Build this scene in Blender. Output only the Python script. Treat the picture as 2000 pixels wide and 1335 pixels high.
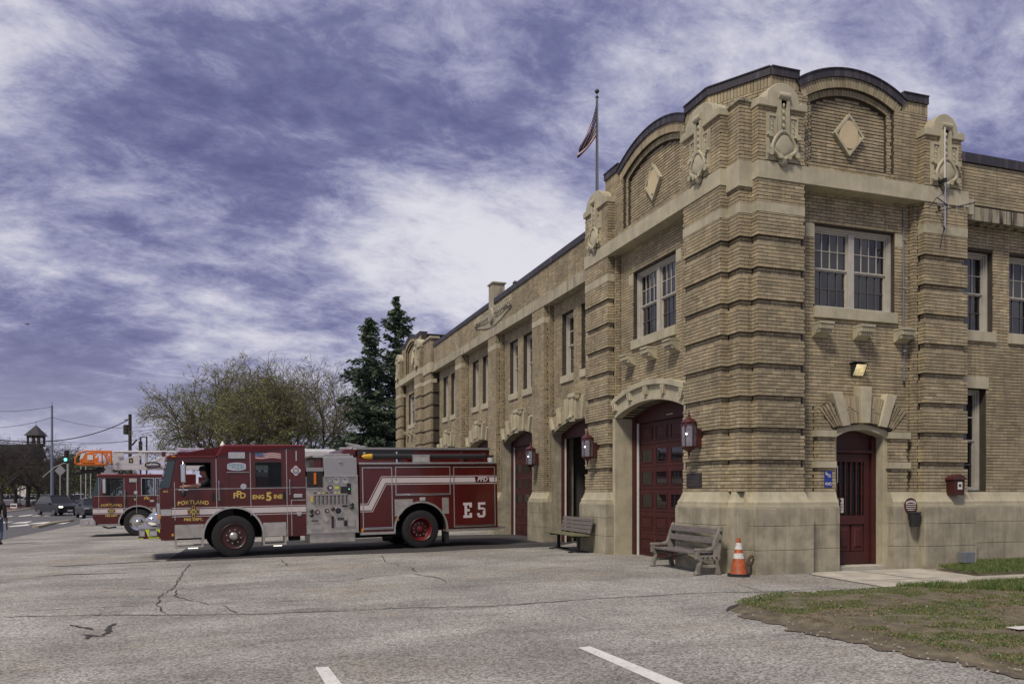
import bpy, bmesh, math, random
import numpy as np
from mathutils import Matrix, Vector, Euler
R = math.radians; PI = math.pi
random.seed(5); RNG = np.random.default_rng(5)
scn = bpy.context.scene
for o in list(bpy.data.objects): bpy.data.objects.remove(o)
# ---------------------------------------------------------------- camera
CAM = Vector((-8.982, -13.227, 1.55)); YAW = math.atan(550/1610)
cd = bpy.data.cameras.new('camera'); cam = bpy.data.objects.new('camera', cd); scn.collection.objects.link(cam)
cd.lens = 36*1610/2000; cd.shift_y = 0.1470; cd.clip_end = 3000; cd.clip_start = .05
cam.location = CAM; cam.rotation_euler = (PI/2, 0, -YAW); scn.camera = cam
# ---------------------------------------------------------------- sky + sun
SUN_EL, SUN_AZ = 52, 230      # compass angle of the sun seen from +Y, clockwise
w = bpy.data.worlds.new('World'); scn.world = w; w.use_nodes = True
def world():
    nt = w.node_tree; N = nt.nodes; L = nt.links
    for n in list(N): N.remove(n)
    def nd(t, **k):
        n = N.new(t)
        for a, b in k.items():
            if a in n.inputs.keys(): n.inputs[a].default_value = b
            else: setattr(n, a, b)
        return n
    def mth(op, a, b=None, c=None):
        n = N.new('ShaderNodeMath'); n.operation = op
        for i, v in enumerate((a, b, c)):
            if v is None: continue
            if isinstance(v, (int, float)): n.inputs[i].default_value = v
            else: L.new(v, n.inputs[i])
        return n.outputs[0]
    tc = nd('ShaderNodeTexCoord'); sp = nd('ShaderNodeSeparateXYZ'); L.new(tc.outputs['Generated'], sp.inputs[0])
    z = mth('MAXIMUM', sp.outputs[2], 0.0); den = mth('ADD', z, 0.30)
    cb = nd('ShaderNodeCombineXYZ')
    L.new(mth('DIVIDE', sp.outputs[0], den), cb.inputs[0]); L.new(mth('DIVIDE', sp.outputs[1], den), cb.inputs[1])
    mp = nd('ShaderNodeMapping'); mp.inputs['Rotation'].default_value = (0, 0, R(-38)); mp.inputs['Scale'].default_value = (1.0, 1.35, 1)
    mp.inputs['Location'].default_value = SKYLOC; L.new(cb.outputs[0], mp.inputs[0])
    def noise(sc, det, ro, dist, vec):
        n = nd('ShaderNodeTexNoise'); n.inputs['Scale'].default_value = sc; n.inputs['Detail'].default_value = det
        n.inputs['Roughness'].default_value = ro; n.inputs['Distortion'].default_value = dist; L.new(vec, n.inputs['Vector']); return n.outputs[0]
    big = noise(.62, 2, .5, .3, mp.outputs[0]); mid = noise(1.6, 12, .62, .30, mp.outputs[0]); fine = noise(7.5, 9, .70, .30, mp.outputs[0])
    s = mth('ADD', mth('MULTIPLY', big, .90), mth('ADD', mth('MULTIPLY', mid, .95), mth('MULTIPLY', fine, .52)))
    cr = nd('ShaderNodeValToRGB'); L.new(s, cr.inputs[0]); e = cr.color_ramp
    e.elements[0].position = .86; e.elements[0].color = (.0, .0, .0, 1); e.elements[1].position = 1.0; e.elements[1].color = (1, 1, 1, 1)
    mr = nd('ShaderNodeMapRange'); L.new(s, mr.inputs[0]); mr.inputs[1].default_value = .87; mr.inputs[2].default_value = 1.42; mr.interpolation_type = 'SMOOTHSTEP'
    sky = nd('ShaderNodeTexSky', sky_type='NISHITA'); sky.sun_disc = False; sky.sun_elevation = R(SUN_EL); sky.sun_rotation = R(SUN_AZ)
    sc = nd('ShaderNodeMixRGB', blend_type='MULTIPLY'); sc.inputs[0].default_value = 1; L.new(sky.outputs[0], sc.inputs[1]); sc.inputs[2].default_value = (.075, .048, .060, 1)
    cl = nd('ShaderNodeValToRGB'); L.new(mr.outputs[0], cl.inputs[0]); k = cl.color_ramp
    k.elements[0].position = 0; k.elements[0].color = (.110, .118, .262, 1); k.elements[1].position = 1; k.elements[1].color = (.82, .815, .88, 1)
    for p, c in ((.26, (.195, .205, .375)), (.50, (.36, .37, .54)), (.76, (.60, .60, .72))):
        q = k.elements.new(p); q.color = (*c, 1)
    mix = nd('ShaderNodeMixRGB'); mix.inputs[0].default_value = .88; L.new(sc.outputs[0], mix.inputs[1]); L.new(cl.outputs[0], mix.inputs[2])
    hz = nd('ShaderNodeMapRange'); L.new(sp.outputs[2], hz.inputs[0]); hz.inputs[1].default_value = .0; hz.inputs[2].default_value = .20; hz.inputs[3].default_value = .72; hz.inputs[4].default_value = 0; hz.interpolation_type = 'SMOOTHSTEP'
    m2 = nd('ShaderNodeMixRGB'); L.new(hz.outputs[0], m2.inputs[0]); L.new(mix.outputs[0], m2.inputs[1]); m2.inputs[2].default_value = (.47, .47, .60, 1)
    bg = nd('ShaderNodeBackground'); L.new(m2.outputs[0], bg.inputs[0]); bg.inputs[1].default_value = SKYSTR
    out = nd('ShaderNodeOutputWorld'); L.new(bg.outputs[0], out.inputs[0])
SKYLOC = (2.77, 2.71, 0); SKYSTR = .97
world()
sd = bpy.data.lights.new('sun', 'SUN'); sd.energy = 3.3; sd.angle = R(11); sd.color = (1, .90, .76)
sun = bpy.data.objects.new('sun', sd); scn.collection.objects.link(sun)
_az = R(SUN_AZ); _el = R(SUN_EL)
SDIR = Vector((math.sin(_az)*math.cos(_el), math.cos(_az)*math.cos(_el), math.sin(_el)))
sun.rotation_euler = SDIR.to_track_quat('Z', 'Y').to_euler(); sun.location = (0, 0, 60)
vs = scn.view_settings; vs.view_transform = 'Standard'; vs.look = 'None'; vs.exposure = .02; vs.gamma = 1; vs.use_curve_mapping = False
# ---------------------------------------------------------------- helpers
COL = scn.collection
def tag(o, label=None, cat=None, group=None, kind=None):
    if label: o['label'] = label
    if cat: o['category'] = cat
    if group: o['group'] = group
    if kind: o['kind'] = kind
    return o
def thing(name, label, cat, loc=(0, 0, 0), rotz=0, group=None):
    o = bpy.data.objects.new(name, None); COL.objects.link(o); o.empty_display_size = .2
    o.location = loc; o.rotation_euler = (0, 0, rotz); return tag(o, label, cat, group)
def children(o): return [c for c in bpy.data.objects if c.parent == o]
def copy_tree(o, parent=None):
    c = o.copy(); COL.objects.link(c); c.parent = parent
    for ch in list(o.children): copy_tree(ch, c)
    return c
class MB:
    def __init__(s): s.v = []; s.f = []
    def add(s, vs, fs):
        b = len(s.v); s.v += [tuple(p) for p in vs]; s.f += [tuple(b+i for i in f) for f in fs]; return s
    def box(s, x0, x1, y0, y1, z0, z1, M=None):
        vs = [(x, y, z) for z in (z0, z1) for y in (y0, y1) for x in (x0, x1)]
        if M: vs = [M(*p) if callable(M) else M @ Vector(p) for p in vs]
        return s.add(vs, [(0, 2, 3, 1), (4, 5, 7, 6), (0, 1, 5, 4), (2, 6, 7, 3), (0, 4, 6, 2), (1, 3, 7, 5)])
    def hexa(s, pts):   # 8 points: bottom 4 ccw, top 4 ccw
        return s.add(pts, [(0, 3, 2, 1), (4, 5, 6, 7), (0, 1, 5, 4), (1, 2, 6, 5), (2, 3, 7, 6), (3, 0, 4, 7)])
    def prism(s, poly, fn, d0, d1):   # poly of (a,b) -> fn(a,b,d)
        n = len(poly); vs = [fn(a, b, d0) for a, b in poly] + [fn(a, b, d1) for a, b in poly]
        fs = [tuple(range(n))[::-1], tuple(range(n, 2*n))] + [(i, (i+1) % n, n+(i+1) % n, n+i) for i in range(n)]
        return s.add(vs, fs)
    def frustum(s, p0, p1, fn, d0, d1):   # two same-length polys at two depths
        n = len(p0); vs = [fn(a, b, d0) for a, b in p0] + [fn(a, b, d1) for a, b in p1]
        return s.add(vs, [tuple(range(n))[::-1], tuple(range(n, 2*n))] + [(i, (i+1) % n, n+(i+1) % n, n+i) for i in range(n)])
    def cyl(s, p0, p1, r0, r1=None, n=10, cap=True):
        r1 = r0 if r1 is None else r1
        p0 = Vector(p0); p1 = Vector(p1); d = (p1-p0).normalized(); a = d.orthogonal().normalized(); b = d.cross(a)
        vs = []
        for p, r in ((p0, r0), (p1, r1)):
            vs += [p+(a*math.cos(2*PI*i/n)+b*math.sin(2*PI*i/n))*r for i in range(n)]
        fs = [(i, (i+1) % n, n+(i+1) % n, n+i) for i in range(n)]
        if cap: fs += [tuple(range(n))[::-1], tuple(range(n, 2*n))]
        return s.add(vs, fs)
    def tube(s, path, r, n=6, cap=True):
        P = [Vector(p) for p in path]; rs = r if isinstance(r, (list, tuple)) else [r]*len(P)
        vs = []; a = None
        for i, p in enumerate(P):
            d = (P[min(i+1, len(P)-1)]-P[max(i-1, 0)]).normalized()
            if a is None: a = d.orthogonal().normalized()
            else:
                a = (a-d*a.dot(d)); a = a.normalized() if a.length > 1e-6 else d.orthogonal().normalized()
            b = d.cross(a); vs += [p+(a*math.cos(2*PI*k/n)+b*math.sin(2*PI*k/n))*rs[i] for k in range(n)]
        fs = [(i*n+k, i*n+(k+1) % n, (i+1)*n+(k+1) % n, (i+1)*n+k) for i in range(len(P)-1) for k in range(n)]
        if cap: fs += [tuple(range(n))[::-1], tuple(range((len(P)-1)*n, len(P)*n))]
        return s.add(vs, fs)
    def lathe(s, prof, n=16, fn=None, cap=True):   # prof list of (r,h); fn(x,y,h)
        fn = fn or (lambda x, y, h: (x, y, h)); vs = []
        for r, h in prof: vs += [fn(r*math.cos(2*PI*k/n), r*math.sin(2*PI*k/n), h) for k in range(n)]
        m = len(prof); fs = [(i*n+k, i*n+(k+1) % n, (i+1)*n+(k+1) % n, (i+1)*n+k) for i in range(m-1) for k in range(n)]
        if cap: fs += [tuple(range(n))[::-1], tuple(range((m-1)*n, m*n))]
        return s.add(vs, fs)
    def ball(s, c, rx, ry=None, rz=None, n=10, m=6):
        ry = ry or rx; rz = rz or rx; c = Vector(c)
        prof = [(math.sin(PI*i/m), -math.cos(PI*i/m)) for i in range(m+1)]; prof[0] = (.02, -1); prof[-1] = (.02, 1)
        return s.lathe(prof, n, lambda x, y, h: (c.x+x*rx, c.y+y*ry, c.z+h*rz))
    def ring(s, fn, ac, zc, r0, r1, t0, t1, d0, d1, n=12):   # arch sector, angles from vertical
        out = [(ac+r1*math.sin(t0+(t1-t0)*i/n), zc+r1*math.cos(t0+(t1-t0)*i/n)) for i in range(n+1)]
        inn = [(ac+r0*math.sin(t0+(t1-t0)*i/n), zc+r0*math.cos(t0+(t1-t0)*i/n)) for i in range(n+1)]
        for i in range(n):
            q = [inn[i], inn[i+1], out[i+1], out[i]]
            vs = [fn(a, b, d0) for a, b in q]+[fn(a, b, d1) for a, b in q]
            fs = [(3, 2, 1, 0), (4, 5, 6, 7), (0, 1, 5, 4), (2, 3, 7, 6)]
            if i == 0: fs.append((3, 0, 4, 7))
            if i == n-1: fs.append((1, 2, 6, 5))
            s.add(vs, fs)
        return s
    def build(s, name, mat, parent=None, smooth=False, bevel=0, recalc=True, loc=None):
        me = bpy.data.meshes.new(name); me.from_pydata([tuple(p) for p in s.v], [], s.f)
        if recalc:
            bm = bmesh.new(); bm.from_mesh(me); bmesh.ops.remove_doubles(bm, verts=bm.verts, dist=1e-5)
            bmesh.ops.recalc_face_normals(bm, faces=bm.faces); bm.to_mesh(me); bm.free()
        if mat is not None: me.materials.append(mat)
        if smooth:
            me.polygons.foreach_set('use_smooth', [True]*len(me.polygons))
            if smooth != 'all': me.set_sharp_from_angle(angle=R(40))
        o = bpy.data.objects.new(name, me); COL.objects.link(o)
        if parent is not None: o.parent = parent
        if loc is not None: o.location = loc
        if bevel:
            b = o.modifiers.new('bevel', 'BEVEL'); b.width = bevel; b.segments = 2; b.limit_method = 'ANGLE'; b.angle_limit = R(35)
        return o
def inst(src, parent, M=None, name=None):
    o = bpy.data.objects.new(name or src.name.split('.')[0], src.data); COL.objects.link(o); o.parent = parent
    if M is not None: o.matrix_local = M
    for md in src.modifiers:
        b = o.modifiers.new(md.name, md.type)
        if md.type == 'BEVEL': b.width = md.width; b.segments = md.segments; b.limit_method = 'ANGLE'; b.angle_limit = md.angle_limit
    return o
def text_mb(txt, size, fn, d0=0.0, depth=.003, bold=0., arch=0., shear=0., space=1., align='CENTER', sx=1.):
    cu = bpy.data.curves.new('t', 'FONT'); cu.body = txt; cu.size = size; cu.align_x = align; cu.align_y = 'CENTER'
    cu.offset = bold; cu.shear = shear; cu.space_character = space; cu.resolution_u = 3; cu.fill_mode = 'FRONT'; cu.extrude = 0
    ob = bpy.data.objects.new('t', cu); COL.objects.link(ob)
    dg = bpy.context.evaluated_depsgraph_get(); me = bpy.data.meshes.new_from_object(ob.evaluated_get(dg))
    mb = MB(); bm = bmesh.new(); bm.from_mesh(me); bmesh.ops.triangulate(bm, faces=bm.faces)
    g = bmesh.ops.extrude_face_region(bm, geom=bm.faces[:]); 
    for e in g['geom']:
        if isinstance(e, bmesh.types.BMVert): e.co.z += depth
    bm.verts.ensure_lookup_table(); bm.verts.index_update()
    mb.add([fn(p.co.x*sx, p.co.y-arch*(p.co.x*sx)**2, d0+p.co.z) for p in bm.verts], [[v.index for v in f.verts] for f in bm.faces])
    bm.free(); bpy.data.objects.remove(ob); bpy.data.curves.remove(cu); bpy.data.meshes.remove(me)
    return mb
# ---------------------------------------------------------------- materials
MATS = {}
def mat(name, col, rough=.6, metal=0., spec=.5, var=.0, vscale=3., bump=0., bscale=60., col2=None, coat=0., streak=0., emit=None, estr=0., attr=None, dirt=0., dirtcol=(.05, .045, .04), trans=0., alpha=1., sth=(.5, .72), stretch=None, fac=(.38, .62)):
    if name in MATS: return MATS[name]
    m = bpy.data.materials.new(name); m.use_nodes = True; nt = m.node_tree; N = nt.nodes; L = nt.links; b = N['Principled BSDF']; MATS[name] = m
    b.inputs['Roughness'].default_value = rough; b.inputs['Metallic'].default_value = metal; b.inputs['Specular IOR Level'].default_value = spec
    b.inputs['Base Color'].default_value = (*col, 1); b.inputs['Coat Weight'].default_value = coat; b.inputs['Coat Roughness'].default_value = .05
    if name == 'window_glass': b.inputs['IOR'].default_value = 1.68
    if trans: b.inputs['Transmission Weight'].default_value = trans
    if alpha < 1: b.inputs['Alpha'].default_value = alpha
    if emit: b.inputs['Emission Color'].default_value = (*emit, 1); b.inputs['Emission Strength'].default_value = estr
    cur = None
    def noise(sc, det=4, ro=.6, st=None):
        g = N.new('ShaderNodeNewGeometry'); n = N.new('ShaderNodeTexNoise'); n.inputs['Scale'].default_value = sc; n.inputs['Detail'].default_value = det; n.inputs['Roughness'].default_value = ro
        if st:
            mp = N.new('ShaderNodeMapping'); mp.inputs['Scale'].default_value = st; L.new(g.outputs['Position'], mp.inputs[0]); L.new(mp.outputs[0], n.inputs['Vector'])
        else: L.new(g.outputs['Position'], n.inputs['Vector'])
        return n
    def mrange(sock, a, c, lo, hi):
        r = N.new('ShaderNodeMapRange'); L.new(sock, r.inputs[0]); r.inputs[1].default_value = a; r.inputs[2].default_value = c; r.inputs[3].default_value = lo; r.inputs[4].default_value = hi; return r.outputs[0]
    def mix(fac, A, B, bt='MIX'):
        x = N.new('ShaderNodeMixRGB'); x.blend_type = bt
        for i, q in ((0, fac), (1, A), (2, B)):
            if isinstance(q, (int, float)): x.inputs[i].default_value = q
            elif isinstance(q, tuple): x.inputs[i].default_value = (*q, 1)
            else: L.new(q, x.inputs[i])
        return x.outputs[0]
    if attr:
        a = N.new('ShaderNodeAttribute'); a.attribute_name = attr; cur = mix(1., tuple(col), a.outputs['Color'], 'MULTIPLY')
    if var or col2:
        n = noise(vscale, 5, .62, stretch)
        c2 = col2 or tuple(c*(1-var) for c in col)
        base = cur if cur is not None else tuple(col)
        f = mrange(n.outputs[0], fac[0], fac[1], 0, 1)
        if col2 or not attr: cur = mix(f, base, c2)
        else: cur = mix(f, base, mix(1., base, (1-var,)*3, 'MULTIPLY'))
    if streak:
        n = noise(1., 5, .6, (9, 9, .7)); cur = mix(mrange(n.outputs[0], sth[0], sth[1], 0, streak), cur if cur is not None else tuple(col), dirtcol)
    if dirt:
        n = noise(1.3, 6, .7); cur = mix(mrange(n.outputs[0], .48, .72, 0, dirt), cur if cur is not None else tuple(col), dirtcol)
    if cur is not None: L.new(cur, b.inputs['Base Color'])
    if bump:
        n = noise(bscale, 3, .6); bp = N.new('ShaderNodeBump'); bp.inputs['Strength'].default_value = bump; bp.inputs['Distance'].default_value = .01
        L.new(n.outputs[0], bp.inputs['Height']); L.new(bp.outputs[0], b.inputs['Normal'])
    return m
M = {}
M['brick'] = mat('brick', (.375, .315, .200), .85, attr='tone', var=.30, vscale=.9, bump=.35, bscale=140, streak=.5, sth=(.48, .70), dirt=.4, dirtcol=(.13, .105, .075))
M['mortar'] = mat('mortar', (.058, .048, .036), .95, var=.3, vscale=4)
M['stone'] = mat('stone', (.43, .395, .28), .8, var=.22, vscale=2.2, bump=.25, bscale=70, streak=.25, dirt=.25, dirtcol=(.16, .14, .105))
M['stonedirty'] = mat('stonedirty', (.36, .33, .242), .85, var=.3, vscale=2.5, bump=.4, bscale=60, streak=.55, dirt=.5, dirtcol=(.12, .105, .08))
M['stonestain'] = mat('stonestain', (.38, .345, .25), .85, var=.25, vscale=2.2, bump=.3, bscale=60, streak=.85, dirtcol=(.05, .042, .035))
M['stonesoot'] = mat('stonesoot', (.33, .30, .22), .9, var=.25, vscale=2.2, bump=.3, bscale=60, streak=1., sth=(.46, .60), dirtcol=(.022, .018, .018))
M['coping'] = mat('coping', (.030, .027, .034), .55, spec=.4, streak=.6, dirtcol=(.12, .11, .12), bump=.2, bscale=20)
M['red'] = mat('red_paint', (.076, .0042, .0028), .26, coat=.35, var=.25, vscale=1.4)
M['doorred'] = mat('door_red', (.054, .0065, .0056), .6, dirt=.35, dirtcol=(.02, .006, .006), var=.3, vscale=3, bump=.1, bscale=30)
M['frame'] = mat('frame_paint', (.43, .41, .355), .6, var=.15, vscale=5)
M['glass'] = mat('window_glass', (.010, .010, .013), .04, spec=.5, var=.5, vscale=2)
M['white'] = mat('white_paint', (.62, .60, .57), .45, var=.1, vscale=3)
M['black'] = mat('black_rubber', (.014, .014, .015), .7)
M['blackm'] = mat('black_metal', (.018, .018, .02), .45)
M['steel'] = mat('steel', (.58, .56, .52), .32, metal=.85, var=.2, vscale=8)
M['chrome'] = mat('chrome', (.60, .60, .61), .12, metal=1)
M['gold'] = mat('gold_leaf', (.58, .42, .11), .45, var=.15, vscale=20)
M['stripe'] = mat('stripe_tape', (.52, .47, .47), .4)
# ================================================================ GROUND
def sst(a, b, x): t = min(1, max(0, (x-a)/(b-a))); return t*t*(3-2*t)
def gz(x, y):
    return -.018*min(max(-2.55-x, 0), 13.5) - .11*sst(25, 60, y)*sst(-8, -16, x)
def asphalt(name, c1, c2, speck, stain=.5, warm=(.16, .135, .10), gloss=.9):
    m = bpy.data.materials.new(name); m.use_nodes = True; nt = m.node_tree; N = nt.nodes; L = nt.links; b = N['Principled BSDF']; b.inputs['Roughness'].default_value = gloss; b.inputs['Specular IOR Level'].default_value = .3
    g = N.new('ShaderNodeNewGeometry')
    def noise(sc, det, ro, st=None):
        n = N.new('ShaderNodeTexNoise'); n.inputs['Scale'].default_value = sc; n.inputs['Detail'].default_value = det; n.inputs['Roughness'].default_value = ro
        if st:
            mp = N.new('ShaderNodeMapping'); mp.inputs['Scale'].default_value = st[:3]; mp.inputs['Rotation'].default_value = (0, 0, st[3]); L.new(g.outputs['Position'], mp.inputs[0]); L.new(mp.outputs[0], n.inputs['Vector'])
        else: L.new(g.outputs['Position'], n.inputs['Vector'])
        return n.outputs[0]
    def mr(s, a, c, lo, hi):
        r = N.new('ShaderNodeMapRange'); L.new(s, r.inputs[0]); r.inputs[1].default_value = a; r.inputs[2].default_value = c; r.inputs[3].default_value = lo; r.inputs[4].default_value = hi; return r.outputs[0]
    def mix(f, A, B, bt='MIX'):
        x = N.new('ShaderNodeMixRGB'); x.blend_type = bt
        for i, q in ((0, f), (1, A), (2, B)):
            if isinstance(q, float): x.inputs[i].default_value = q
            elif isinstance(q, tuple): x.inputs[i].default_value = (*q, 1)
            else: L.new(q, x.inputs[i])
        return x.outputs[0]
    c = mix(mr(noise(.45, 5, .6), .35, .65, 0, 1), c1, c2)
    c = mix(mr(noise(.9, 6, .7, (.5, 1.6, 1, .1)), .49, .68, 0, stain), c, tuple(q*.45 for q in c1))
    c = mix(mr(noise(.33, 5, .65), .5, .75, 0, .55), c, warm)
    v = N.new('ShaderNodeTexVoronoi'); v.inputs['Scale'].default_value = 50; L.new(g.outputs['Position'], v.inputs['Vector'])
    sx = N.new('ShaderNodeSeparateColor'); L.new(v.outputs['Color'], sx.inputs[0])
    c = mix(1., c, mix(mr(sx.outputs[0], 0., 1., 0, 1), (1-speck,)*3, (1+speck*.9,)*3), 'MULTIPLY')
    c = mix(1., c, mix(mr(noise(130, 3, .7), .3, .7, 0, 1), (.72,)*3, (1.25,)*3), 'MULTIPLY')
    L.new(c, b.inputs['Base Color'])
    bp = N.new('ShaderNodeBump'); bp.inputs['Strength'].default_value = .55; bp.inputs['Distance'].default_value = .012; L.new(sx.outputs[1], bp.inputs['Height']); L.new(bp.outputs[0], b.inputs['Normal'])
    return m
M['asphalt'] = asphalt('asphalt_old', (.345, .335, .305), (.20, .192, .176), .58, .78, (.27, .225, .165))
M['asphalt2'] = asphalt('asphalt_fresh', (.042, .040, .042), (.060, .057, .056), .35, .5, (.06, .058, .056))
M['road'] = asphalt('road_asphalt', (.115, .115, .125), (.095, .095, .10), .3, .4, (.11, .10, .09))
M['concrete'] = mat('concrete', (.46, .43, .36), .9, var=.3, vscale=2., bump=.2, bscale=90, dirt=.35, dirtcol=(.17, .155, .13))
M['paint'] = mat('road_paint', (.62, .61, .58), .75, col2=(.36, .345, .32), vscale=26, fac=(.5, .72), bump=.4, bscale=90, dirt=.4, dirtcol=(.34, .32, .29))
M['soil'] = mat('lawn_soil', (.085, .072, .045), .95, col2=(.155, .132, .085), vscale=6, bump=1., bscale=45, dirt=.6, dirtcol=(.055, .043, .03))
M['grass'] = mat('grass_blades', (.062, .115, .022), .6, col2=(.13, .145, .042), vscale=5)
M['drygrass'] = mat('dry_thatch', (.25, .20, .115), .85, col2=(.12, .095, .055), vscale=9)
M['crack'] = mat('crack_tar', (.035, .033, .032), .9)
def sheet(name, xs, ys, dz, m, zf=gz):
    nx, ny = len(xs), len(ys); me = bpy.data.meshes.new(name)
    me.from_pydata([(x, y, zf(x, y)+dz) for y in ys for x in xs], [], [(j*nx+i, j*nx+i+1, (j+1)*nx+i+1, (j+1)*nx+i) for j in range(ny-1) for i in range(nx-1)])
    me.materials.append(m); o = bpy.data.objects.new(name, me); COL.objects.link(o); return tag(o, kind='structure')
XS = [-1500, -600, -250, -120, -70, -45, -32, -26, -22, -19, -16.05, -14, -12, -10, -8, -6, -4, -2.55, -1, 1, 5, 15, 40, 100, 300, 900, 1500]
YS = [-400, -120, -50, -30, -20, -12, -6, 0, 6, 12, 18, 25, 29, 33, 37, 41, 45, 49, 53, 57, 60, 75, 100, 140, 220, 400, 800, 1800]
sheet('ground', XS, YS, 0, M['asphalt'])
sheet('road', [-60, -45, -32, -26, -22, -19, -17.2], [18, 25, 29, 33, 37, 41, 45, 49, 53, 57, 60, 75, 100, 140, 220, 400], .004, M['road'])
def ground_poly(name, pts, dz, m, kind='structure', parent=None, sub=None):
    bm = bmesh.new(); vs = [bm.verts.new((x, y, 0)) for x, y in pts]; f = bm.faces.new(vs)
    bmesh.ops.triangulate(bm, faces=[f])
    for _ in range(sub or 0): bmesh.ops.subdivide_edges(bm, edges=bm.edges[:], cuts=1, use_grid_fill=True)
    for v in bm.verts: v.co.z = gz(v.co.x, v.co.y)+dz
    bmesh.ops.recalc_face_normals(bm, faces=bm.faces)
    me = bpy.data.meshes.new(name); bm.to_mesh(me); bm.free(); me.materials.append(m)
    o = bpy.data.objects.new(name, me); COL.objects.link(o); o.parent = parent
    if kind: o['kind'] = kind
    return o
# pixel -> ground, used once to take positions off the survey of the photograph
_F = Vector((math.sin(YAW), math.cos(YAW), 0)); _R = Vector((math.cos(YAW), -math.sin(YAW), 0))
def P(u, v, z=None):
    r = _F*1610+_R*(u-1000)+Vector((0, 0, 962-v)); zz = -.1 if z is None else z
    for _ in range(4):
        q = CAM+r*((zz-CAM.z)/r.z)
        if z is None: zz = gz(q.x, q.y)
    return q
def PD(u, v, D): return CAM+(_F*1610+_R*(u-1000)+Vector((0, 0, 962-v)))*(D/1610)
def at(u, D): q = PD(u, 962, D); return Vector((q.x, q.y, gz(q.x, q.y)))
def pxy(pts): return [tuple(P(u, v).xy) for u, v in pts]
# dark resurfaced strip in front of the bays
ground_poly('asphalt_patch', pxy([(322, 1096), (560, 1087), (830, 1078), (1085, 1067), (1120, 1060), (1125, 1048), (985, 1043), (700, 1052), (380, 1062)]), .009, M['asphalt2'], sub=4)
ground_poly('path', [(1.37, -.40), (1.6, -.02), (4.3, -.02), (4.2, -.6), (4.05, -1.62), (20, -1.7), (20, -2.85), (2.6, -2.8), (1.1, -2.8)], .012, M['concrete'])
jt = [((1.25, -1.6), (4.05, -1.62)), ((2.7, -.1), (2.65, -1.6)), ((2.6, -1.65), (2.55, -2.78)), ((4.1, -1.66), (4.05, -2.78)), ((5.6, -1.68), (5.6, -2.8)), ((7.1, -1.7), (7.1, -2.8))]
def ribbon(mb, pts, w0, dz):
    P3 = [Vector((x, y, 0)) for x, y in pts]; L_ = []; R_ = []
    for i, p in enumerate(P3):
        d = (P3[min(i+1, len(P3)-1)]-P3[max(i-1, 0)]).normalized(); n = Vector((-d.y, d.x, 0)); wd = w0*(.45+.9*random.random())*(.35 if i in (0, len(P3)-1) else 1)
        for S, sg in ((L_, 1), (R_, -1)):
            q = p+n*sg*wd/2; S.append((q.x, q.y, gz(q.x, q.y)+dz))
    n = len(P3); mb.add(L_+R_, [(i, i+1, n+i+1, n+i) for i in range(n-1)])
def jag(pts, step=.16, amp=.035):
    out = [pts[0]]
    for a, b in zip(pts, pts[1:]):
        d = math.dist(a, b); k = max(1, int(d/step))
        for i in range(1, k+1):
            t = i/k; nx, ny = -(b[1]-a[1])/d, (b[0]-a[0])/d; j = random.uniform(-amp, amp) if i < k else 0
            out.append((a[0]+(b[0]-a[0])*t+nx*j, a[1]+(b[1]-a[1])*t+ny*j))
    return out
mb = MB()
for a, b in jt: ribbon(mb, jag([a, b], .2, .012), .022, .016)
mb.build('path_joint', M['crack'], recalc=False)['kind'] = 'structure'
CR = [[(0, 1205), (150, 1202), (340, 1201), (480, 1200), (620, 1195), (700, 1192), (800, 1187), (960, 1184), (1080, 1176), (1180, 1168), (1290, 1163), (1400, 1157), (1510, 1156), (1560, 1152)],
      [(372, 1102), (362, 1115), (352, 1128), (345, 1142), (335, 1152), (312, 1165), (305, 1180), (318, 1196), (330, 1201)],
      [(0, 1150), (100, 1140), (150, 1133), (250, 1131)], [(190, 1148), (330, 1152), (420, 1146), (560, 1139), (700, 1133)],
      [(345, 1152), (345, 1165), (405, 1180), (520, 1176), (640, 1170)], [(0, 1195), (120, 1190), (290, 1182)], [(435, 1182), (465, 1198)],
      [(745, 1086), (752, 1097), (780, 1102), (778, 1106), (805, 1109), (812, 1116), (835, 1114)], [(600, 1137), (690, 1134), (720, 1127), (805, 1120), (835, 1125), (858, 1128), (985, 1122), (1095, 1116)],
      [(806, 1120), (860, 1130), (870, 1137), (1010, 1132), (1120, 1126)],
      [(640, 1187), (560, 1191)], [(1440, 1142), (1490, 1156), (1640, 1148)], [(550, 1092), (556, 1100), (562, 1105)], [(120, 1204), (190, 1202), (200, 1197)]]
mb = MB()
for i, c in enumerate(CR):
    ribbon(mb, jag(pxy(c), .17, .04), .030 if i in (0,) else .020, .009)
mb.build('pavement_crack', M['crack'], recalc=False)['kind'] = 'structure'
mb = MB()
for c in ([(138, 1221), (150, 1224), (165, 1226), (182, 1230)], [(156, 1240), (178, 1242), (198, 1243), (210, 1235), (214, 1224), (228, 1218)], [(178, 1242), (170, 1248)]): ribbon(mb, jag(pxy(c), .05, .022), .05, .010)
for c in ([(90, 1107), (180, 1103), (320, 1095.5)], [(60, 1063), (120, 1060), (190, 1059)], [(60, 1127), (130, 1122), (250, 1119)]): ribbon(mb, jag(pxy(c), .25, .03), .10, .008)
mb.build('tar_mark', M['crack'], recalc=False)['kind'] = 'structure'
M['mud'] = mat('dark_mud', (.075, .058, .041), .95, col2=(.13, .105, .072), vscale=6, bump=1., bscale=40)
mb = MB(); ribbon(mb, jag(pxy([(1420, 1194), (1436, 1184), (1470, 1172), (1520, 1163), (1580, 1159), (1650, 1157)]), .12, .03), .07, .012); mb.build('pavement_crack', M['crack'], recalc=False)['kind'] = 'structure'
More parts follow.
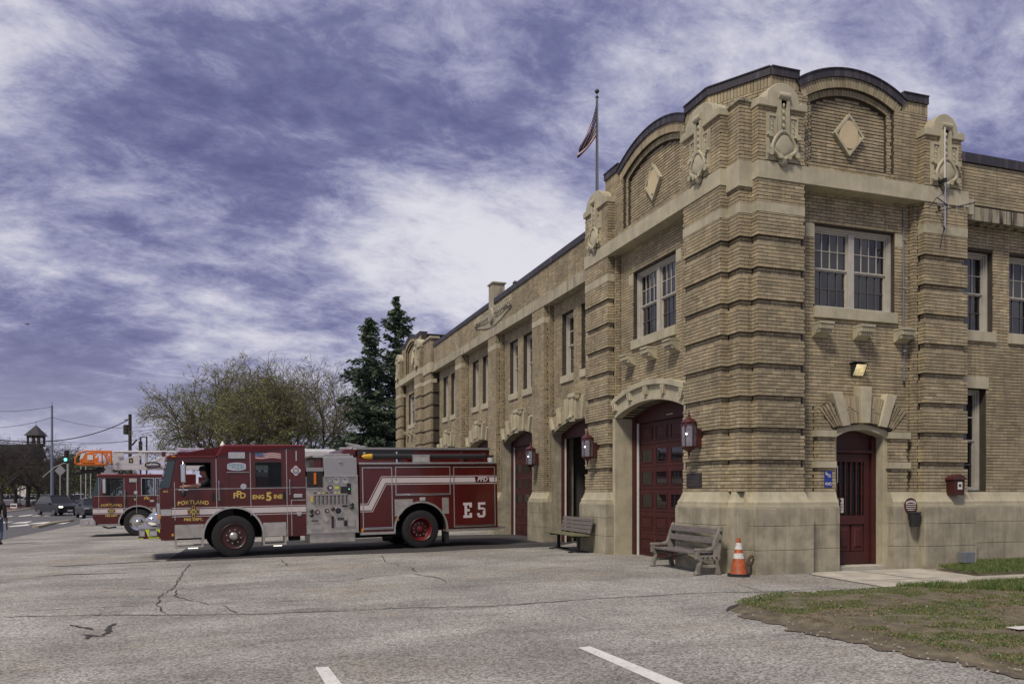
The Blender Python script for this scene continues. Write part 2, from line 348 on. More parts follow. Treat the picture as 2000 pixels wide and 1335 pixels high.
mb = MB(); ribbon(mb, jag(pxy([(1452, 1197), (1500, 1211), (1560, 1227), (1640, 1246), (1720, 1264), (1800, 1279), (1900, 1298), (2000, 1321), (2060, 1336)]), .09, .11), .26, .010); mb.build('soil_edge', M['mud'], recalc=False)['kind'] = 'structure'
# painted parking bay lines
for pts in ([(1129, 1265), (1152, 1262), (1420, 1370), (1372, 1372)], [(616, 1304), (641, 1302), (690, 1365), (654, 1368)]):
    ground_poly('parking_line', pxy(pts), .005, M['paint'])
# crosswalk bars and road markings on the street
cw = [[(0, 1020), (26, 1018), (10, 1021.5), (0, 1022)], [(36, 1020), (64, 1017.5), (52, 1021.5), (20, 1022.5)], [(70, 1021), (100, 1018.3), (86, 1022.5), (52, 1024)], [(110, 1021.2), (138, 1019.2), (124, 1023), (98, 1024)],
      [(15, 1028), (54, 1023.5), (58, 1026), (40, 1027.5), (20, 1029)], [(12, 1008.5), (26, 1007), (22, 1008.8), (10, 1009.3)], [(38, 1007.3), (66, 1004.3), (58, 1007), (36, 1008.8)], [(64, 1007.5), (82, 1005.5), (78, 1007.4), (62, 1008.3)], [(86, 1007.5), (100, 1005.5), (98, 1007.4), (84, 1008.3)], [(148, 1001.5), (160, 1001.3), (158, 1002.6), (146, 1002.7)], [(152, 1007.3), (166, 1007), (166, 1009), (150, 1009)]]
for pts in cw: ground_poly('crosswalk_bar', pxy(pts), .010, M['paint'])
# lawn wedge beside the path
lawn_pts = [tuple(P(u, v).xy) for u, v in [(1424, 1190), (1450, 1178), (1500, 1166), (1580, 1158), (1660, 1157), (1745, 1153)]] + [(1.1, -2.8), (2.6, -2.8), (16, -2.85), (16, -11), (-2.3, -11)] + [tuple(P(u, v).xy) for u, v in [(2000, 1322), (1900, 1298), (1800, 1280), (1700, 1262), (1600, 1238), (1500, 1212), (1448, 1200)]]
def inpoly(x, y, poly):
    c = False; j = len(poly)-1
    for i in range(len(poly)):
        if (poly[i][1] > y) != (poly[j][1] > y) and x < (poly[j][0]-poly[i][0])*(y-poly[i][1])/(poly[j][1]-poly[i][1])+poly[i][0]: c = not c
        j = i
    return c
def dedge(x, y, poly):
    d = 9
    for a, b in zip(poly, poly[1:]+poly[:1]):
        L2 = (b[0]-a[0])**2+(b[1]-a[1])**2; t = max(0, min(1, ((x-a[0])*(b[0]-a[0])+(y-a[1])*(b[1]-a[1]))/L2)); d = min(d, math.hypot(x-a[0]-t*(b[0]-a[0]), y-a[1]-t*(b[1]-a[1])))
    return d
def vnoise(x, y, s):
    from mathutils import noise as nz
    return nz.noise(Vector((x*s, y*s, s*7.3)))
def lawn_mesh(name, poly, x0, x1, y0, y1, step):
    nx = int((x1-x0)/step)+1; ny = int((y1-y0)/step)+1; vs = []; fs = []
    ins = {}
    for j in range(ny):
        for i in range(nx):
            x = x0+i*step; y = y0+j*step; ok = inpoly(x, y, poly); d = dedge(x, y, poly) if ok else -dedge(x, y, poly)
            d += .10*vnoise(x, y, 2.2)+.05*vnoise(x, y, 6); z = gz(x, y)-.03+.045*sst(-.22, .12, d)+.05*sst(0, .6, d)+(.02*vnoise(x, y, 1.7)+.018*vnoise(x, y, 5)+.008*vnoise(x, y, 11))*sst(-.1, .25, d)
            vs.append((x, y, z)); ins[(i, j)] = d > -.35
    for j in range(ny-1):
        for i in range(nx-1):
            if ins[(i, j)] and ins[(i+1, j)] and ins[(i, j+1)] and ins[(i+1, j+1)]: fs.append((j*nx+i, j*nx+i+1, (j+1)*nx+i+1, (j+1)*nx+i))
    me = bpy.data.meshes.new(name); me.from_pydata(vs, [], fs); me.materials.append(M['soil']); o = bpy.data.objects.new(name, me); COL.objects.link(o)
    me.polygons.foreach_set('use_smooth', [True]*len(me.polygons)); return tag(o, kind='structure')
lawn_mesh('lawn', lawn_pts, -3.4, 10, -10, -1.7, .07)
strip = [(4.3, -.6), (4.12, -1.58), (16, -1.66), (16, .46), (5.72, .46), (5.72, -.2), (4.6, -.14)]
lawn_mesh('lawn_strip', strip, 4., 14, -1.7, .5, .1)
def blades(name, n, sampler, hmin, hmax, m, wd=.006):
    V = []; Fc = []
    for _ in range(n):
        s = sampler()
        if s is None: continue
        x, y, sc = s; h = random.uniform(hmin, hmax)*sc; a = random.uniform(0, 2*PI); lean = random.uniform(.1, .8)*h; z = gz(x, y)+.062
        b = len(V); dx, dy = math.cos(a)*wd, math.sin(a)*wd; la = random.uniform(0, 2*PI)
        V += [(x-dx, y-dy, z), (x+dx, y+dy, z), (x+math.cos(la)*lean, y+math.sin(la)*lean, z+h)]; Fc.append((b, b+1, b+2))
    me = bpy.data.meshes.new(name); me.from_pydata(V, [], Fc); me.materials.append(m); o = bpy.data.objects.new(name, me); COL.objects.link(o); return o
def s_green():
    x = random.uniform(1.0, 10); y = random.uniform(-4.6, -2.8); lim = -4.05+.45*vnoise(x, 3, .8)
    if x < 2.4: lim = -2.85-.85*max(0, x-1.0)
    if y < lim or not inpoly(x, y, lawn_pts) or vnoise(x, y, 1.1) < -.42: return None
    return x, y, 1
def s_strip():
    x = random.uniform(4.1, 10); y = random.uniform(-1.66, .45)
    return (x, y, 1) if inpoly(x, y, strip) and dedge(x, y, strip) > .03 and vnoise(x, y, 1.3) > -.45 else None
def s_patch():
    x = random.uniform(-2.5, 9); y = random.uniform(-9, -2.85)
    if not inpoly(x, y, lawn_pts): return None
    k = vnoise(x*.75, y*1.4, .95)+.35*vnoise(x, y, 3.3)
    return (x, y, .8) if k > -.16 else None
def s_thatch():
    x = random.uniform(-2.6, 10); y = random.uniform(-9, -2.9)
    return (x, y, 1) if inpoly(x, y, lawn_pts) and dedge(x, y, lawn_pts) > .12 else None
tag(blades('grass', 70000, s_green, .03, .10, M['grass']), 'thick green grass growing along the concrete path', 'grass', kind='stuff')
tag(blades('grass', 42000, s_strip, .02, .09, M['grass']), 'green grass growing against the stone plinth', 'grass', kind='stuff')
tag(blades('grass', 170000, s_patch, .010, .030, M['grass'], .009), 'thin patches of short grass on bare soil', 'grass', kind='stuff')
tag(blades('dead_grass', 70000, s_thatch, .004, .022, M['drygrass'], .011), 'dry dead grass and thatch littering the bare soil', 'dead grass', kind='stuff')
mb = MB()
for _ in range(170):
    s = s_thatch()
    if s: mb.ball((s[0], s[1], gz(s[0], s[1])+.085), random.uniform(.006, .02), random.uniform(.006, .018), .008, 5, 3)
for _ in range(420):
    a = P(random.uniform(1440, 2000), random.uniform(1160, 1320))
    if dedge(a.x, a.y, lawn_pts) < .25: mb.ball((a.x, a.y, gz(a.x, a.y)+.03), random.uniform(.006, .016), None, .008, 5, 3)
tag(mb.build('gravel', mat('gravel', (.42, .39, .35), .9, var=.5, vscale=30), recalc=False), 'loose pale gravel scattered over the bare lawn edge', 'gravel', kind='stuff')
c = P(1995, 1241); tag(MB().box(-.13, .13, -.08, .08, 0, .004).build('litter_paper', M['white'], loc=(c.x, c.y, gz(c.x, c.y)+.085)), 'crumpled white scrap of paper on the bare lawn', 'paper')
# ================================================================ FIRE STATION
ST = thing('fire_station', 'two-storey buff brick fire station with arched parapets and stone plinth', 'building')
def PX(x0): f = lambda a, z, d: (x0-d, a, z); f.k = ('X', x0); return f
def PY(y0): f = lambda a, z, d: (a, y0-d, z); f.k = ('Y', y0); return f
def PG(p0, p1):
    p0 = Vector((*p0, 0)); p1 = Vector((*p1, 0)); t = (p1-p0).normalized(); n = Vector((t.y, -t.x, 0))
    if (p0-CAM.xy.to_3d()).dot(n) > 0: n = -n
    f = lambda a, z, d: tuple(p0+t*a+n*d+Vector((0, 0, z))); f.k = None; return f
Z0, CH = 1.57, .0675
BR = []; WALL = MB()
def tone():
    t = random.gauss(1., .105); w_ = random.uniform(-.03, .03)
    if random.random() < .06: t *= .84
    if random.random() < .05: t *= 1.12
    return (t*(1+w_), t, t*(1-w_))
def rows(fn, a0, a1, z0, z1, d=0., holes=(), arches=(), groove=False, ends=(1, 1), ins=.0015):
    k0 = int(round((z0-Z0)/CH)); k1 = int(math.ceil((z1-Z0)/CH-1e-6))
    for k in range(k0, k1):
        za = max(Z0+k*CH+.007, z0+.004); zb = min(Z0+(k+1)*CH-.006, z1-.004)
        if zb-za < .02: continue
        zm = (za+zb)/2; rec = groove and (k % 9) in (7, 8); dd = d-(.055 if rec else 0)
        A0, A1 = (a0+ends[0]*.055, a1-ends[1]*.055) if rec else (a0, a1)
        cut = [(h[0], h[1]) for h in holes if h[2] < zm+.02 and h[3] > zm-.02]
        for (ac, wd, zb0, zs, rr, zc) in arches:
            if zm < zb0: continue
            if zm < zs: cut.append((ac-wd, ac+wd))
            elif abs(zm-zc) < rr:
                q = math.sqrt(rr*rr-(zm-zc)**2); cut.append((ac-min(q, wd), ac+min(q, wd)))
        x = a0-(.105 if k % 2 else 0)+(.0 if k % 4 < 2 else .012); x -= .21
        while x < A1:
            ja = random.uniform(-.004, .004); segs = [(max(x+.005, A0+ins), min(x+.205+ja, A1-ins))]; x += .21+ja
            for c0, c1 in cut:
                segs = [q for s in segs for q in ((s[0], min(s[1], c0-.002)), (max(s[0], c1+.002), s[1]))]
            for s in segs:
                if s[1]-s[0] > .03: BR.append((fn, s[0], s[1], za, zb, dd+random.uniform(-.002, .002), tone()))
SOL = []
def soldier(fn, a, z, ang, ln, wd, d):   # brick on end, centre-bottom at (a,z), leaning by ang
    s, c = math.sin(ang), math.cos(ang); h = wd/2-.005
    SOL.append((fn, [(a-h*c, z+h*s), (a+h*c, z-h*s), (a+h*c+ln*s, z-h*s+ln*c), (a-h*c+ln*s, z+h*s+ln*c)], d+random.uniform(-.003, .003), tone()))
def backing(fn, a0, a1, z0, z1, d0, d1, holes=()):
    if abs(d0+.012) < 1e-6: d0 = -.016
    zs = sorted({z0, z1, *[q for h in holes for q in (h[2], h[3]) if z0 < q < z1]})
    for za, zb in zip(zs, zs[1:]):
        segs = [(a0, a1)]
        for h in holes:
            if h[2] < (za+zb)/2 < h[3]: segs = [q for s in segs for q in ((s[0], min(s[1], h[0])), (max(s[0], h[1]), s[1])) if q[1]-q[0] > 1e-4]
        for s in segs: WALL.box(s[0], s[1], za, zb, d0, d1, lambda a, z, d: fn(a, z, d))
def pier_back(x0, x1, y0, y1, z0=Z0, z1=7.5, faces='', g=True):
    # stacked blocks, the two top courses of every nine set back on the named free faces
    k = 0; z = z0
    def blk(za, zb, q):
        WALL.box(x0+(q if 'x' in faces else 0), x1-(q if 'X' in faces else 0), y0+(q if 'y' in faces else 0), y1-(q if 'Y' in faces else 0), za, zb)
    if not g: blk(z0, z1, .016); return
    while z < z1-1e-3:
        zb = min(z+7*CH, z1); blk(z, zb, .016)
        if zb < z1: zc = min(zb+2*CH, z1); blk(zb, zc, .067); z = zc
        else: z = zb
def arcgeo(w_, zs, zcr): h = zcr-zs; rr = (w_*w_+h*h)/(2*h); return rr, zcr-rr
def spandrel(mb, fn, ac, w_, zs, zcr, ztop, d0, d1, n=10):
    rr, zc = arcgeo(w_, zs, zcr); t = math.asin(w_/rr)
    arc = [(ac+rr*math.sin(-t+2*t*i/(2*n)), zc+rr*math.cos(-t+2*t*i/(2*n))) for i in range(2*n+1)]
    for i in range(2*n):
        (a, z), (b, y) = arc[i], arc[i+1]; mb.prism([(a, z), (b, y), (b, ztop), (a, ztop)], fn, d0, d1)
# ---- near pavilion + corner
WALL_T = .30
pier_back(0, .5, .58, 1.98, faces='xy'); pier_back(0, .5, 5.62, 7.02, faces='xyY'); WALL.box(.192, .5, 5.512, 5.7, Z0, 7.5)
pier_back(.17, .6, .2, .7, faces='xy'); pier_back(.44, 1.51, 0, .5, faces='xy'); pier_back(4.46, 5.6, 0, .5, faces='xyX'); WALL.box(4.352, 4.6, .192, .5, Z0, 7.5)
def pier_rows(z0=Z0, z1=7.5, g=True):
    rows(PX(0), .58, 1.98, z0, z1, groove=g); rows(PY(.58), 0, .17, z0, z1, groove=g, ends=(1, -1))
    rows(PX(0), 5.62, 7.02, z0, z1, groove=g); rows(PY(5.62), 0, .18, z0, z1, groove=g, ends=(1, 0))
    rows(PX(.17), .2, .58, z0, z1, groove=g, ends=(1, -1)); rows(PY(.2), .17, .44, z0, z1, groove=g, ends=(1, -1))
    rows(PY(0), .44, 1.51, z0, z1, groove=g); rows(PX(.44), 0, .2, z0, z1, groove=g, ends=(1, -1))
    rows(PY(0), 4.46, 5.6, z0, z1, groove=g); rows(PX(4.46), 0, .18, z0, z1, groove=g, ends=(1, 0))
pier_rows(Z0, 6.87); pier_rows(7.06, 7.5, False)
rows(PX(.18), 5.5, 5.62, Z0, 7.5); rows(PY(5.5), .18, .3, Z0, 7.5); rows(PY(.18), 4.34, 4.46, Z0, 7.5); rows(PX(4.34), .18, .3, Z0, 7.5)
WZ0, WZ1 = 5.24, 6.88
# left wall of the near pavilion, with its wide arch
AW, AZS, AZC = 1.66, 3.40, 3.68
LW = PX(.3); rr, zc_ = arcgeo(AW, AZS, AZC)
lh = [(2.78, 4.82, WZ0, WZ1)]
backing(LW, 1.9, 5.6, 4.0, 7.5, -.012, -.35, lh)
backing(LW, 1.9, 3.8-AW, 0, 4.0, -.012, -.35); backing(LW, 3.8+AW, 5.6, 0, 4.0, -.012, -.35)
spandrel(WALL, LW, 3.8, AW, AZS, AZC, 4.0, -.012, -.35)
rows(LW, 1.98, 5.5, Z0, 7.5, holes=lh, arches=[(3.8, AW, 0, AZS, rr+.1, zc_)])
# right wall with door
DC, DW = 3.075, .685; RW = PY(.3); rh = [(1.98, 3.98, WZ0, WZ1)]
backing(RW, 1.4, 4.5, 3.3, 7.5, -.012, -.35, rh); backing(RW, 1.4, DC-DW, 0, 3.3, -.012, -.35); backing(RW, DC+DW, 4.5, 0, 3.3, -.012, -.35)
spandrel(WALL, RW, DC, DW, 2.78, 2.94, 3.3, -.012, -.35)
rows(RW, 1.51, 4.34, Z0, 7.5, holes=rh+[(1.96, 4.20, 0, 3.25)], arches=[])
# ---- bays
PIERS = [(10.87, 11.93), (15.76, 16.78), (20.60, 21.62)]
for y0, y1 in PIERS:
    pier_back(.3, .7, y0, y1, z1=7.38, faces='xy', g=False); WALL.box(.462, .75, y0-.108, y0+.05, 0, 7.38); WALL.box(.462, .75, y1-.05, y1+.108, 0, 7.38)
    for za, zb in ((Z0, 6.87), (7.06, 7.38)):
        rows(PX(.3), y0, y1, za, zb); rows(PY(y0), .3, .45, za, zb)
    rows(PX(.45), y0-.12, y0, Z0, 7.38); rows(PY(y0-.12), .45, .58, Z0, 7.38)
BAYS = [(7.02, 10.75), (12.05, 15.64), (16.90, 20.48), (21.74, 25.6)]; BC = [(a+b)/2 for a, b in BAYS]
BZS, BZC = 3.36, 3.70; BW = PX(.58)
for (y0, y1), c in zip(BAYS, BC):
    hw = (y1-y0)/2; r_, z_ = arcgeo(hw, BZS, BZC); hl = [(c-1.17, c-.28, 5.08, 6.95), (c+.28, c+1.17, 5.08, 6.95)]
    backing(BW, y0-.1, y1+.1, 4.0, 7.38, -.012, -.35, hl); spandrel(WALL, BW, c, hw, BZS, BZC, 4.0, -.012, -.35)
    rows(BW, y0, y1, BZC-.4, 7.38, holes=hl, arches=[(c, hw, 0, BZS, r_+.55, z_)])
# parapet over the bays and over the right wing
backing(PX(.3), 7.0, 25.7, 7.70, 8.56, -.012, -.35); rows(PX(.3), 7.02, 25.6, 7.72, 8.56)
backing(PY(.3), 5.55, 20, 7.66, 8.60, -.012, -.35); rows(PY(.3), 5.6, 14, 7.68, 8.60)
# right wing wall
WW = [(5.97, 6.97), (7.45, 8.45), (9.6, 10.6), (11.1, 12.1)]; wh = [(a, b, 5.08, 6.85) for a, b in WW]+[(5.95, 6.78, 1.60, 3.83), (8.05, 8.9, 1.60, 3.83), (10.2, 11.05, 1.6, 3.83)]
backing(PY(.58), 5.4, 20, 0, 7.38, -.012, -.4, wh); rows(PY(.58), 5.6, 14, Z0, 7.38, holes=wh)
# ---- far pavilion
FC = 30.5
pier_back(0, .5, 27.3, 28.7, faces='xy'); pier_back(0, .5, 32.3, 33.7, faces='xy'); pier_back(.17, .6, 25.7, 27.4, faces='xy')
for za, zb, g in ((Z0, 6.87, True), (7.06, 7.5, False)):
    for y0, y1 in ((27.3, 28.7), (32.3, 33.7)): rows(PX(0), y0, y1, za, zb, groove=g); rows(PY(y0), 0, .17, za, zb, groove=g, ends=(1, -1))
    rows(PX(.17), 25.7, 27.3, za, zb, groove=g, ends=(1, -1)); rows(PY(25.7), .17, .3, za, zb, groove=g, ends=(1, 0))
fh = [(FC-1.02, FC+1.02, WZ0, WZ1)]
backing(LW, 28.6, 32.4, 0, 7.5, -.012, -.35, fh); rows(LW, 28.7, 32.3, Z0, 7.5, holes=fh)
# ---- arched pavilion parapets
def parapet(fn, ac, h, s0, s1, crown, name='coping', detail=True):
    d = 0.; FT = 9.60; zs = 9.46; r_, z_ = arcgeo(h, zs, crown); t = math.asin(h/r_); ji = h-.21; ri = r_-.21; j2 = h-.34; r2 = r_-.34
    backing(fn, s0, ac-ji, 7.80, FT, -.012, -.3); backing(fn, ac+ji, s1, 7.80, FT, -.012, -.3)
    backing(fn, ac-ji, ac+ji, 7.80, 8.06, -.012, -.3)
    backing(fn, ac-ji, ac+ji, 8.06, 9.42, -.152, -.3)
    WALL.ring(fn, ac, z_, ri, r_, -t, t, -.010, -.3, 20)
    ts = math.asin(min(1, ji/ri)); WALL.ring(fn, ac, z_, r2, ri, -ts, ts, -.082, -.3, 20); WALL.ring(fn, ac, z_, r2-.6, r2, -ts*.9, ts*.9, -.150, -.29, 16)
    for sg in (-1, 1): backing(fn, min(ac+sg*ji, ac+sg*j2), max(ac+sg*ji, ac+sg*j2), 8.06, 9.4, -.082, -.3)
    rows(fn, s0, ac-ji, 7.83, 9.38); rows(fn, ac+ji, s1, 7.83, 9.38); rows(fn, ac-ji, ac+ji, 7.83, 8.04)
    zj = z_+math.sqrt(max(0, ri*ri-ji*ji))
    for sg in (-1, 1): rows(fn, min(ac+sg*ji, ac+sg*j2), max(ac+sg*ji, ac+sg*j2), 8.06, zj-.02, d=-.07)
    z = 8.06
    while z < z_+r2:
        q = j2 if z+CH < z_+math.sqrt(max(0, r2*r2-j2*j2)) else math.sqrt(max(0, r2*r2-(z+CH-z_)**2))
        if q > .1: rows(fn, ac-q, ac+q, z, z+CH, d=-.14)
        z += CH
    for a0, a1 in ((s0, ac-h), (ac+h, s1)):
        n = max(1, int((a1-a0)/CH))
        for i in range(n): soldier(fn, a0+(i+.5)*(a1-a0)/n, 9.385, 0, .21, (a1-a0)/n, 0)
    n = int(2*t*r_/CH)
    for i in range(n): q = -t+2*t*(i+.5)/n; soldier(fn, ac+(ri+.005)*math.sin(q), z_+(ri+.005)*math.cos(q), q, .2, CH, .004)
    n = int(2*ts*ri/CH)
    for i in range(n): q = -ts+2*ts*(i+.5)/n; soldier(fn, ac+(r2+.005)*math.sin(q), z_+(r2+.005)*math.cos(q), q, .12, CH, -.07)
    # metal coping: lengths of sheet with standing seams
    for a0, a1 in ((s0, ac-h-.005), (ac+h+.005, s1)):
        mb = MB(); mb.box(a0, a1, FT, FT+.15, -.34, .035, fn); mb.box(a0, a1, FT+.15, FT+.172, -.36, .055, fn); mb.build(name, M['coping'], ST)
    k = 6
    for i in range(k):
        mb = MB(); q0 = -t+2*t*i/k+.001; q1 = -t+2*t*(i+1)/k-.001
        mb.ring(fn, ac, z_, r_, r_+.15, q0, q1, -.34, .035, 5); mb.ring(fn, ac, z_, r_+.15, r_+.172, q0, q1, -.36, .055, 5); mb.build(name, M['coping'], ST)
    # diamond panel with round medallion
    dz = 8.74; mb = MB()
    def dia(e): return [(ac, dz-e), (ac+e*.86, dz), (ac, dz+e), (ac-e*.86, dz)]
    mb.prism(dia(.43), fn, -.15, -.085); o = mb.build('diamond_panel', M['stone'], ST, bevel=.012)
    mb = MB(); mb.prism([(ac+.26*math.cos(PI/8+i*PI/4)*.9, dz+.30*math.sin(PI/8+i*PI/4)) for i in range(8)], fn, -.1, -.066); mb.build('medallion', M['medal'], o, bevel=.01)
    mb = MB()
    for i in range(4):
        A = dia(.43); B = dia(.36); j = (i+1) % 4; mb.prism([A[i], A[j], B[j], B[i]], fn, -.1, -.06)
    mb.build('moulding', M['stone'], o)
M['medal'] = mat('medallion_stone', (.52, .43, .27), .8, var=.1, vscale=3)
parapet(PX(.2), 3.80, 1.57, 1.34, 6.20, 9.84)
parapet(PY(.2), 2.80, 1.27, .88, 4.74, 9.84)
parapet(PX(.2), FC, 1.57, 28.0, 32.95, 9.84)
cf = PG((.2, 1.34), (.88, .2)); cl = math.dist((.2, 1.34), (.88, .2))
backing(cf, 0, cl, 7.8, 9.6, -.012, -.3); rows(cf, 0, cl, 7.83, 9.38)
for i in range(19): soldier(cf, (i+.5)*cl/19, 9.385, 0, .21, cl/19, 0)
MB().box(0, cl, 9.6, 9.75, -.34, .035, cf).box(0, cl, 9.75, 9.772, -.36, .055, cf).build('coping', M['coping'], ST)
# roof copings
for i in range(8):
    a0 = 7.05+i*(25.6-7.05)/8; MB().box(a0+.003, a0+(25.6-7.05)/8-.003, 8.56, 8.74, -.42, .04, PX(.3)).build('coping', M['coping'], ST)
for i in range(6):
    a0 = 5.62+i*2.4; MB().box(a0+.003, a0+2.397, 8.60, 8.80, -.42, .04, PY(.3)).build('coping', M['coping'], ST)
mb = MB(); mb.box(.6, 14, .6, 33.4, 8.0, 8.2); mb.box(5, 20, .7, 14, 8.0, 8.22); mb.build('roof', mat('roof_felt', (.04, .04, .042), .9), ST)
mb = MB(); mb.box(.55, 4.2, 28.1, 28.4, 8.2, 9.62); mb.box(.5, 4.25, 28.05, 28.45, 9.62, 9.68); mb.build('parapet_return', M['coping'], ST)
for b in ((.55, 4., 6.0, 6.3, 8.2, 9.55), (4.4, 4.7, .55, 4., 8.2, 9.55)): MB().box(*b).build('parapet_return', M['coping'], ST)
# upper stages of the corner piers, block and their stone
for x0, x1, y0, y1, z1, fc in ((0, .5, .58, 1.98, 8.86, 'xyY'), (0, .5, 5.62, 7.02, 8.86, 'xyY'), (.17, .6, .2, .7, 8.98, 'xy'), (.44, 1.51, 0, .5, 8.86, 'xyX'), (4.46, 5.45, 0, .5, 8.86, 'xyX'), (0, .5, 27.3, 28.7, 8.86, 'xy'), (0, .5, 32.3, 33.7, 8.86, 'xy'), (.17, .6, 25.7, 27.4, 9.0, 'xy')):
    pier_back(x0, x1, y0, y1, 7.83, z1, fc, False)
for y0, y1 in ((.58, 1.98), (5.62, 7.02), (27.3, 28.7), (32.3, 33.7)): rows(PX(0), y0, y1, 7.83, 8.86); rows(PY(y0), 0, .2, 7.83, 8.86)
rows(PX(.17), .2, .58, 7.83, 8.98); rows(PY(.2), .17, .44, 7.83, 8.98); rows(PX(.17), 25.7, 27.3, 7.83, 9.0); rows(PY(25.7), .17, .6, 7.83, 9.0)
rows(PY(0), .44, 1.51, 7.83, 8.86); rows(PX(.44), 0, .2, 7.83, 8.86); rows(PY(0), 4.46, 5.45, 7.83, 8.86); rows(PX(4.46), 0, .2, 7.83, 8.86)
mb = MB(); mb.box(.13, .5, .16, .6, 8.98, 9.04); mb.build('cap_stone', M['stonestain'], ST, bevel=.01)
mb = MB(); mb.box(.1, .6, 25.62, 27.35, 9.0, 9.1); mb.build('cap_stone', M['stone'], ST, bevel=.01)
# ---- string courses, bands, plinth: every stone a part
def stones(fn, name, a0, a1, z0, z1, d0, d1, ln, m, off=0., bevel=.006):
    n = max(1, round((a1-a0)/ln)); e = [a0]+[a0+(a1-a0)*(i+random.uniform(-.07, .07))/n for i in range(1, n)]+[a1]
    for p, q in zip(e, e[1:]): MB().box(p+.003, q-.003, z0, z1, d0, d1, fn).build(name, m, ST, bevel=bevel)
stones(PX(0), 'string_stone', .56, 7.04, 7.5, 7.83, -.55, .02, 1.15, M['stone']); stones(PY(0), 'string_stone', .42, 5.62, 7.5, 7.83, -.55, .02, 1.15, M['stone'])
stones(PX(0), 'string_stone', 27.28, 33.72, 7.5, 7.83, -.5, .02, 1.2, M['stone'])
stones(PX(.3), 'string_stone', 7.06, 25.6, 7.38, 7.71, -.5, .02, 1.25, M['stonestain']); stones(PY(.3), 'string_stone', 5.64, 16, 7.38, 7.67, -.5, .02, 1.4, M['stonesoot'])
mb = MB(); mb.box(.125, .52, .155, .64, 7.36, 7.84); mb.build('string_stone', M['stone'], ST, bevel=.008)
mb = MB(); mb.box(.12, .52, 25.6, 27.26, 7.36, 7.84); mb.build('string_stone', M['stone'], ST, bevel=.008)
MB().box(5.58, 5.86, 7.40, 7.72, -.28, .05, PY(.12)).build('string_stone', M['stone'], ST, bevel=.01)
for x0, x1, y0, y1 in ((-.004, .48, .576, 1.98), (-.004, .48, 5.616, 7.02), (.166, .48, .196, .62), (.436, 1.51, -.004, .48), (4.456, 5.604, -.004, .48), (-.004, .48, 27.296, 28.7), (-.004, .48, 32.296, 33.7), (.166, .48, 25.696, 27.3)) + tuple((.296, .6, a-.004, b) for a, b in PIERS):
    MB().box(x0, x1, y0, y1, 6.872, 7.058).build('band_stone', M['stone'], ST, bevel=.004)
def plinth(fn, a0, a1, dback, e0=0, e1=0, k=0, m=None):
    # cap with a hollow moulding and three block courses, mitred ends given by e0/e1 (projection past the ends)
    m = m or M['stonedirty']; pr = [(0, 1.568), (.012, 1.53), (.03, 1.47), (.055, 1.41), (.082, 1.365), (.082, 1.30), (.105, 1.295), (.105, 1.255)]
    mb = MB(); vs = []
    for d, z in pr: vs += [fn(a0-(d if e0 else 0), z, d), fn(a1+(d if e1 else 0), z, d), fn(a1+(d if e1 else 0), z, -dback), fn(a0-(d if e0 else 0), z, -dback)]
    n = len(pr); fs = [(4*i+j, 4*i+(j+1) % 4, 4*i+4+(j+1) % 4, 4*i+4+j) for i in range(n-1) for j in range(4)]+[(0, 1, 2, 3), tuple(4*(n-1)+j for j in (3, 2, 1, 0))]
    mb.add(vs, fs); mb.build('plinth_cap', M['stone'], ST)
    for q, (za, zb) in enumerate(((-.3, .455), (.46, .915), (.92, 1.253))):
        A, B = a0-(.118 if e0 else 0), a1+(.118 if e1 else 0); L_ = B-A
        cuts = [A]+([A+L_*(.5 if (q+k) % 2 else .36)] if L_ > .9 else [])+([A+L_*(.86 if (q+k) % 2 else .72)] if L_ > 1.6 else [])+[B]
        for p, r_ in zip(cuts, cuts[1:]):
            j = random.uniform(0, .004); MB().box(p+(0 if p == A else .002), r_-(0 if r_ == B else .002), za, zb, -dback, .115+j, fn).build('plinth_block', m, ST, bevel=.008)
plinth(PX(0), .58, 1.98, .4, 1, 1, 0); plinth(PX(0), 5.62, 7.02, .4, 1, 1, 1); plinth(PY(0), .44, 1.51, .4, 1, 1, 0); plinth(PY(0), 4.46, 5.6, .4, 1, 1, 1)
plinth(PX(.17), .30, .46, .3, 1, 0, 1); plinth(PY(.2), .30, .43, .2, 0, 0, 0)
MB().box(.055, .5, .085, .5, -.3, .46).build('plinth_block', M['stonedirty'], ST, bevel=.008); MB().box(.053, .5, .083, .5, .464, 1.253).build('plinth_block', M['stonedirty'], ST, bevel=.008)
plinth(PY(.58), 5.6, 16, .2, 0, 0, 0)
for i in range(8): MB().box(5.72+i*1.3, 5.72+i*1.3+1.294, .46, .915, -.2, .122, PY(.58)).build('plinth_block', M['stonedirty'], ST, bevel=.008)
for k, (y0, y1) in enumerate(PIERS): plinth(PX(.3), y0, y1, .3, 1, 1, k); plinth(PX(.45), y0-.12, y0, .3, 0, 0, k)
plinth(PX(.17), 25.7, 27.2, .3, 1, 0, 1); plinth(PX(0), 27.3, 28.7, .3, 1, 1, 1)
# door jambs of the bays in stone
for y0, y1 in [(3.8-AW, 3.8+AW)]+BAYS:
    x0 = .30 if y1 < 6 else .585
    for y, sg in ((y0, -1), (y1, 1)):
        MB().box(x0+(.01 if y1 < 6 else -.07), 1.25, min(y-sg*.005, y+sg*.25), max(y-sg*.005, y+sg*.25), -.1, BZS+(.02 if y1 > 6 else .04)).build('door_jamb', M['stonedirty'], ST)
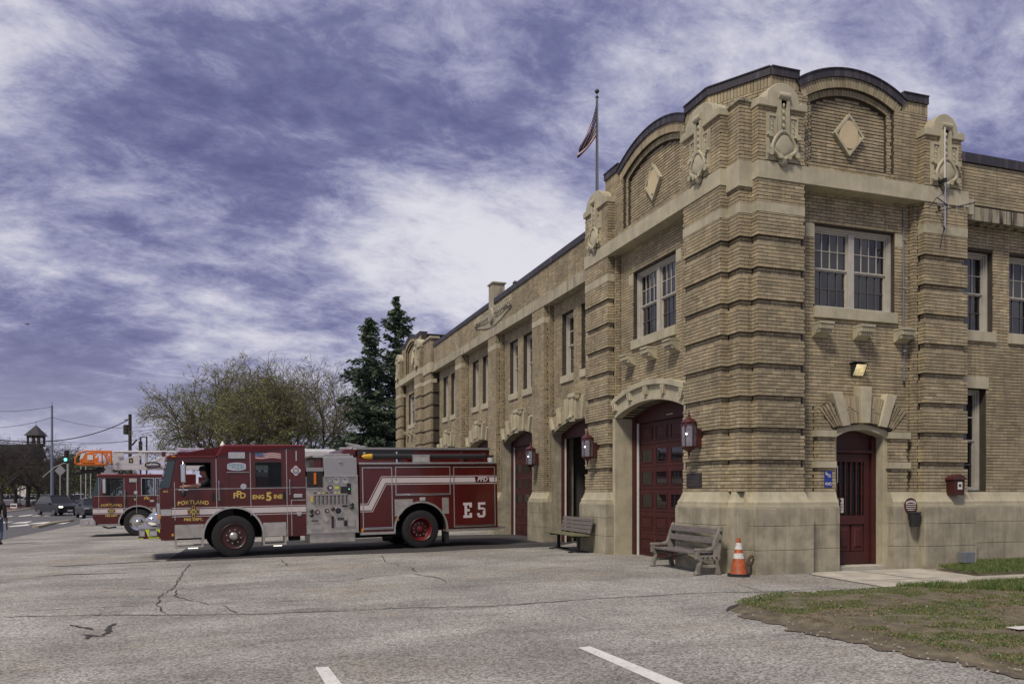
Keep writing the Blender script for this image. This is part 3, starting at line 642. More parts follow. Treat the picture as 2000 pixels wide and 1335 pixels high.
# ---- stone arch over the wide door (near pavilion) with small carved brackets
def label_arch(fn, ac, name='arch_stone'):
    r_, z_ = arcgeo(AW, AZS, AZC); t = math.asin(AW/r_); n = 7
    for i in range(n):
        q0 = -t+2*t*i/n+.0008; q1 = -t+2*t*(i+1)/n-.0008
        mb = MB(); mb.ring(fn, ac, z_, r_, r_+.10, q0, q1, -.3, .185, 4); mb.ring(fn, ac, z_, r_+.1, r_+.34, q0, q1, -.3, .162, 4); mb.ring(fn, ac, z_, r_+.34, r_+.46, q0, q1, -.3, .235, 4); mb.build(name, M['stone'], ST, bevel=.006)
    for i in range(5):
        q = (i-2)*t*.46; c, s = math.cos(q), math.sin(q)
        def g(a, z, d): return fn(ac+(r_+.115+z)*s+a*c, z_+(r_+.115+z)*c-a*s, d)
        mb = MB(); mb.frustum([(-.06, 0), (.06, 0), (.095, .225), (-.095, .225)], [(-.05, .03), (.05, .03), (.08, .21), (-.08, .21)], g, .15, .235)
        for k in range(4): mb.box(-.075+k*.012, .075-k*.012, .18-k*.05, .205-k*.05, .23, .25, g)
        for k in (-1, 1): mb.cyl(g(k*.05, .02, .235), g(k*.05, .2, .24), .018, n=6)
        mb.build('carved_bracket', M['stone'], ST, bevel=.004)
    for sg in (-1, 1): MB().box(ac+sg*(AW-.01) if sg > 0 else ac-AW-.13, ac+AW+.13 if sg > 0 else ac-AW+.01, -.1, AZS-.005, -.3, .18, fn).build('jamb_stone', M['stone'], ST, bevel=.006)
label_arch(PX(.3), 3.8)
# ---- fan arches over the four bays: brick fans between radiating stone ribs, carved keystone
def fan(fn, ac, hw):
    r_, z_ = arcgeo(hw, BZS, BZC); t = math.asin(hw/r_); tops = {0: .74, 1: .56, 2: .50, 3: .44}
    mb = MB(); mb.ring(fn, ac, z_, r_, r_+.05, -t, t, -.3, .045, 14); mb.build('arch_stone', M['stone'], ST)
    for i in (-3, -2, -1, 1, 2, 3):
        q = i*t*.30; c, s = math.cos(q), math.sin(q); h = {1: .62, 2: .52, 3: .43}[abs(i)]; lean = q*1.4; c2, s2 = math.cos(lean), math.sin(lean)
        b = (ac+(r_+.05)*s, z_+(r_+.05)*c); g = lambda a, z, d: fn(b[0]+a*c2+z*s2, b[1]-a*s2+z*c2, d)
        MB().frustum([(-.075, 0), (.075, 0), (.09, h), (-.09, h)], [(-.065, 0), (.065, 0), (.08, h-.01), (-.08, h-.01)], g, -.1, .13).build('arch_rib', M['stone'], ST)
    for i in range(-3, 4):
        q0 = (i-.5)*t*.285
    n = int(2*t*r_/CH)
    for i in range(n):
        q = -t*.985+2*t*.985*(i+.5)/n; u = abs(q)/t; h = .30+.20*(1-min(1, u/1.0)); h = {0: .52, 1: .46, 2: .40, 3: .34}[min(3, int(u*3.4))]
        b = (ac+(r_+.055)*math.sin(q), z_+(r_+.055)*math.cos(q)); le = q*1.4
        soldier(fn, b[0], b[1], le, .20, CH, .055); soldier(fn, b[0]+.205*math.sin(le), b[1]+.205*math.cos(le), le, h-.205, CH, .055)
    zk = z_+r_; mb = MB(); g = lambda a, z, d: fn(ac+a, zk-.05+z, d)
    mb.frustum([(-.17, 0), (.17, 0), (.24, .70), (-.24, .70)], [(-.14, .03), (.14, .03), (.21, .68), (-.21, .68)], g, -.1, .14); mb.box(-.10, .10, -.04, .62, .1, .20, g)
    ks = mb.build('keystone', M['stone'], ST, bevel=.012)
    mb = MB(); mb.cyl(g(-.25, .70, .12), g(.25, .70, .12), .085, n=12); mb.cyl(g(-.1, .1, .2), g(.1, .1, .2), .05, n=10); mb.box(-.26, .26, .76, .80, -.1, .19, g)
    for sg in (-1, 1): mb.cyl(g(sg*.05, .12, .2), g(sg*.065, .56, .2), .03, n=6)
    mb.build('scroll', M['stone'], ks, smooth=True)
for (y0, y1), c in zip(BAYS, BC): fan(PX(.58), c, (y1-y0)/2)
# ---- windows
PANE = {}
def window(fn, a0, a1, z0, z1, d, units, cols, rws, single=False, sill=True, sd=.06, sillw=.02, fine=True):
    wo = MB(); fw = .055; mw = .14
    wo.box(a0, a0+fw, z0, z1, d-.06, d+.06, fn).box(a1-fw, a1, z0, z1, d-.06, d+.06, fn).box(a0+fw, a1-fw, z1-fw, z1, d-.06, d+.06, fn).box(a0+fw, a1-fw, z0, z0+.05, d-.06, d+.08, fn)
    wo.box(a0+fw, a0+fw+.035, z0+.05, z1-fw, d-.06, d+.03, fn).box(a1-fw-.035, a1-fw, z0+.05, z1-fw, d-.06, d+.03, fn).box(a0+fw+.035, a1-fw-.035, z1-fw-.035, z1-fw, d-.06, d+.03, fn)
    A0, A1 = a0+fw+.035, a1-fw-.035; zt = z1-fw-.035; zb = z0+.05; spans = []
    if units == 2:
        c = (A0+A1)/2; wo.box(c-mw/2, c+mw/2, zb, zt, d-.06, d+.05, fn); spans = [(A0, c-mw/2), (c+mw/2, A1)]
    else: spans = [(A0, A1)]
    W = wo.build('window', M['frame'], ST, bevel=.004); zm = (zt+zb)/2
    for p, q in spans:
        for up, (za, zc2) in enumerate(((zb, zm), (zm, zt))):
            dd = d-.02 if up else d-.045; s = .03
            f = MB(); f.box(p, p+s, za, zc2, dd-.02, dd+.02, fn).box(q-s, q, za, zc2, dd-.02, dd+.02, fn).box(p+s, q-s, za, za+s, dd-.02, dd+.021, fn).box(p+s, q-s, zc2-s, zc2, dd-.02, dd+.021, fn)
            f.build('sash', M['frame'], W)
            g0, g1, h0, h1 = p+s, q-s, za+s, zc2-s; mu = .008 if fine else .014
            f = MB()
            for i in range(1, cols): x = g0+(g1-g0)*i/cols; f.box(x-mu, x+mu, h0, h1, dd-.013, dd+.013, fn)
            for j in range(1, rws): z = h0+(h1-h0)*j/rws; f.box(g0, g1, z-mu, z+mu, dd-.012, dd+.012, fn)
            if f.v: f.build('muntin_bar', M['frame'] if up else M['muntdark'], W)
            if fine:
                for i in range(cols):
                    for j in range(rws):
                        e = .002; x0, x1 = g0+(g1-g0)*i/cols, g0+(g1-g0)*(i+1)/cols; y0, y1 = h0+(h1-h0)*j/rws, h0+(h1-h0)*(j+1)/rws
                        tl = random.uniform(-.004, .004); t2 = random.uniform(-.003, .003)
                        pts = [fn(x0, y0, dd-.006+tl), fn(x1, y0, dd-.006-tl+t2), fn(x1, y1, dd-.006-tl), fn(x0, y1, dd-.006+tl-t2)]; bk = [fn(x0, y0, dd-.011), fn(x1, y0, dd-.011), fn(x1, y1, dd-.011), fn(x0, y1, dd-.011)]
                        MB().hexa(pts+bk).build('pane', M['glass'], W)
            else: MB().box(g0, g1, h0, h1, dd-.010, dd-.004, fn).build('pane', M['glass'], W)
    if sill:
        MB().box(a0-sillw, a1+sillw, z0-.22, z0-.002, -.25, sd, fn).build('sill', M['stone'], ST, bevel=.008)
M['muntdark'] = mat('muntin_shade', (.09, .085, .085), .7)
window(PY(.3), 1.98, 3.98, WZ0, WZ1, -.17, 2, 4, 2, sillw=.03)
window(PX(.3), 2.78, 4.82, WZ0, WZ1, -.17, 2, 4, 2, sillw=.03)
window(PX(.3), FC-1.02, FC+1.02, WZ0, WZ1, -.17, 2, 3, 2, fine=False)
for c in BC:
    for s in (-1, 1): window(PX(.58), c+min(s*.28, s*1.17), c+max(s*.28, s*1.17), 5.08, 6.95, -.2, 1, 2, 2, fine=False, sillw=.05, sd=.05)
for a, b in WW: window(PY(.58), a, b, 5.08, 6.85, -.2, 1, 3, 2, fine=a < 8, sillw=.05, sd=.05)
for a, b in ((5.95, 6.78), (8.05, 8.9), (10.2, 11.05)):
    window(PY(.58), a, b, 1.60, 3.83, -.24, 1, 2, 2, sill=False, fine=False); MB().box(a-.06, b+.06, 3.83, 4.08, -.3, .012, PY(.58)).build('lintel', M['stone'], ST, bevel=.006)
# stone quoins beside the big windows
for fn, a0, a1 in ((PY(.3), 1.98, 3.98), (PX(.3), 2.78, 4.82)):
    for p, q in ((a0-.22, a0-.003), (a1+.003, a1+.22)): MB().box(p, q, WZ1-.27, WZ1-.003, -.2, .006, fn).build('quoin_stone', M['stone'], ST, bevel=.004)
# projecting brackets under the windows
def bracket(fn, a, z):
    mb = MB(); w_ = .16
    side = [(0, 0), (0, -.24), (.12, -.23), (.22, -.18), (.25, -.12), (.35, -.09), (.35, 0)]
    n = len(side); vs = [fn(a-w_, z+q, p-.1) for p, q in side]+[fn(a+w_, z+q, p-.1) for p, q in side]
    mb.add(vs, [tuple(range(n)), tuple(range(2*n-1, n-1, -1))]+[(i, (i+1) % n, n+(i+1) % n, n+i) for i in range(n)])
    b = mb.build('bracket', M['stone'], ST, bevel=.006); mb = MB(); mb.box(a-w_-.006, a+w_+.006, z+.002, z+.045, -.05, .275, fn)
    for i in range(7): x = a-w_+.02+i*(2*w_-.04)/6; mb.cyl(fn(x, z-.10, .25), fn(x, z-.04, .262), .018, n=6)
    mb.cyl(fn(a-w_+.01, z-.135, .185), fn(a+w_-.01, z-.135, .185), .038, n=10); mb.build('carving', M['stone'], b)
for a in (2.07, 3.07, 4.10): bracket(PY(.3), a, 4.86)
for a in (2.75, 3.80, 4.85): bracket(PX(.3), a, 4.86)
for a in (FC-1.05, FC, FC+1.05): bracket(PX(.3), a, 4.86)
# ---- carved cartouches on the upper piers
def cartouche(fn, ac, w_):
    z0 = 7.86; hw = w_/2
    mb = MB(); pts = [(-hw-.02, 8.86), (hw+.02, 8.86), (hw+.02, 9.0), (hw-.12, 9.02)]
    hr = hw-.16; pts += [(hr*math.cos(q), 8.98+.36*math.sin(q)) for q in [PI*i/14 for i in range(15)]]+[(-hw+.12, 9.02), (-hw-.02, 9.0)]
    mb.prism([(ac+a, z) for a, z in pts], fn, -.3, .05); H = mb.build('cartouche', M['stone'], ST, bevel=.012)
    mb = MB(); mb.box(ac-.355, ac+.355, z0+.0, z0+.88, -.02, .022, fn)
    for sg in (-1, 1):
        mb.box(ac+min(sg*.13, sg*.34), ac+max(sg*.13, sg*.34), z0+.02, z0+.86, -.02, .03, fn)
        for q in (.15, .325): mb.box(ac+sg*q-.014, ac+sg*q+.014, z0+.05, z0+.85, .02, .055, fn)
        mb.box(ac+min(sg*.15, sg*.325), ac+max(sg*.15, sg*.325), z0+.82, z0+.85, .02, .054, fn)
        mb.cyl(fn(ac+sg*.24, z0+.45, .035), fn(ac+sg*.24, z0+.78, .035), .012, n=6)
        for i in range(4): mb.ball(fn(ac+sg*.24, z0+.46+i*.1, .045), .022, n=6, m=4)
    mb.build('back_panel', M['stone'], H)
    mb = MB()
    for sg in (-1, 1): mb.box(ac+sg*.095-.03, ac+sg*.095+.03, z0+.40, z0+1.24, .0, .085, fn)
    mb.box(ac-.07, ac+.07, z0+.40, z0+1.2, .0, .05, fn); mb.cyl(fn(ac-.13, z0+1.22, .05), fn(ac+.13, z0+1.22, .05), .075, n=14)
    for i in range(5): mb.ball(fn(ac, z0+.52+i*.13, .06), .034-.003*i, .036, .05, n=8, m=5)
    mb.build('console', M['stone'], H, smooth=True)
    mb = MB(); n = 22; cz = z0+.28
    sh = [(.29*math.cos(t)*(1+.12*math.cos(3*t+PI/2)), .27*math.sin(t)*(1+.10*math.cos(4*t))) for t in [2*PI*i/n for i in range(n)]]
    mb.frustum([(ac+a, cz+b) for a, b in sh], [(ac+a*.9, cz+b*.9) for a, b in sh], fn, 0, .075)
    mb.tube([fn(ac+a*.88, cz+b*.88, .08) for a, b in sh+sh[:1]], .032, 6)
    lp = [(.8, .06), (.76, .075), (.6, .09), (.35, .098), (.03, .10)]; vs = []
    for k, d in lp: vs += [fn(ac+a*k*.95, cz+.01+b*k*.95, d) for a, b in sh]
    m_ = len(lp); mb.add(vs, [(i*n+k, i*n+(k+1) % n, (i+1)*n+(k+1) % n, (i+1)*n+k) for i in range(m_-1) for k in range(n)]+[tuple(range(n))[::-1], tuple(range((m_-1)*n, m_*n))])
    for sg in (-1, 1):
        mb.cyl(fn(ac+sg*.10, cz-.22, .06), fn(ac+sg*.10, cz-.22, .12), .05, n=10); mb.cyl(fn(ac+sg*.31, cz+.18, .03), fn(ac+sg*.31, cz+.18, .1), .055, n=9); mb.cyl(fn(ac+sg*.30, cz-.16, .03), fn(ac+sg*.30, cz-.16, .1), .06, n=9)
    mb.build('shield', M['stone'], H, smooth=True)
    mb = MB(); mb.lathe([(.02, -.10), (.06, -.07), (.10, -.03), (.11, .02)], 10, lambda x, y, h: fn(ac+x, z0-.02+h, .05+y*.5)); mb.build('pendant', M['stonedirty'], H, smooth=True)
cartouche(PX(0), 1.28, 1.4); cartouche(PX(0), 6.32, 1.4); cartouche(PY(0), .975, 1.07); cartouche(PY(0), 4.955, .99)
cartouche(PX(0), 28.0, 1.4); cartouche(PX(0), 33.0, 1.4)
# carved crest on the long parapet with the stub pier above it
fn = PX(.3); cy = 16.15; mb = MB(); mb.box(15.95, 16.5, 8.3, 9.32, -.4, .06, fn); mb.box(15.9, 16.55, 9.32, 9.38, -.45, .1, fn); mb.build('parapet_stub', M['stonestain'], ST, bevel=.01)
mb = MB(); mb.prism([(13.9, 8.05), (14.2, 8.0), (15.4, 7.8), (16.15, 7.72), (16.9, 7.8), (18.1, 8.0), (18.4, 8.05), (18.4, 8.45), (16.8, 8.42), (16.15, 8.5), (15.5, 8.42), (13.9, 8.45)], fn, -.05, .03); cr = mb.build('crest', M['stonedirty'], ST, bevel=.01)
mb = MB()
for sg in (-1, 1):
    for i in range(11):
        q = i/10; a = cy+sg*(.45+1.7*q); z = 8.22-.03*math.sin(6*q); mb.ball(fn(a, z, .05), .07, .14-.05*q, .11-.02*q, n=7, m=4); mb.ball(fn(a+.05, z+.15-.03*q, .04), .04, .06, .09, n=6, m=4); mb.ball(fn(a-.05, z-.15+.05*q, .04), .04, .07, .08, n=6, m=4)
    mb.tube([fn(cy+sg*(.3+.18*k), 8.32-.02*k+.05*math.sin(k*1.7), .07) for k in range(11)], .03, 5)
sh = [(.30*math.cos(t), .34*math.sin(t)) for t in [2*PI*i/16 for i in range(16)]]
mb.frustum([(cy+a, 8.15+b) for a, b in sh], [(cy+a*.75, 8.15+b*.75) for a, b in sh], fn, .02, .12); mb.build('garland', M['stonedirty'], cr, smooth=True)
# ---- small door surround on the right front
fn = PY(.3); dd = .11
for side, (p, q) in enumerate(((1.96, DC-DW), (DC+DW, 4.20))):
    WALL.box(p+.012, q-.012, 1.5, 2.78, -.3, dd-.012, fn); rows(PY(.3-dd), p, q, Z0, 2.04); rows(PY(.3-dd), p, q, 2.17, 2.65)
    if side: rows(PX(q), .19, .3, Z0, 2.65) if 0 else None
    rows(PX(p), .3-dd, .3, Z0, 2.65)
    for za, zb in ((2.04, 2.17), (2.65, 2.78)): MB().box(p-.05, q+(.0 if side == 0 else .05), za, zb, -.1, dd+.045, fn).build('impost_stone', M['stone'], ST, bevel=.006)
    e = p+.0 if side == 0 else q
    plinth(PY(.3-dd), 1.51 if side == 0 else p, q+.008 if side == 0 else 4.46, .3, 0, 0, side)
    WALL.box(p+.012, q-.012, 2.78, 3.2, -.3, dd-.012, fn)
    if side == 0: rows(PY(.3-dd), p, q-.02, 2.78, 3.25); rows(PX(p), .3-dd, .3, 2.78, 3.25)
    else: rows(PY(.3-dd), p+.02, q, 2.78, 3.20)
r_, z_ = arcgeo(DW, 2.78, 2.95); t = math.asin(DW/r_)
def rad(a0, z0, a1, z1): return math.atan2(a1-a0, z1-z0)
mb = MB(); mb.prism([(DC-.10, 2.945), (DC+.10, 2.945), (DC+.145, 3.67), (DC-.145, 3.67)], fn, -.1, .20); mb.build('keystone', M['stone'], ST, bevel=.008)
for sg in (-1, 1):
    mb = MB(); mb.prism([(DC+sg*.36, 2.895), (DC+sg*.55, 2.865), (DC+sg*.80, 3.53), (DC+sg*.56, 3.56)], fn, -.1, .17); mb.build('arch_rib', M['stone'], ST, bevel=.008)
    for (b0, b1, t0, t1, n, h0, h1) in ((.105, .355, .15, .50, 5, 3.50, 3.44), (.56, .76, .80, 1.10, 4, 3.36, 3.20)):
        for i in range(n):
            u0 = (i+.06)/n; u1 = (i+.94)/n; zb = 2.955-.10*((b0+(b1-b0)*(i+.5)/n)/.7)**2; zt = h0+(h1-h0)*(i+.5)/n
            a0, a1 = b0+(b1-b0)*u0, b0+(b1-b0)*u1; c0, c1 = t0+(t1-t0)*u0, t0+(t1-t0)*u1; zmid = (zb+zt)/2+random.uniform(-.08, .08); kk = (zmid-zb)/(zt-zb)
            for (ka, kb) in ((0, kk-.012), (kk+.012, 1)):
                L4 = [(DC+sg*(a0+(c0-a0)*ka), zb+(zt-zb)*ka), (DC+sg*(a1+(c1-a1)*ka), zb+(zt-zb)*ka), (DC+sg*(a1+(c1-a1)*kb), zb+(zt-zb)*kb), (DC+sg*(a0+(c0-a0)*kb), zb+(zt-zb)*kb)]
                SOL.append((fn, L4, dd+.02+random.uniform(-.004, .004), tone()))
    WALL.prism([(DC, 2.95), (DC+sg*.76, 2.80), (DC+sg*1.08, 3.17), (DC+sg*.5, 3.42), (DC, 3.48)], fn, -.1, dd)
mb = MB(); mb.ring(fn, DC, z_, r_-.13, r_+.004, -t, t, -.34, .06, 12); mb.build('arch_stone', M['stone'], ST)
for sg in (-1, 1): MB().box(DC+min(sg*(DW+.02), sg*(DW-.10)), DC+max(sg*(DW+.02), sg*(DW-.10)), -.1, 2.70, -.34, .02, fn).build('door_jamb', M['stone'], ST, bevel=.006)
# the red entrance door: panels, glazing with turned bars
dp = -.24; mb = MB(); wD = DW-.09
mb.box(DC-wD, DC-wD+.12, .08, 2.85, dp-.1, dp+.06, fn).box(DC+wD-.12, DC+wD, .08, 2.85, dp-.1, dp+.06, fn).box(DC-wD+.12, DC+wD-.12, 2.36, 2.42, dp-.1, dp+.08, fn).box(DC-wD+.12, DC+wD-.12, 2.42, 2.9, dp-.1, dp, fn)
D = mb.build('entrance_door', M['doorred'], ST, bevel=.005); x0, x1 = DC-wD+.13, DC+wD-.13
mb = MB(); mb.box(x0, x0+.13, .09, 2.35, dp-.06, dp+.01, fn).box(x1-.13, x1, .09, 2.35, dp-.06, dp+.01, fn)
for za, zb in ((.09, .34), (.90, 1.08), (2.18, 2.35)): mb.box(x0+.13, x1-.13, za, zb, dp-.06, dp+.009, fn)
mb.build('door_leaf', M['doorred'], D, bevel=.005)
xm = (x0+x1)/2
for p, q in ((x0+.14, xm-.02), (xm+.02, x1-.14)):
    MB().box(p, q, .35, .89, dp-.05, dp-.015, fn).build('panel', M['doorred'], D); MB().frustum([(p+.05, .41), (q-.05, .41), (q-.05, .83), (p+.05, .83)], [(p+.09, .46), (q-.09, .46), (q-.09, .78), (p+.09, .78)], fn, dp-.02, dp+.012).build('panel', M['doorred'], D)
MB().box(x0+.13, x1-.13, 1.08, 2.18, dp-.04, dp-.03, fn).build('pane', mat('door_glass', (.006, .006, .007), .3, spec=.2), D)
for i in range(5):
    a = x0+.19+i*(x1-x0-.38)/4; mb = MB(); mb.lathe([(.012, 1.08), (.012, 1.14), (.02, 1.16), (.012, 1.2), (.014, 1.5), (.022, 1.56), (.012, 1.6), (.022, 1.66), (.012, 1.72), (.014, 2.02), (.022, 2.08), (.012, 2.12), (.03, 2.18)], 8, lambda x, y, h: fn(a+x, h, dp-.005+y)); mb.build('baluster', M['doorred'], D, smooth=True)
mb = MB(); mb.box(x0+.02, x0+.05, 1.02, 1.16, dp+.01, dp+.03, fn); mb.cyl(fn(x0+.035, 1.09, dp+.03), fn(x0+.035, 1.09, dp+.08), .022, n=10); mb.build('door_handle', M['steel'], D)
mb = MB(); mb.box(x0+.16, x0+.30, 1.14, 1.44, dp-.028, dp-.024, fn); o = mb.build('door_notice', M['white'], D)
mb = MB(); mb.cyl(fn(x0+.23, 1.38, dp-.023), fn(x0+.23, 1.38, dp-.0225), .022, n=10)
for i in range(5): mb.box(x0+.18, x0+.28, 1.19+i*.03, 1.20+i*.03, dp-.024, dp-.0228, fn)
mb.build('print', M['blackm'], D); MB().box(x0+.10, x0+.112, 1.75, 2.1, dp+.012, dp+.03, fn).build('pull_bar', M['chrome'], D)
MB().box(DC-DW+.1, DC+DW-.1, -.1, .075, -.5, .08, fn).build('door_step', M['concrete'], ST, bevel=.008)
# ---- garage doors
def garage(fn, ac, hw, ztop, zarc, dp, rws=6, open_=False, detail=True):
    mb = MB(); fw = .16
    for sg in (-1, 1): mb.box(ac+min(sg*(hw+.2), sg*(hw-fw)), ac+max(sg*(hw+.2), sg*(hw-fw)), 0, zarc+.1, dp-.1, dp+.1, fn)
    mb.box(ac-hw+fw, ac+hw-fw, ztop, zarc+.35, dp-.1, dp+.06, fn); mb.box(ac-hw+fw, ac+hw-fw, ztop-.03, ztop, dp-.06, dp+.09, fn)
    G = mb.build('garage_door', M['doorred'], ST, bevel=.006); a0, a1 = ac-hw+fw, ac+hw-fw
    mb = MB()
    for sg in (-1, 1): a = ac+sg*(hw-fw-.03); mb.box(a-.025, a+.025, 0, ztop-.03, dp+.01, dp+.05, fn)
    mb.build('door_track', M['white'], G)
    if open_: return G
    rh_ = (ztop-.03)/rws; cols = 4
    for j in range(rws):
        z0 = j*rh_; glazed = j in (rws-2, rws-3, rws-4)
        s = MB(); s.box(a0+.055, a1-.055, z0+.004, z0+rh_-.004, dp-.05, dp-.012, fn); sec = s.build('door_section', M['doorred'], G)
        if not detail: continue
        for i in range(cols):
            p = a0+.06+(a1-a0-.12)*i/cols+.08; q = a0+.06+(a1-a0-.12)*(i+1)/cols-.08
            f = MB()
            for (u0, u1, v0, v1) in ((p, q, z0+.10, z0+.125), (p, q, z0+rh_-.125, z0+rh_-.10), (p, p+.03, z0+.125, z0+rh_-.125), (q-.03, q, z0+.125, z0+rh_-.125)): f.box(u0, u1, v0, v1, dp-.03, dp+.004, fn)
            f.build('panel_frame' if not glazed else 'window_frame', M['doorred'], G)
            if glazed: MB().box(p+.03, q-.03, z0+.125, z0+rh_-.125, dp-.02, dp-.008, fn).build('pane', M['glass'], G)
            else: MB().box(p+.06, q-.06, z0+.16, z0+rh_-.16, dp-.02, dp+.0, fn).build('panel', M['doorred'], G)
    return G
garage(PX(.3), 3.8, AW+.0, 3.30, 3.68, -.40)
G1 = garage(PX(.58), BC[0], (BAYS[0][1]-BAYS[0][0])/2, 3.25, 3.7, -.36, open_=True)
for i in (1, 2, 3): garage(PX(.58), BC[i], (BAYS[i][1]-BAYS[i][0])/2, 3.25, 3.7, -.36, detail=i == 1)
c = 3.8; MB().box(c-.3, c-.02, 3.36, 3.375, -.335, -.33, PX(.3)).build('door_sticker', M['white'], ST)
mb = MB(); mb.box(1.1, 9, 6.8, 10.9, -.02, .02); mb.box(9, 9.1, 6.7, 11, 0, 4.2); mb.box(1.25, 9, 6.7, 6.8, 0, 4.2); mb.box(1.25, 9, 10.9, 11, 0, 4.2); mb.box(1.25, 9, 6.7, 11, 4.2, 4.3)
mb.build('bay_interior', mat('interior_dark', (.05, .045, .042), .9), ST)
mb = MB(); mb.box(1.3, 14, 7.0, 33.5, .01, .05) if 0 else None
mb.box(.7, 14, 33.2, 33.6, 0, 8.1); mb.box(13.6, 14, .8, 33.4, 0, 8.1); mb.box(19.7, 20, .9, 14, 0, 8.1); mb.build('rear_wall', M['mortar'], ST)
# ---- emit bricks
def brick_mesh(items, sols, name):
    n = len(items)+len(sols); V = np.zeros((n*8, 3), np.float32); T = np.ones((n*8, 4), np.float32)
    for i, (fn, a0, a1, z0, z1, d, tn) in enumerate(items):
        b = d-.10
        V[i*8:i*8+8] = [fn(a0, z0, d), fn(a1, z0, d), fn(a1, z1, d), fn(a0, z1, d), fn(a0, z0, b), fn(a1, z0, b), fn(a1, z1, b), fn(a0, z1, b)]; T[i*8:i*8+8, :3] = tn
    k = len(items)
    for j, (fn, q, d, tn) in enumerate(sols):
        i = k+j; V[i*8:i*8+8] = [fn(a, z, d) for a, z in q]+[fn(a, z, d-.1) for a, z in q]; T[i*8:i*8+8, :3] = tn
    base = (np.arange(n)*8)[:, None, None]
    Fq = (base+np.array([[0, 1, 2, 3], [0, 4, 5, 1], [1, 5, 6, 2], [2, 6, 7, 3], [3, 7, 4, 0]])[None]).reshape(-1, 4)
    me = bpy.data.meshes.new(name); me.vertices.add(n*8); me.vertices.foreach_set('co', V.ravel()); me.loops.add(Fq.size); me.loops.foreach_set('vertex_index', Fq.ravel().astype(np.int32))
    me.polygons.add(len(Fq)); me.polygons.foreach_set('loop_start', np.arange(len(Fq), dtype=np.int32)*4); me.update(calc_edges=True)
    me.shade_flat(); at_ = me.attributes.new('tone', 'FLOAT_COLOR', 'POINT'); at_.data.foreach_set('color', T.ravel()); me.materials.append(M['brick'])
    return me
wall = WALL.build('wall', M['mortar'], ST, recalc=False)
def full(b): return b[0].k and b[2]-b[1] > .185 and b[4]-b[3] > .05 and b[0].k in (('Y', 0), ('X', 0)) and (b[1] < 2.2 if b[0].k[0] == 'X' else b[1] < 1.6)
cand = sorted([i for i, b in enumerate(BR) if full(b)], key=lambda i: (Vector(BR[i][0]((BR[i][1]+BR[i][2])/2, BR[i][3], 0))-CAM).length)[:300]
pick = set(cand); VAR = []
for k in range(10):
    me = brick_mesh([(PY(0), -.0995, .0995, -.029, .029, .05, tone())], [], 'brick'); VAR.append(me)
for i in cand:
    fn, a0, a1, z0, z1, d, tn = BR[i]; o = bpy.data.objects.new('brick', VAR[i % 10]); COL.objects.link(o); o.parent = wall
    o.location = fn((a0+a1)/2, (z0+z1)/2, d-.05); o.rotation_euler = (0, 0, 0 if fn.k[0] == 'Y' else -PI/2); o.scale = ((a1-a0)/.199, 1, (z1-z0)/.058)
rest = [b for i, b in enumerate(BR) if i not in pick]
me = brick_mesh(rest, SOL, 'brickwork'); o = bpy.data.objects.new('brickwork', me); COL.objects.link(o); o.parent = wall; o['kind'] = 'stuff'
print('BRICKS', len(BR), len(SOL))
# ================================================================ THINGS ON AND AROUND THE STATION
M['lampred'] = mat('lantern_paint', (.068, .011, .0095), .5, var=.35, vscale=9, coat=.2)
M['frost'] = mat('frosted_glass', (.20, .20, .235), .2, var=.35, vscale=9)
M['bulb'] = mat('lit_bulb', (.9, .9, .95), .3, emit=(.85, .88, 1.), estr=5)
def lantern(loc, label):
    T = thing('wall_lantern', label, 'lantern', loc, 0, 'red wall lanterns along the front'); n = 6
    def hexp(r, z, o=0): return [(r*math.cos(2*PI*i/n+PI/6), r*math.sin(2*PI*i/n+PI/6), z) for i in range(n)]
    mb = MB(); mb.lathe([(.20, .0), (.215, .02), (.215, .045), (.16, .05)], 6); mb.build('base_ring', M['lampred'], T)
    mb = MB(); mb.lathe([(.235, .66), (.25, .69), (.20, .735), (.12, .79), (.05, .83), (.035, .86), (.05, .88), (.02, .92), (.012, .99), (.003, 1.06)], 6); mb.build('roof', M['lampred'], T)
    mb = MB(); mb.lathe([(.006, -.30), (.02, -.26), (.014, -.22), (.04, -.17), (.014, -.13), (.05, -.10), (.12, -.06), (.20, -.002)], 8); mb.build('finial', M['lampred'], T, smooth=True)
    A = hexp(.195, .045); B = hexp(.205, .66)
    for i in range(6):
        MB().cyl(A[i], B[i], .018, n=6).build('post', M['lampred'], T)
        a0, a1, b0, b1 = [Vector(q)*.97 for q in (A[i], A[(i+1) % 6], B[i], B[(i+1) % 6])]
        pts = [a0, a1, a0.lerp(a1, 1).lerp(b1, 1), b0]; a0.z = a1.z = .045; b0.z = b1.z = .66
        nrm = ((a1-a0).cross(b0-a0)).normalized()*.004
        MB().hexa([a0, a1, b1, b0, a0+nrm, a1+nrm, b1+nrm, b0+nrm]).build('pane', M['frost'], T)
        mb = MB(); e = (a1-a0)    # arched head of each light
        for s in range(6):
            t0, t1 = s/6, (s+1)/6; h0 = .13*abs(2*t0-1)**2; h1 = .13*abs(2*t1-1)**2; q = nrm*2
            if nrm.dot(Vector((a0.x, a0.y, 0))) < 0: q = -q
            P4 = [b0.lerp(b1, t0), b0.lerp(b1, t1), b0.lerp(b1, t1)-Vector((0, 0, .02+h1)), b0.lerp(b1, t0)-Vector((0, 0, .02+h0))]
            mb.hexa([p+q for p in P4]+[p+q*2.2 for p in P4])
        mb.build('arched_head', M['lampred'], T)
    MB().ball((-.150, -.115, .37), .026, n=8, m=6).build('bulb', M['bulb'], T)
    mb = MB(); mb.box(.20, .34, -.10, .10, .02, .52); mb.box(.12, .21, -.05, .05, .46, .50); mb.box(.12, .22, -.05, .05, .03, .07); mb.build('wall_bracket', M['lampred'], T, bevel=.01)
    T.scale = (.74,)*3; return T
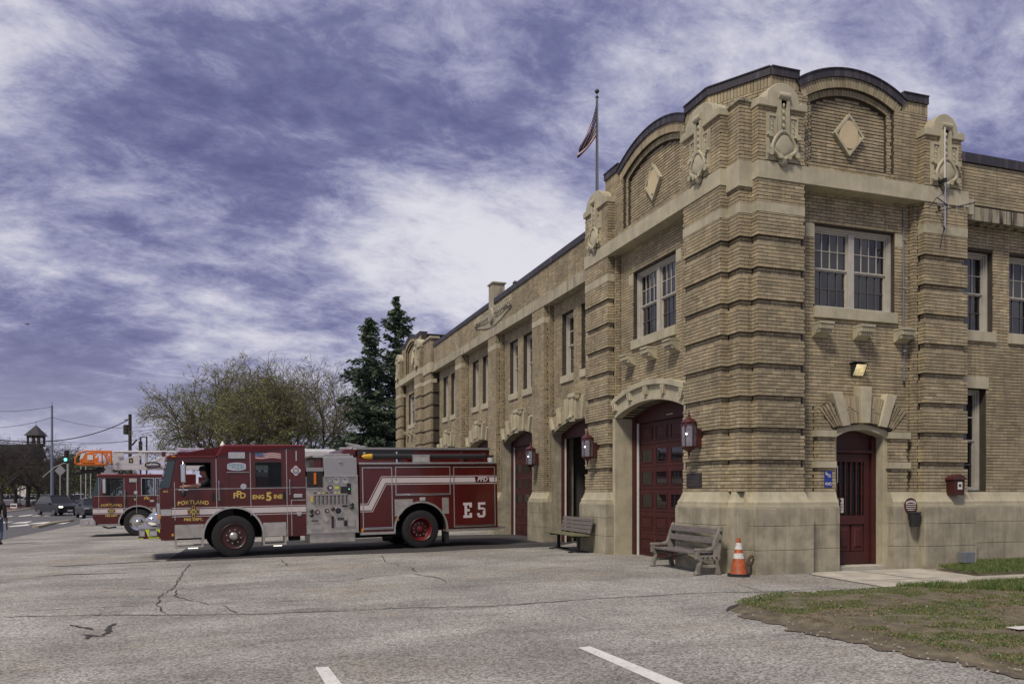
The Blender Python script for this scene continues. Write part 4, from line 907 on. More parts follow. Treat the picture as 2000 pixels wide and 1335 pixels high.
L0 = lantern((-.25, 1.32, 2.45), 'red hexagonal wall lantern above the bronze plaque')
for loc, lb in (((-.25, 6.30, 2.45), 'red hexagonal wall lantern between the open bay and the wide arched door'), ((.05, 11.38, 2.42), 'red hexagonal wall lantern between the open bay and the next red door')):
    c = copy_tree(L0); c.location = loc; c['label'] = lb
# bronze plaque
fn = PX(0); T = MB().box(1.24, 1.80, 1.66, 1.95, -.005, .022, fn).build('wall_plaque', mat('bronze', (.035, .032, .035), .45, metal=.3), None, bevel=.006); tag(T, 'dark bronze plaque fixed to the brick pier under a lantern', 'plaque')
mb = MB()
for i in range(8): mb.box(1.30, 1.74-.05*(i % 3), 1.70+i*.027, 1.712+i*.027, .02, .026, fn)
mb.build('raised_lettering', mat('bronze2', (.09, .08, .075), .5, metal=.3), T)
# wall flood light over the entrance
T = thing('wall_light', 'lit floodlight with dark housing above the entrance door', 'light', (2.98, .30, 4.02)); T.scale = (.8, .8, .8); mb = MB()
vs = [(-.17, -.02, .16), (.17, -.02, .16), (.17, -.24, .13), (-.17, -.24, .13), (-.17, -.02, -.16), (.17, -.02, -.16), (.17, -.08, -.16), (-.17, -.08, -.16)]
mb.add(vs, [(0, 1, 2, 3), (4, 5, 1, 0), (0, 3, 7, 4), (1, 5, 6, 2), (4, 7, 6, 5)]); mb.box(-.2, .2, -.27, .0, .165, .185); mb.build('housing', M['blackm'], T)
MB().hexa([(-.155, -.225, .12), (.155, -.225, .12), (.155, -.085, -.145), (-.155, -.085, -.145), (-.155, -.20, .12), (.155, -.20, .12), (.155, -.06, -.145), (-.155, -.06, -.145)]).build('lens', mat('warm_lens', (.52, .46, .30), .25, emit=(1., .86, .5), estr=.12, var=.5, vscale=18), T)
MB().cyl((0, -.05, .18), (0, -.05, .24), .025, n=8).build('photo_cell', M['steel'], T)
pl = bpy.data.lights.new('flood_lamp', 'POINT'); pl.energy = 2; pl.color = (1, .85, .6); pl.shadow_soft_size = .08; po = bpy.data.objects.new('flood_lamp', pl); COL.objects.link(po); po.parent = T; po.location = (0, -.36, -.08)
# conduit down the recessed wall
T = thing('conduit', 'grey metal conduit running down the recessed brick wall', 'conduit', (4.20, .28, 3.86)); MB().tube([(0, 0, 0), (-.01, 0, 1.2), (-.02, -.0, 3.55)], .016, 8).build('pipe', M['pipe'] if 'pipe' in M else mat('conduit_grey', (.16, .16, .19), .5), T)
for z in (.6, 1.9, 2.9): MB().box(-.04, .03, -.022, .02, z, z+.025).build('clip', M['steel'], T)
MB().cyl((0, 0, -.06), (0, 0, .0), .024, n=8).build('end_cap', M['blackm'], T)
# antennas on the right pier
T = thing('antenna_mast', 'thin white antenna mast with small yagi arms fixed to the right pier', 'antenna', (4.82, -.16, 6.9)); MB().cyl((0, 0, 0), (0, 0, 1.05), .018, n=8).build('mast', M['steel'], T); MB().cyl((0, 0, 1.05), (0, 0, 2.1), .014, n=8).build('whip', M['white'], T)
def yagi(z, a, ln, nm):
    d = Vector((math.cos(a), math.sin(a), 0)); p = Vector((0, 0, z)); mb = MB(); mb.cyl(p-d*ln*.25, p+d*ln*.75, .012, n=6); b = mb.build(nm, M['blackm'], T)
    for i in range(5): q = p+d*(ln*(-.1+.2*i)); MB().cyl(q-Vector((0, 0, .12)), q+Vector((0, 0, .12)), .006, n=5).build('element', M['steel'], b)
yagi(.42, -1.15, .75, 'yagi_boom'); yagi(.55, 3.6, .6, 'yagi_boom'); 
mb = MB(); mb.cyl((0, 0, .02), (-.30, -.25, -.02), .015, n=6); mb.cyl((-.2, -.17, -.02), (-.36, -.22, -.46), .010, n=6); mb.build('lower_arm', M['blackm'], T)
mb = MB(); mb.box(-.03, .03, -.03, .17, .98, 1.06); mb.box(-.03, .03, -.03, .17, .5, .54); mb.build('clamp', M['blackm'], T)
mb = MB(); mb.tube([(0, 0, .95), (-.05, -.02, .75), (-.25, -.02, .62), (-.42, -.03, .42), (-.6, .2, .38)], .008, 5); mb.build('cable', M['black'], T)
# fire alarm box
T = thing('alarm_box', 'dark red gabled fire alarm box on the right pier', 'alarm box', (5.16, -.0, 1.50)); T.scale = (.78, .78, .9); mb = MB()
mb.prism([(-.17, 0), (.17, 0), (.19, .36), (-.19, .36)], lambda a, z, d: (a, -d, z), 0, .26); mb.build('box', M['doorred'], T, bevel=.01)
mb = MB(); mb.prism([(-.23, .35), (.23, .35), (.21, .40), (0, .48), (-.21, .40)], lambda a, z, d: (a, -d, z), -.0, .30); mb.build('roof', M['lampred'], T, bevel=.008)
mb = MB(); mb.box(-.06, .09, -.268, -.258, .13, .30); q = mb.build('pull_plate', M['white'], T); MB().box(-.03, .05, -.274, -.266, .19, .25).build('handle', M['blackm'], T)
# smoking sign with ash bin
T = thing('ash_bin', 'small black ash bin under a round red notice with white lettering', 'ash bin', (4.16, .073, .86)); mb = MB(); mb.lathe([(.10, 0), (.135, .26), (.15, .27), (.15, .30)], 14, lambda x, y, h: (x, y*.75-.105, h)); mb.build('bin', M['blackm'], T, smooth=True)
mb = MB(); mb.cyl((0, -.015, .42), (0, 0, .42), .165, n=24); mb.build('sign_disc', M['lampred'], T); f2 = lambda a, b, d: (a, -.0155-d, .42+b)
for i, s in enumerate(('SMOKERS', 'PLEASE USE', 'THIS BIN')):
    pass
mb = text_mb('SMOKERS', .062, lambda a, b, d: (a, -.0155-d, .51+b), bold=.002, arch=2.2); 
for z, w_ in ((.445, .12), (.405, .13), (.365, .12), (.33, .08)): mb.box(-w_, w_, -.017, -.0155, z, z+.014)
mb.build('sign_lettering', M['white'], T)
# blue notice on the left pilaster of the door
T = MB().box(2.12, 2.30, 1.66, 1.98, -.004, .012, PY(.19)).build('blue_sign', mat('sign_blue', (.015, .03, .22), .35), None); tag(T, 'small blue notice with white waves beside the entrance door', 'sign')
mb = MB(); f2 = lambda a, b, d: (2.21+a, .19-.0125-d, 1.82+b)
for k, (zz, ph) in enumerate(((-.10, 0), (-.13, .8))):
    for i in range(10):
        a0 = -.075+.015*i; a1 = a0+.015; z0 = zz+.022*abs(math.sin(a0*40+ph)); z1 = zz+.022*abs(math.sin(a1*40+ph)); mb.prism([(a0, z0), (a1, z1), (a1, z1+.014), (a0, z0+.014)], f2, 0, .002)
for zz, x0, x1 in ((.10, -.07, -.01), (.075, -.05, .05), (.04, -.01, .06)): mb.prism([(x0, zz), (x1, zz), (x1, zz+.016), (x0, zz+.016)], f2, 0, .002)
for t in range(8): q = PI*.5+PI*1.2*t/8; mb.prism([(-.045+.03*math.cos(q), .115+.03*math.sin(q)), (-.045+.03*math.cos(q+.5), .115+.03*math.sin(q+.5)), (-.045+.02*math.cos(q+.5), .115+.02*math.sin(q+.5)), (-.045+.02*math.cos(q), .115+.02*math.sin(q))], f2, 0, .002)
mb.build('sign_print', M['white'], T)
# grey electrical box in the grass
T = thing('electrical_box', 'grey electrical box on a short post by the plinth', 'electrical box', (5.30, -.26, 0)); MB().box(-.13, .13, -.08, .1, .12, .34).build('enclosure', mat('box_grey', (.16, .18, .20), .5, var=.2), T, bevel=.008); MB().cyl((-.05, 0, -.05), (-.05, 0, .12), .03, n=8).build('post', M['blackm'], T)
# stub pipe at the corner
T = thing('standpipe', 'rusty capped pipe sticking up beside the stone corner', 'pipe', (.22, -.02, 0)); mt = mat('rusty_pipe', (.12, .085, .065), .8, var=.4, vscale=14); MB().tube([(0, 0, -.05), (0, 0, .30), (.03, -.04, .36), (.07, -.05, .37)], .035, 8).build('pipe', mt, T, smooth=True); MB().cyl((0, 0, .20), (0, 0, .24), .05, n=8).build('collar', mt, T)
# flag pole on the roof and flag
fp = PD(1166, 962, 27.); T = thing('flagpole', 'grey tapering flagpole with dark ball finial rising from the roof', 'flagpole', (fp.x, fp.y, 8.2)); MB().cyl((0, 0, 0), (0, 0, 6.25), .066, .038, n=14).build('pole', mat('pole_grey', (.17, .18, .20), .45, metal=.4), T, smooth=True); MB().ball((0, 0, 6.48), .075, n=14, m=8).build('ball', mat('ball_dark', (.03, .035, .02), .4), T, smooth=True)
mb = MB(); mb.cyl((0, 0, 6.25), (0, 0, 6.31), .05, n=10); mb.cyl((0, 0, 6.31), (0, 0, 6.45), .012, n=6); mb.build('truck_cap', M['blackm'], T); MB().cyl((-.05, -.05, .3), (-.05, -.05, 6.2), .006, n=4).build('halyard', M['blackm'], T)
def flag(loc):
    nu, nv = 40, 26; V = []; Fc = []; C = []
    Lf, Hf = 1.75, 1.05
    rr = _R
    for i in range(nu+1):
        for j in range(nv+1):
            s = i/nu; t = j/nv            # s along the fly, t down the hoist
            # drooping: fly falls steeply, gathered folds
            fold = .10*math.sin(9*t+3.2*s)*s; x = -(.10+.52*s)*Lf*.42*s**.6-.02*s; z = -t*Hf*(1-.30*s)-s*1.18-.10*s*math.sin(5*t)
            x += -.13*t*s*1.2+.05*math.sin(11*t+2*s)*s; yd = fold*1.3+.08*math.sin(7*s+4*t)*s
            p = Vector((0, 0, z))+rr*x+_F*yd; V.append(p)
    for i in range(nu):
        for j in range(nv): Fc.append((i*(nv+1)+j, (i+1)*(nv+1)+j, (i+1)*(nv+1)+j+1, i*(nv+1)+j+1))
    me = bpy.data.meshes.new('flag'); me.from_pydata(V, [], Fc)
    for m_ in (mat('flag_red', (.10, .010, .016), .8), mat('flag_white', (.36, .35, .37), .8), mat('flag_blue', (.010, .012, .05), .8)): me.materials.append(m_)
    for f, p in enumerate(me.polygons):
        i, j = divmod(f, nv); st = int(j/nv*13); blue = i < nu*.42 and st < 7
        star = blue and (i % 3 == 1) and (j % 3 == 1); p.material_index = 1 if star else (2 if blue else st % 2)
    me.polygons.foreach_set('use_smooth', [True]*len(me.polygons)); o = bpy.data.objects.new('flag', me); COL.objects.link(o); o.location = loc
    so = o.modifiers.new('thick', 'SOLIDIFY'); so.thickness = .004; return o
tag(flag((fp.x-.05, fp.y-.04, 8.2+6.02)), 'american stars and stripes flag hanging limp from the roof pole', 'flag')
T = thing('roof_vent', 'small dark capped vent behind the long parapet', 'vent', (.75, 14.9, 8.7)); MB().cyl((0, 0, -.5), (0, 0, .28), .06, n=10).build('pipe', M['steel'], T); MB().lathe([(.07, .26), (.10, .30), (.10, .42), (.05, .48)], 10).build('cowl', M['blackm'], T)
# ---- benches
M['wood'] = mat('weathered_wood', (.17, .15, .145), .85, col2=(.085, .075, .065), vscale=3, stretch=(22, 2, 22), bump=.5, bscale=60)
M['woodm'] = mat('mossy_wood', (.16, .16, .085), .85, col2=(.09, .085, .05), vscale=4, stretch=(22, 2, 22), bump=.5, bscale=60)
M['conc'] = mat('bench_concrete', (.23, .215, .18), .9, var=.4, vscale=5, bump=.5, bscale=60, dirt=.4, dirtcol=(.07, .065, .055))
def rpoly(mb, pts, fn, d0, d1): mb.prism(pts, fn, d0, d1)
# concrete ended bench; local frame: +x along bench, -y front
p0, p1 = Vector((-.32, 2.28, 0)), Vector((-.46, .22, 0)); ang = math.atan2((p1-p0).y, (p1-p0).x); mid = (p0+p1)/2
B1 = thing('bench', 'weathered slatted bench with moulded concrete ends beside the traffic cone', 'bench', (mid.x, mid.y, 0), ang); B1.scale = (1, .78, 1); L = 2.05
# x runs toward the cone; front faces away from wall: wall is at +local y
for sx in (-L/2, L/2-.10):
    f = lambda a, z, d: (sx+d, a, z)
    mb = MB()
    mb.prism([(-.36, 0), (-.26, 0), (-.19, .28), (-.25, .30)], f, 0, .10); mb.prism([(.20, 0), (.31, 0), (.24, .28), (.16, .28)], f, 0, .10)
    mb.prism([(-.22, .13), (.2, .13), (.19, .19), (-.21, .19)], f, .025, .075); mb.prism([(-.30, .27), (.28, .27), (.30, .37), (-.30, .37)], f, .002, .098)
    mb.prism([(-.36, .30), (-.26, .30), (-.27, .45), (-.36, .47)], f, .004, .096); mb.prism([(-.38, .46), (-.36, .50), (-.05, .50), (.10, .53), (.10, .455), (-.28, .44)], f, 0, .10)
    mb.prism([(.12, .34), (.28, .34), (.37, .86), (.25, .88), (.10, .53)], f, .003, .097); mb.cyl(f(.31, .86, .0), f(.31, .86, .10), .062, n=12)
    mb.ball(f(-.33, .03, .05), .07, .07, .05, n=8, m=5)
    e = mb.build('concrete_end', M['conc'], B1, bevel=.012)
    ob = MB()
    for i in range(4): ob.cyl(f(-.18+i*.12, .33, -.012), f(-.18+i*.12, .33, .112), .018, n=6)
    for z_, y_ in ((.80, .30), (.64, .27)): ob.cyl(f(y_, z_, -.012), f(y_, z_, .112), .026, n=8)
    ob.build('bolt', M['blackm'], e)
for i in range(4): MB().box(-L/2+.06, L/2-.06, -.30+i*.135, -.19+i*.135, .375, .415).build('slat', M['wood'], B1, bevel=.008)
for z_, y_ in ((.76, .235), (.58, .205)): MB().hexa([(-L/2+.06, y_-.045, z_), (L/2-.06, y_-.045, z_), (L/2-.06, y_, z_), (-L/2+.06, y_, z_), (-L/2+.06, y_-.02, z_+.115), (L/2-.06, y_-.02, z_+.115), (L/2-.06, y_+.025, z_+.115), (-L/2+.06, y_+.025, z_+.115)]).build('back_slat', M['wood'], B1, bevel=.008)
mb = MB(); mb.cyl((-.25, 0, .36), (L/2-.08, .05, .17), .012, n=6); mb.cyl((.25, 0, .36), (-L/2+.08, .05, .17), .012, n=6); mb.build('brace', M['blackm'], B1)
# slat bench on iron posts
p0, p1 = Vector((-.36, 8.3, 0)), Vector((-.50, 6.0, 0)); ang = math.atan2((p1-p0).y, (p1-p0).x); mid = (p0+p1)/2
B2 = thing('bench', 'grey slatted bench with mossy seat on two black posts near the open bay', 'bench', (mid.x, mid.y, 0), ang); L = 2.3
for sx in (-.8, .8):
    mb = MB(); mb.box(sx-.035, sx+.035, -.04, .04, .03, .42); mb.tube([(sx, -.28, .012), (sx, -.14, .03), (sx, 0, .06), (sx, .14, .03), (sx, .28, .012)], .022, 6); mb.box(sx-.03, sx+.03, -.25, .24, .395, .43); mb.hexa([(sx-.02, .16, .40), (sx+.02, .16, .40), (sx+.02, .21, .40), (sx-.02, .21, .40), (sx-.02, .30, .84), (sx+.02, .30, .84), (sx+.02, .33, .84), (sx-.02, .33, .84)]); mb.build('post', M['blackm'], B2)
for i in range(4): MB().box(-L/2, L/2, -.30+i*.125, -.19+i*.125, .432+.012*abs(i-2)/2, .47+.012*abs(i-2)/2).build('slat', M['woodm'], B2, bevel=.006)
for i in range(4):
    z_ = .51+i*.10; y_ = .18+i*.026; MB().hexa([(-L/2, y_-.02, z_), (L/2, y_-.02, z_), (L/2, y_+.02, z_), (-L/2, y_+.02, z_), (-L/2, y_+.0, z_+.088), (L/2, y_+.0, z_+.088), (L/2, y_+.04, z_+.088), (-L/2, y_+.04, z_+.088)]).build('back_slat', M['wood'], B2, bevel=.006)
# ---- traffic cone
T = thing('traffic_cone', 'scuffed orange traffic cone with two white reflective bands', 'cone', (-.05, -.10, 0), .3)
M['orange'] = mat('cone_orange', (.40, .075, .012), .6, var=.45, vscale=9, dirt=.5, dirtcol=(.13, .04, .015)); M['reflect'] = mat('cone_white', (.62, .60, .58), .5, var=.35, vscale=22)
mb = MB(); mb.lathe([(.165, .045), (.15, .06), (.028, .71), (.022, .71)], 24); mb.build('body', M['orange'], T, smooth=True)
for za, zb in ((.33, .43), (.50, .62)): r0 = .15-(za-.06)*.122/.65; r1 = .15-(zb-.06)*.122/.65; MB().lathe([(r0+.004, za), (r1+.004, zb)], 24).build('reflective_band', M['reflect'], T, smooth=True)
mb = MB(); mb.prism([(.20*math.cos(PI/8+i*PI/4)*1.08, .20*math.sin(PI/8+i*PI/4)*1.08) for i in range(8)], lambda a, b, d: (a, b, d), 0, .03); mb.prism([(.19*math.cos(PI/8+i*PI/4+.2)*1.06, .19*math.sin(PI/8+i*PI/4+.2)*1.06) for i in range(8)], lambda a, b, d: (a, b, d), .031, .052); mb.build('base', M['black'], T, bevel=.006)
# ================================================================ FIRE ENGINES
M['lime'] = mat('lime_tape', (.50, .62, .02), .4); M['lens'] = mat('lamp_lens', (.42, .42, .43), .15, var=.3, vscale=30); M['amber'] = mat('amber_lens', (.55, .24, .02), .25)
M['tyre'] = mat('tyre', (.013, .013, .014), .82, var=.4, vscale=10, bump=.2, bscale=50); M['rimred'] = mat('rim_red', (.034, .004, .0045), .5, coat=.1); M['rimred2'] = mat('rim_red_bright', (.10, .008, .009), .45, coat=.1)
M['plate'] = mat('diamond_plate', (.42, .41, .40), .38, metal=.85, bump=.8, bscale=70); M['under'] = mat('chassis_black', (.01, .01, .011), .8); M['dark'] = mat('cab_interior', (.014, .013, .013), .8)
M['panelst'] = mat('pump_panel_steel', (.55, .52, .46), .34, metal=.75, var=.25, vscale=5); M['ladder'] = mat('ladder_white', (.52, .52, .54), .4, var=.1); M['orangep'] = mat('platform_orange', (.60, .15, .012), .45, var=.15)
M['hose'] = mat('suction_hose', (.016, .016, .017), .5); M['yellow'] = mat('yellow_cap', (.55, .33, .02), .45); M['teal'] = mat('windshield', (.012, .03, .034), .04, spec=.9); M['hosefab'] = mat('hose_lay', (.02, .02, .018), .95, bump=.8, bscale=30)
def glass_thin(name, a):
    m = bpy.data.materials.new(name); m.use_nodes = True; N = m.node_tree.nodes; L = m.node_tree.links; b = N['Principled BSDF']; o = N['Material Output']
    b.inputs['Base Color'].default_value = (.01, .012, .012, 1); b.inputs['Roughness'].default_value = .03; t = N.new('ShaderNodeBsdfTransparent'); t.inputs[0].default_value = (.8, .84, .84, 1); x = N.new('ShaderNodeMixShader'); x.inputs[0].default_value = a
    L.new(t.outputs[0], x.inputs[1]); L.new(b.outputs[0], x.inputs[2]); L.new(x.outputs[0], o.inputs[0]); return m
M['cabglass'] = glass_thin('cab_glass', .32)
S = lambda a, z, d: (a, d, z)
def TX(x0, z0): return lambda a, b, d: (x0-a, d, z0+b)
def arcpts(cx, cz, r, t0, t1, n=12): return [(cx+r*math.cos(t0+(t1-t0)*i/n), cz+r*math.sin(t0+(t1-t0)*i/n)) for i in range(n+1)]
def wheel(parent, x, y, r, rim, w_=.29, dual=False, bolts=10, flip=1):
    f = lambda px_, py_, h: (x+px_, y+flip*h, r+py_)
    t = MB(); t.lathe([(.60*r, -w_), (.84*r, -w_), (.97*r, -w_+.02), (r, -w_+.06), (r, -.06), (.97*r, -.02), (.84*r, .0), (.60*r, -.012)], 40, f, cap=False)
    for k in range(40):
        q = 2*PI*k/40; t.box(-.022, .022, r-.006, r+.006, -w_+.05, -.05, lambda a, b, d: f(a*math.cos(q)-b*math.sin(q), a*math.sin(q)+b*math.cos(q), d))
    W = t.build('wheel', M['tyre'], parent, smooth=True)
    dz = -.17 if dual else -.035
    MB().lathe([(.585*r, -.02), (.615*r, -.004), (.60*r, .004), (.55*r, -.02), (.52*r, dz*.7), (.42*r, dz), (.30*r, dz+.012), (.20*r, dz+.02), (.02*r, dz+.02)], 32, f, cap=False).build('rim', rim, W, smooth=True)
    h = MB(); h.lathe([(.20*r, dz), (.20*r, dz+.06), (.16*r, dz+.085), (.11*r, dz+.09), (.10*r, dz+.11), (.02*r, dz+.115)], 18, f); h.build('hub', rim if dual else M['steel'], W, smooth=True)
    b = MB()
    for k in range(bolts): q = 2*PI*k/bolts+.2; rr_ = .33*r; b.cyl(f(rr_*math.cos(q), rr_*math.sin(q), dz), f(rr_*math.cos(q), rr_*math.sin(q), dz+.03), .019, n=6)
    b.build('wheel_nut', M['chrome'], W); return W
def strip(mb, path, o0, o1, fn, d0, d1):
    n = len(path); dirs = []
    for i in range(n-1): dx, dz = path[i+1][0]-path[i][0], path[i+1][1]-path[i][1]; l = math.hypot(dx, dz); dirs.append((dx/l, dz/l))
    def off(i, o):
        a = dirs[max(0, i-1)]; b = dirs[min(n-2, i)]; nx, nz = -(a[1]+b[1]), a[0]+b[0]; l = math.hypot(nx, nz); nx /= l; nz /= l; k = nx*-a[1]+nz*a[0]; return (path[i][0]+nx*o/k, path[i][1]+nz*o/k)
    for i in range(n-1): mb.prism([off(i, o0), off(i+1, o0), off(i+1, o1), off(i, o1)], fn, d0, d1)
def frame_rect(mb, x0, x1, z0, z1, w_, d0, d1):
    mb.box(x0, x0+w_, z0, z1, d0, d1, S).box(x1-w_, x1, z0, z1, d0, d1, S).box(x0+w_, x1-w_, z0, z0+w_, d0, d1, S).box(x0+w_, x1-w_, z1-w_, z1, d0, d1, S)
def disc(mb, x, z, r, d0, d1, n=16): mb.cyl(S(x, z, d0), S(x, z, d1), r, n=n)
def monogram(parent, x, z, s):
    mb = text_mb('P', s*1.0, TX(x+.02*s, z+.10*s), .004, bold=.022*s); q = text_mb('F', s*.85, TX(x+.42*s, z-.05*s), .0065, bold=.02*s); mb.add(q.v, q.f); q = text_mb('D', s*.85, TX(x-.38*s, z-.05*s), .009, bold=.02*s); mb.add(q.v, q.f); mb.build('monogram', M['gold'], parent)
def cross_badge(parent, x, z, s):
    mb = MB(); 
    for k, (e, d) in enumerate(((.5, .006), )):
        for (w_, h_) in ((.5, .2), (.2, .5)):
            mb.prism([(x-w_*s, z-h_*s), (x+w_*s, z-h_*s), (x+w_*s, z+h_*s), (x-w_*s, z+h_*s)], S, .004, .010+.001*(w_ > .3))
    o = mb.build('emblem', M['lampred'], parent); mb = MB()
    for (w_, h_) in ((.5, .2), (.2, .5)):
        for sx, sz in ((1, 0), (-1, 0), (0, 1), (0, -1)):
            if (w_ > .3) == (sx != 0):
                cx_, cz_ = x+sx*.36*s, z+sz*.36*s; e = .12*s; frame_rect(mb, cx_-e, cx_+e, cz_-e*1.3, cz_+e*1.3, .035*s, .010, .014)
    disc(mb, x, z, .2*s, .010, .0155, 14); mb.build('emblem_trim', M['gold'], o); mb = MB(); disc(mb, x, z, .13*s, .0155, .018, 12); mb.build('emblem_centre', mat('emblem_green', (.05, .11, .06), .5), o)
def words(parent, txt, size, x, z, m, bold=.004, **k): text_mb(txt, size, TX(x, z), .005, .003, bold, **k).build('lettering', m, parent)
# ---------------------------------------------------------------- Engine 5
fx = Vector((-.9957, -.09088, -.01798)); sd_ = Vector((.09089, -.99586, 0)); up_ = fx.cross(sd_).normalized()
E5 = thing('fire_engine', 'dark red pumper engine marked E 5 with white side stripe and yellow-tipped hose', 'fire engine')
E5.matrix_world = Matrix(((fx.x, sd_.x, up_.x, -8.92), (fx.y, sd_.y, up_.y, 9.23), (fx.z, sd_.z, up_.z, -.113), (0, 0, 0, 1)))
W_ = 2.5; red = M['red']
def cab_side(mb, d0, d1):
    pr = lambda pts: mb.prism(pts, S, d0, d1)
    pr([(1.70, 1.30), (-1.88, 1.30), (-1.88, 1.80), (1.672, 1.80)])
    A = arcpts(-.03, .54, .72, math.asin(.34/.72), PI/2, 10); pr([(1.70, 1.30), (1.70, .50), (1.38, .50), (1.38, .88)]+A+[(-.03, 1.30)])
    B = arcpts(-.03, .54, .72, PI/2, PI-math.asin(.33/.72), 10); pr([(-.03, 1.30)]+B+[(-.78, .87), (-1.37, .87), (-1.37, .48), (-1.88, .48), (-1.88, 1.30)])
    pr([(1.47, 1.80), (1.10, 1.80), (1.10, 2.5), (1.32, 2.5)]); pr([(.50, 1.80), (-.60, 1.80), (-.60, 2.44), (.50, 2.44)]); pr([(-1.25, 1.80), (-1.88, 1.80), (-1.88, 2.44), (-1.25, 2.44)])
    pr([(1.10, 2.44), (.36, 2.44), (.36, 2.57), (1.10, 2.57)]); pr([(1.5, 2.5), (1.10, 2.5), (1.10, 2.57), (1.52, 2.57)]); pr([(.36, 2.44), (-1.88, 2.44), (-1.88, 2.85), (.22, 2.84), (.36, 2.57)])
mb = MB(); cab_side(mb, -.05, 0); cab_side(mb, -W_, -W_+.05)
mb.box(1.64, 1.70, .50, 1.78, -W_+.05, -.05, S); mb.box(-1.88, -1.83, .5, 2.85, -W_+.05, -.05, S); mb.box(-1.83, 1.64, .86, .92, -W_+.82, -.82, S); mb.prism([(1.52, 2.52), (1.44, 2.52), (1.44, 2.57), (1.52, 2.57)], S, -W_+.05, -.05)
cab = mb.build('cab', red, E5)
MB().prism([(1.55, 2.56), (.38, 2.56), (.23, 2.83), (-1.89, 2.84), (-1.89, 2.905), (.19, 2.90), (.34, 2.635), (1.51, 2.635)], S, -W_-.02, .022).build('cab_roof', mat('red_roof', (.15, .010, .011), .32, coat=.3), E5, bevel=.025)
MB().prism([(1.685, 1.81), (1.655, 1.81), (1.485, 2.51), (1.515, 2.51)], S, -W_+.06, -.06).build('windshield', M['teal'], E5)
for d0, d1 in ((-.045, -.004), (-W_+.004, -W_+.045)): MB().prism([(1.66, 1.815), (1.478, 1.81), (1.335, 2.49), (1.50, 2.49)], S, d0, d1).build('quarter_glass', M['teal'], E5)
for d0, d1 in ((-.035, -.028), (-W_+.028, -W_+.035)): MB().box(-1.25, -.6, 1.8, 2.44, d0, d1, S).build('side_window', M['cabglass'], E5)
mb = MB(); frame_rect(mb, .48, 1.12, 1.79, 2.46, .022, -.04, .006); mb.build('window_frame', M['black'], E5); mb = MB(); frame_rect(mb, -1.27, -.58, 1.785, 2.455, .022, -.04, .006); mb.build('window_frame', M['black'], E5)
mb = MB(); mb.box(-.05, .35, .92, 1.45, -.75, -.2, S); mb.prism([(.30, 1.40), (.42, 1.40), (.28, 2.25), (.16, 2.25)], S, -.72, -.25); mb.build('seat', M['dark'], E5)
mb = MB(); mb.box(-1.75, -1.6, .92, 2.3, -1.0, -.2, S); mb.prism([(-1.62, 1.4), (-1.12, 1.4), (-1.12, 2.3), (-1.62, 2.32)], S, -.75, -.25); mb.build('seat', M['dark'], E5)
mb = MB(); mb.box(1.2, 1.6, .92, 1.75, -W_+.1, -.1, S); mb.build('dashboard', M['dark'], E5); mb = MB(); pts = [S(1.12+.05*math.sin(t), 1.82+.21*math.sin(t), -.5+.21*math.cos(t)) for t in [2*PI*i/18 for i in range(19)]]; mb.tube(pts, .014, 6); mb.build('steering_wheel', M['black'], E5)
# bumper
mb = MB(); mb.box(1.68, 2.21, .55, .79, -W_+.06, -.04, S); bp = mb.build('bumper', red, E5, bevel=.01); mb = MB(); mb.box(1.69, 2.22, .792, .82, -W_+.05, -.03, S); mb.build('tread_plate', M['plate'], bp)
mb = MB()
for pts in ([(2.20, .555), (2.10, .555), (2.10, .575), (2.20, .575)], [(2.06, .785), (1.96, .785), (1.90, .60), (1.99, .60)], [(1.98, .56), (1.74, .56), (1.74, .59), (1.98, .59)], [(1.82, .785), (1.72, .785), (1.72, .69)]): mb.prism(pts, S, -.035, -.032)
mb.build('chevron_tape', M['lime'], bp); MB().box(2.08, 2.18, .63, .76, -.04, -.022, S).build('bumper_lamp', M['lens'], bp); MB().box(1.80, 1.96, .63, .75, -.04, -.022, S).build('bumper_lamp', M['lens'], bp); mb = MB(); frame_rect(mb, 1.785, 1.975, .615, .765, .014, -.04, -.016); frame_rect(mb, 2.065, 2.195, .615, .775, .012, -.04, -.016); mb.build('lamp_bezel', M['chrome'], bp)
mb = MB(); mb.lathe([(.05, -.02), (.15, .0), (.155, .12), (.11, .2), (.06, .26), (.02, .27)], 16, lambda x, y, h: S(1.78+h, .98+y, -.55+x)); mb.lathe([(.10, -.0), (.13, .05), (.08, .18), (.02, .22)], 14, lambda x, y, h: S(1.74+h, 1.08+y, -.9+x)); mb.build('siren', M['chrome'], E5, smooth=True)
mb = MB(); mb.box(1.70, 1.78, .92, 1.42, -W_+.15, -.15, S); mb.build('grille', M['chrome'], E5, bevel=.01); mb = MB(); mb.box(1.69, 1.75, 1.04, 1.14, -.16, .012, S); mb.build('turn_signal', M['amber'], E5, bevel=.01)
mb = MB(); mb.box(1.45, 1.70, 1.115, 1.275, .002, .006, S); mb.build('light_strip', M['lens'], E5); MB().box(1.40, 1.455, .60, .66, .002, .02, S).build('marker_lamp', M['amber'], E5)
# steps
def step_box(x0, x1, z0, z1, name='cab_step'):
    mb = MB(); mb.box(x0, x1, z0+.28, z1, -.35, -.005, S); mb.box(x0, x0+.05, z0+.05, z0+.28, -.3, -.005, S).box(x1-.05, x1, z0+.05, z0+.28, -.3, -.005, S); mb.box(x0, x1, z0, z0+.05, -.35, .01, S); mb.box(x0, x1, z0+.24, z0+.28, -.35, .012, S); o = mb.build(name, M['panelst'], E5, bevel=.006); MB().box(x0+.2*(x1-x0), x0+.55*(x1-x0), z0-.025, z0, -.1, .0, S).build('step_lamp', M['bulb2'], o); return o
M['bulb2'] = mat('step_led', (.8, .8, .75), .3, emit=(1, 1, .9), estr=1.2)
step_box(.70, 1.38, .29, .885); step_box(-1.36, -.76, .26, .87)
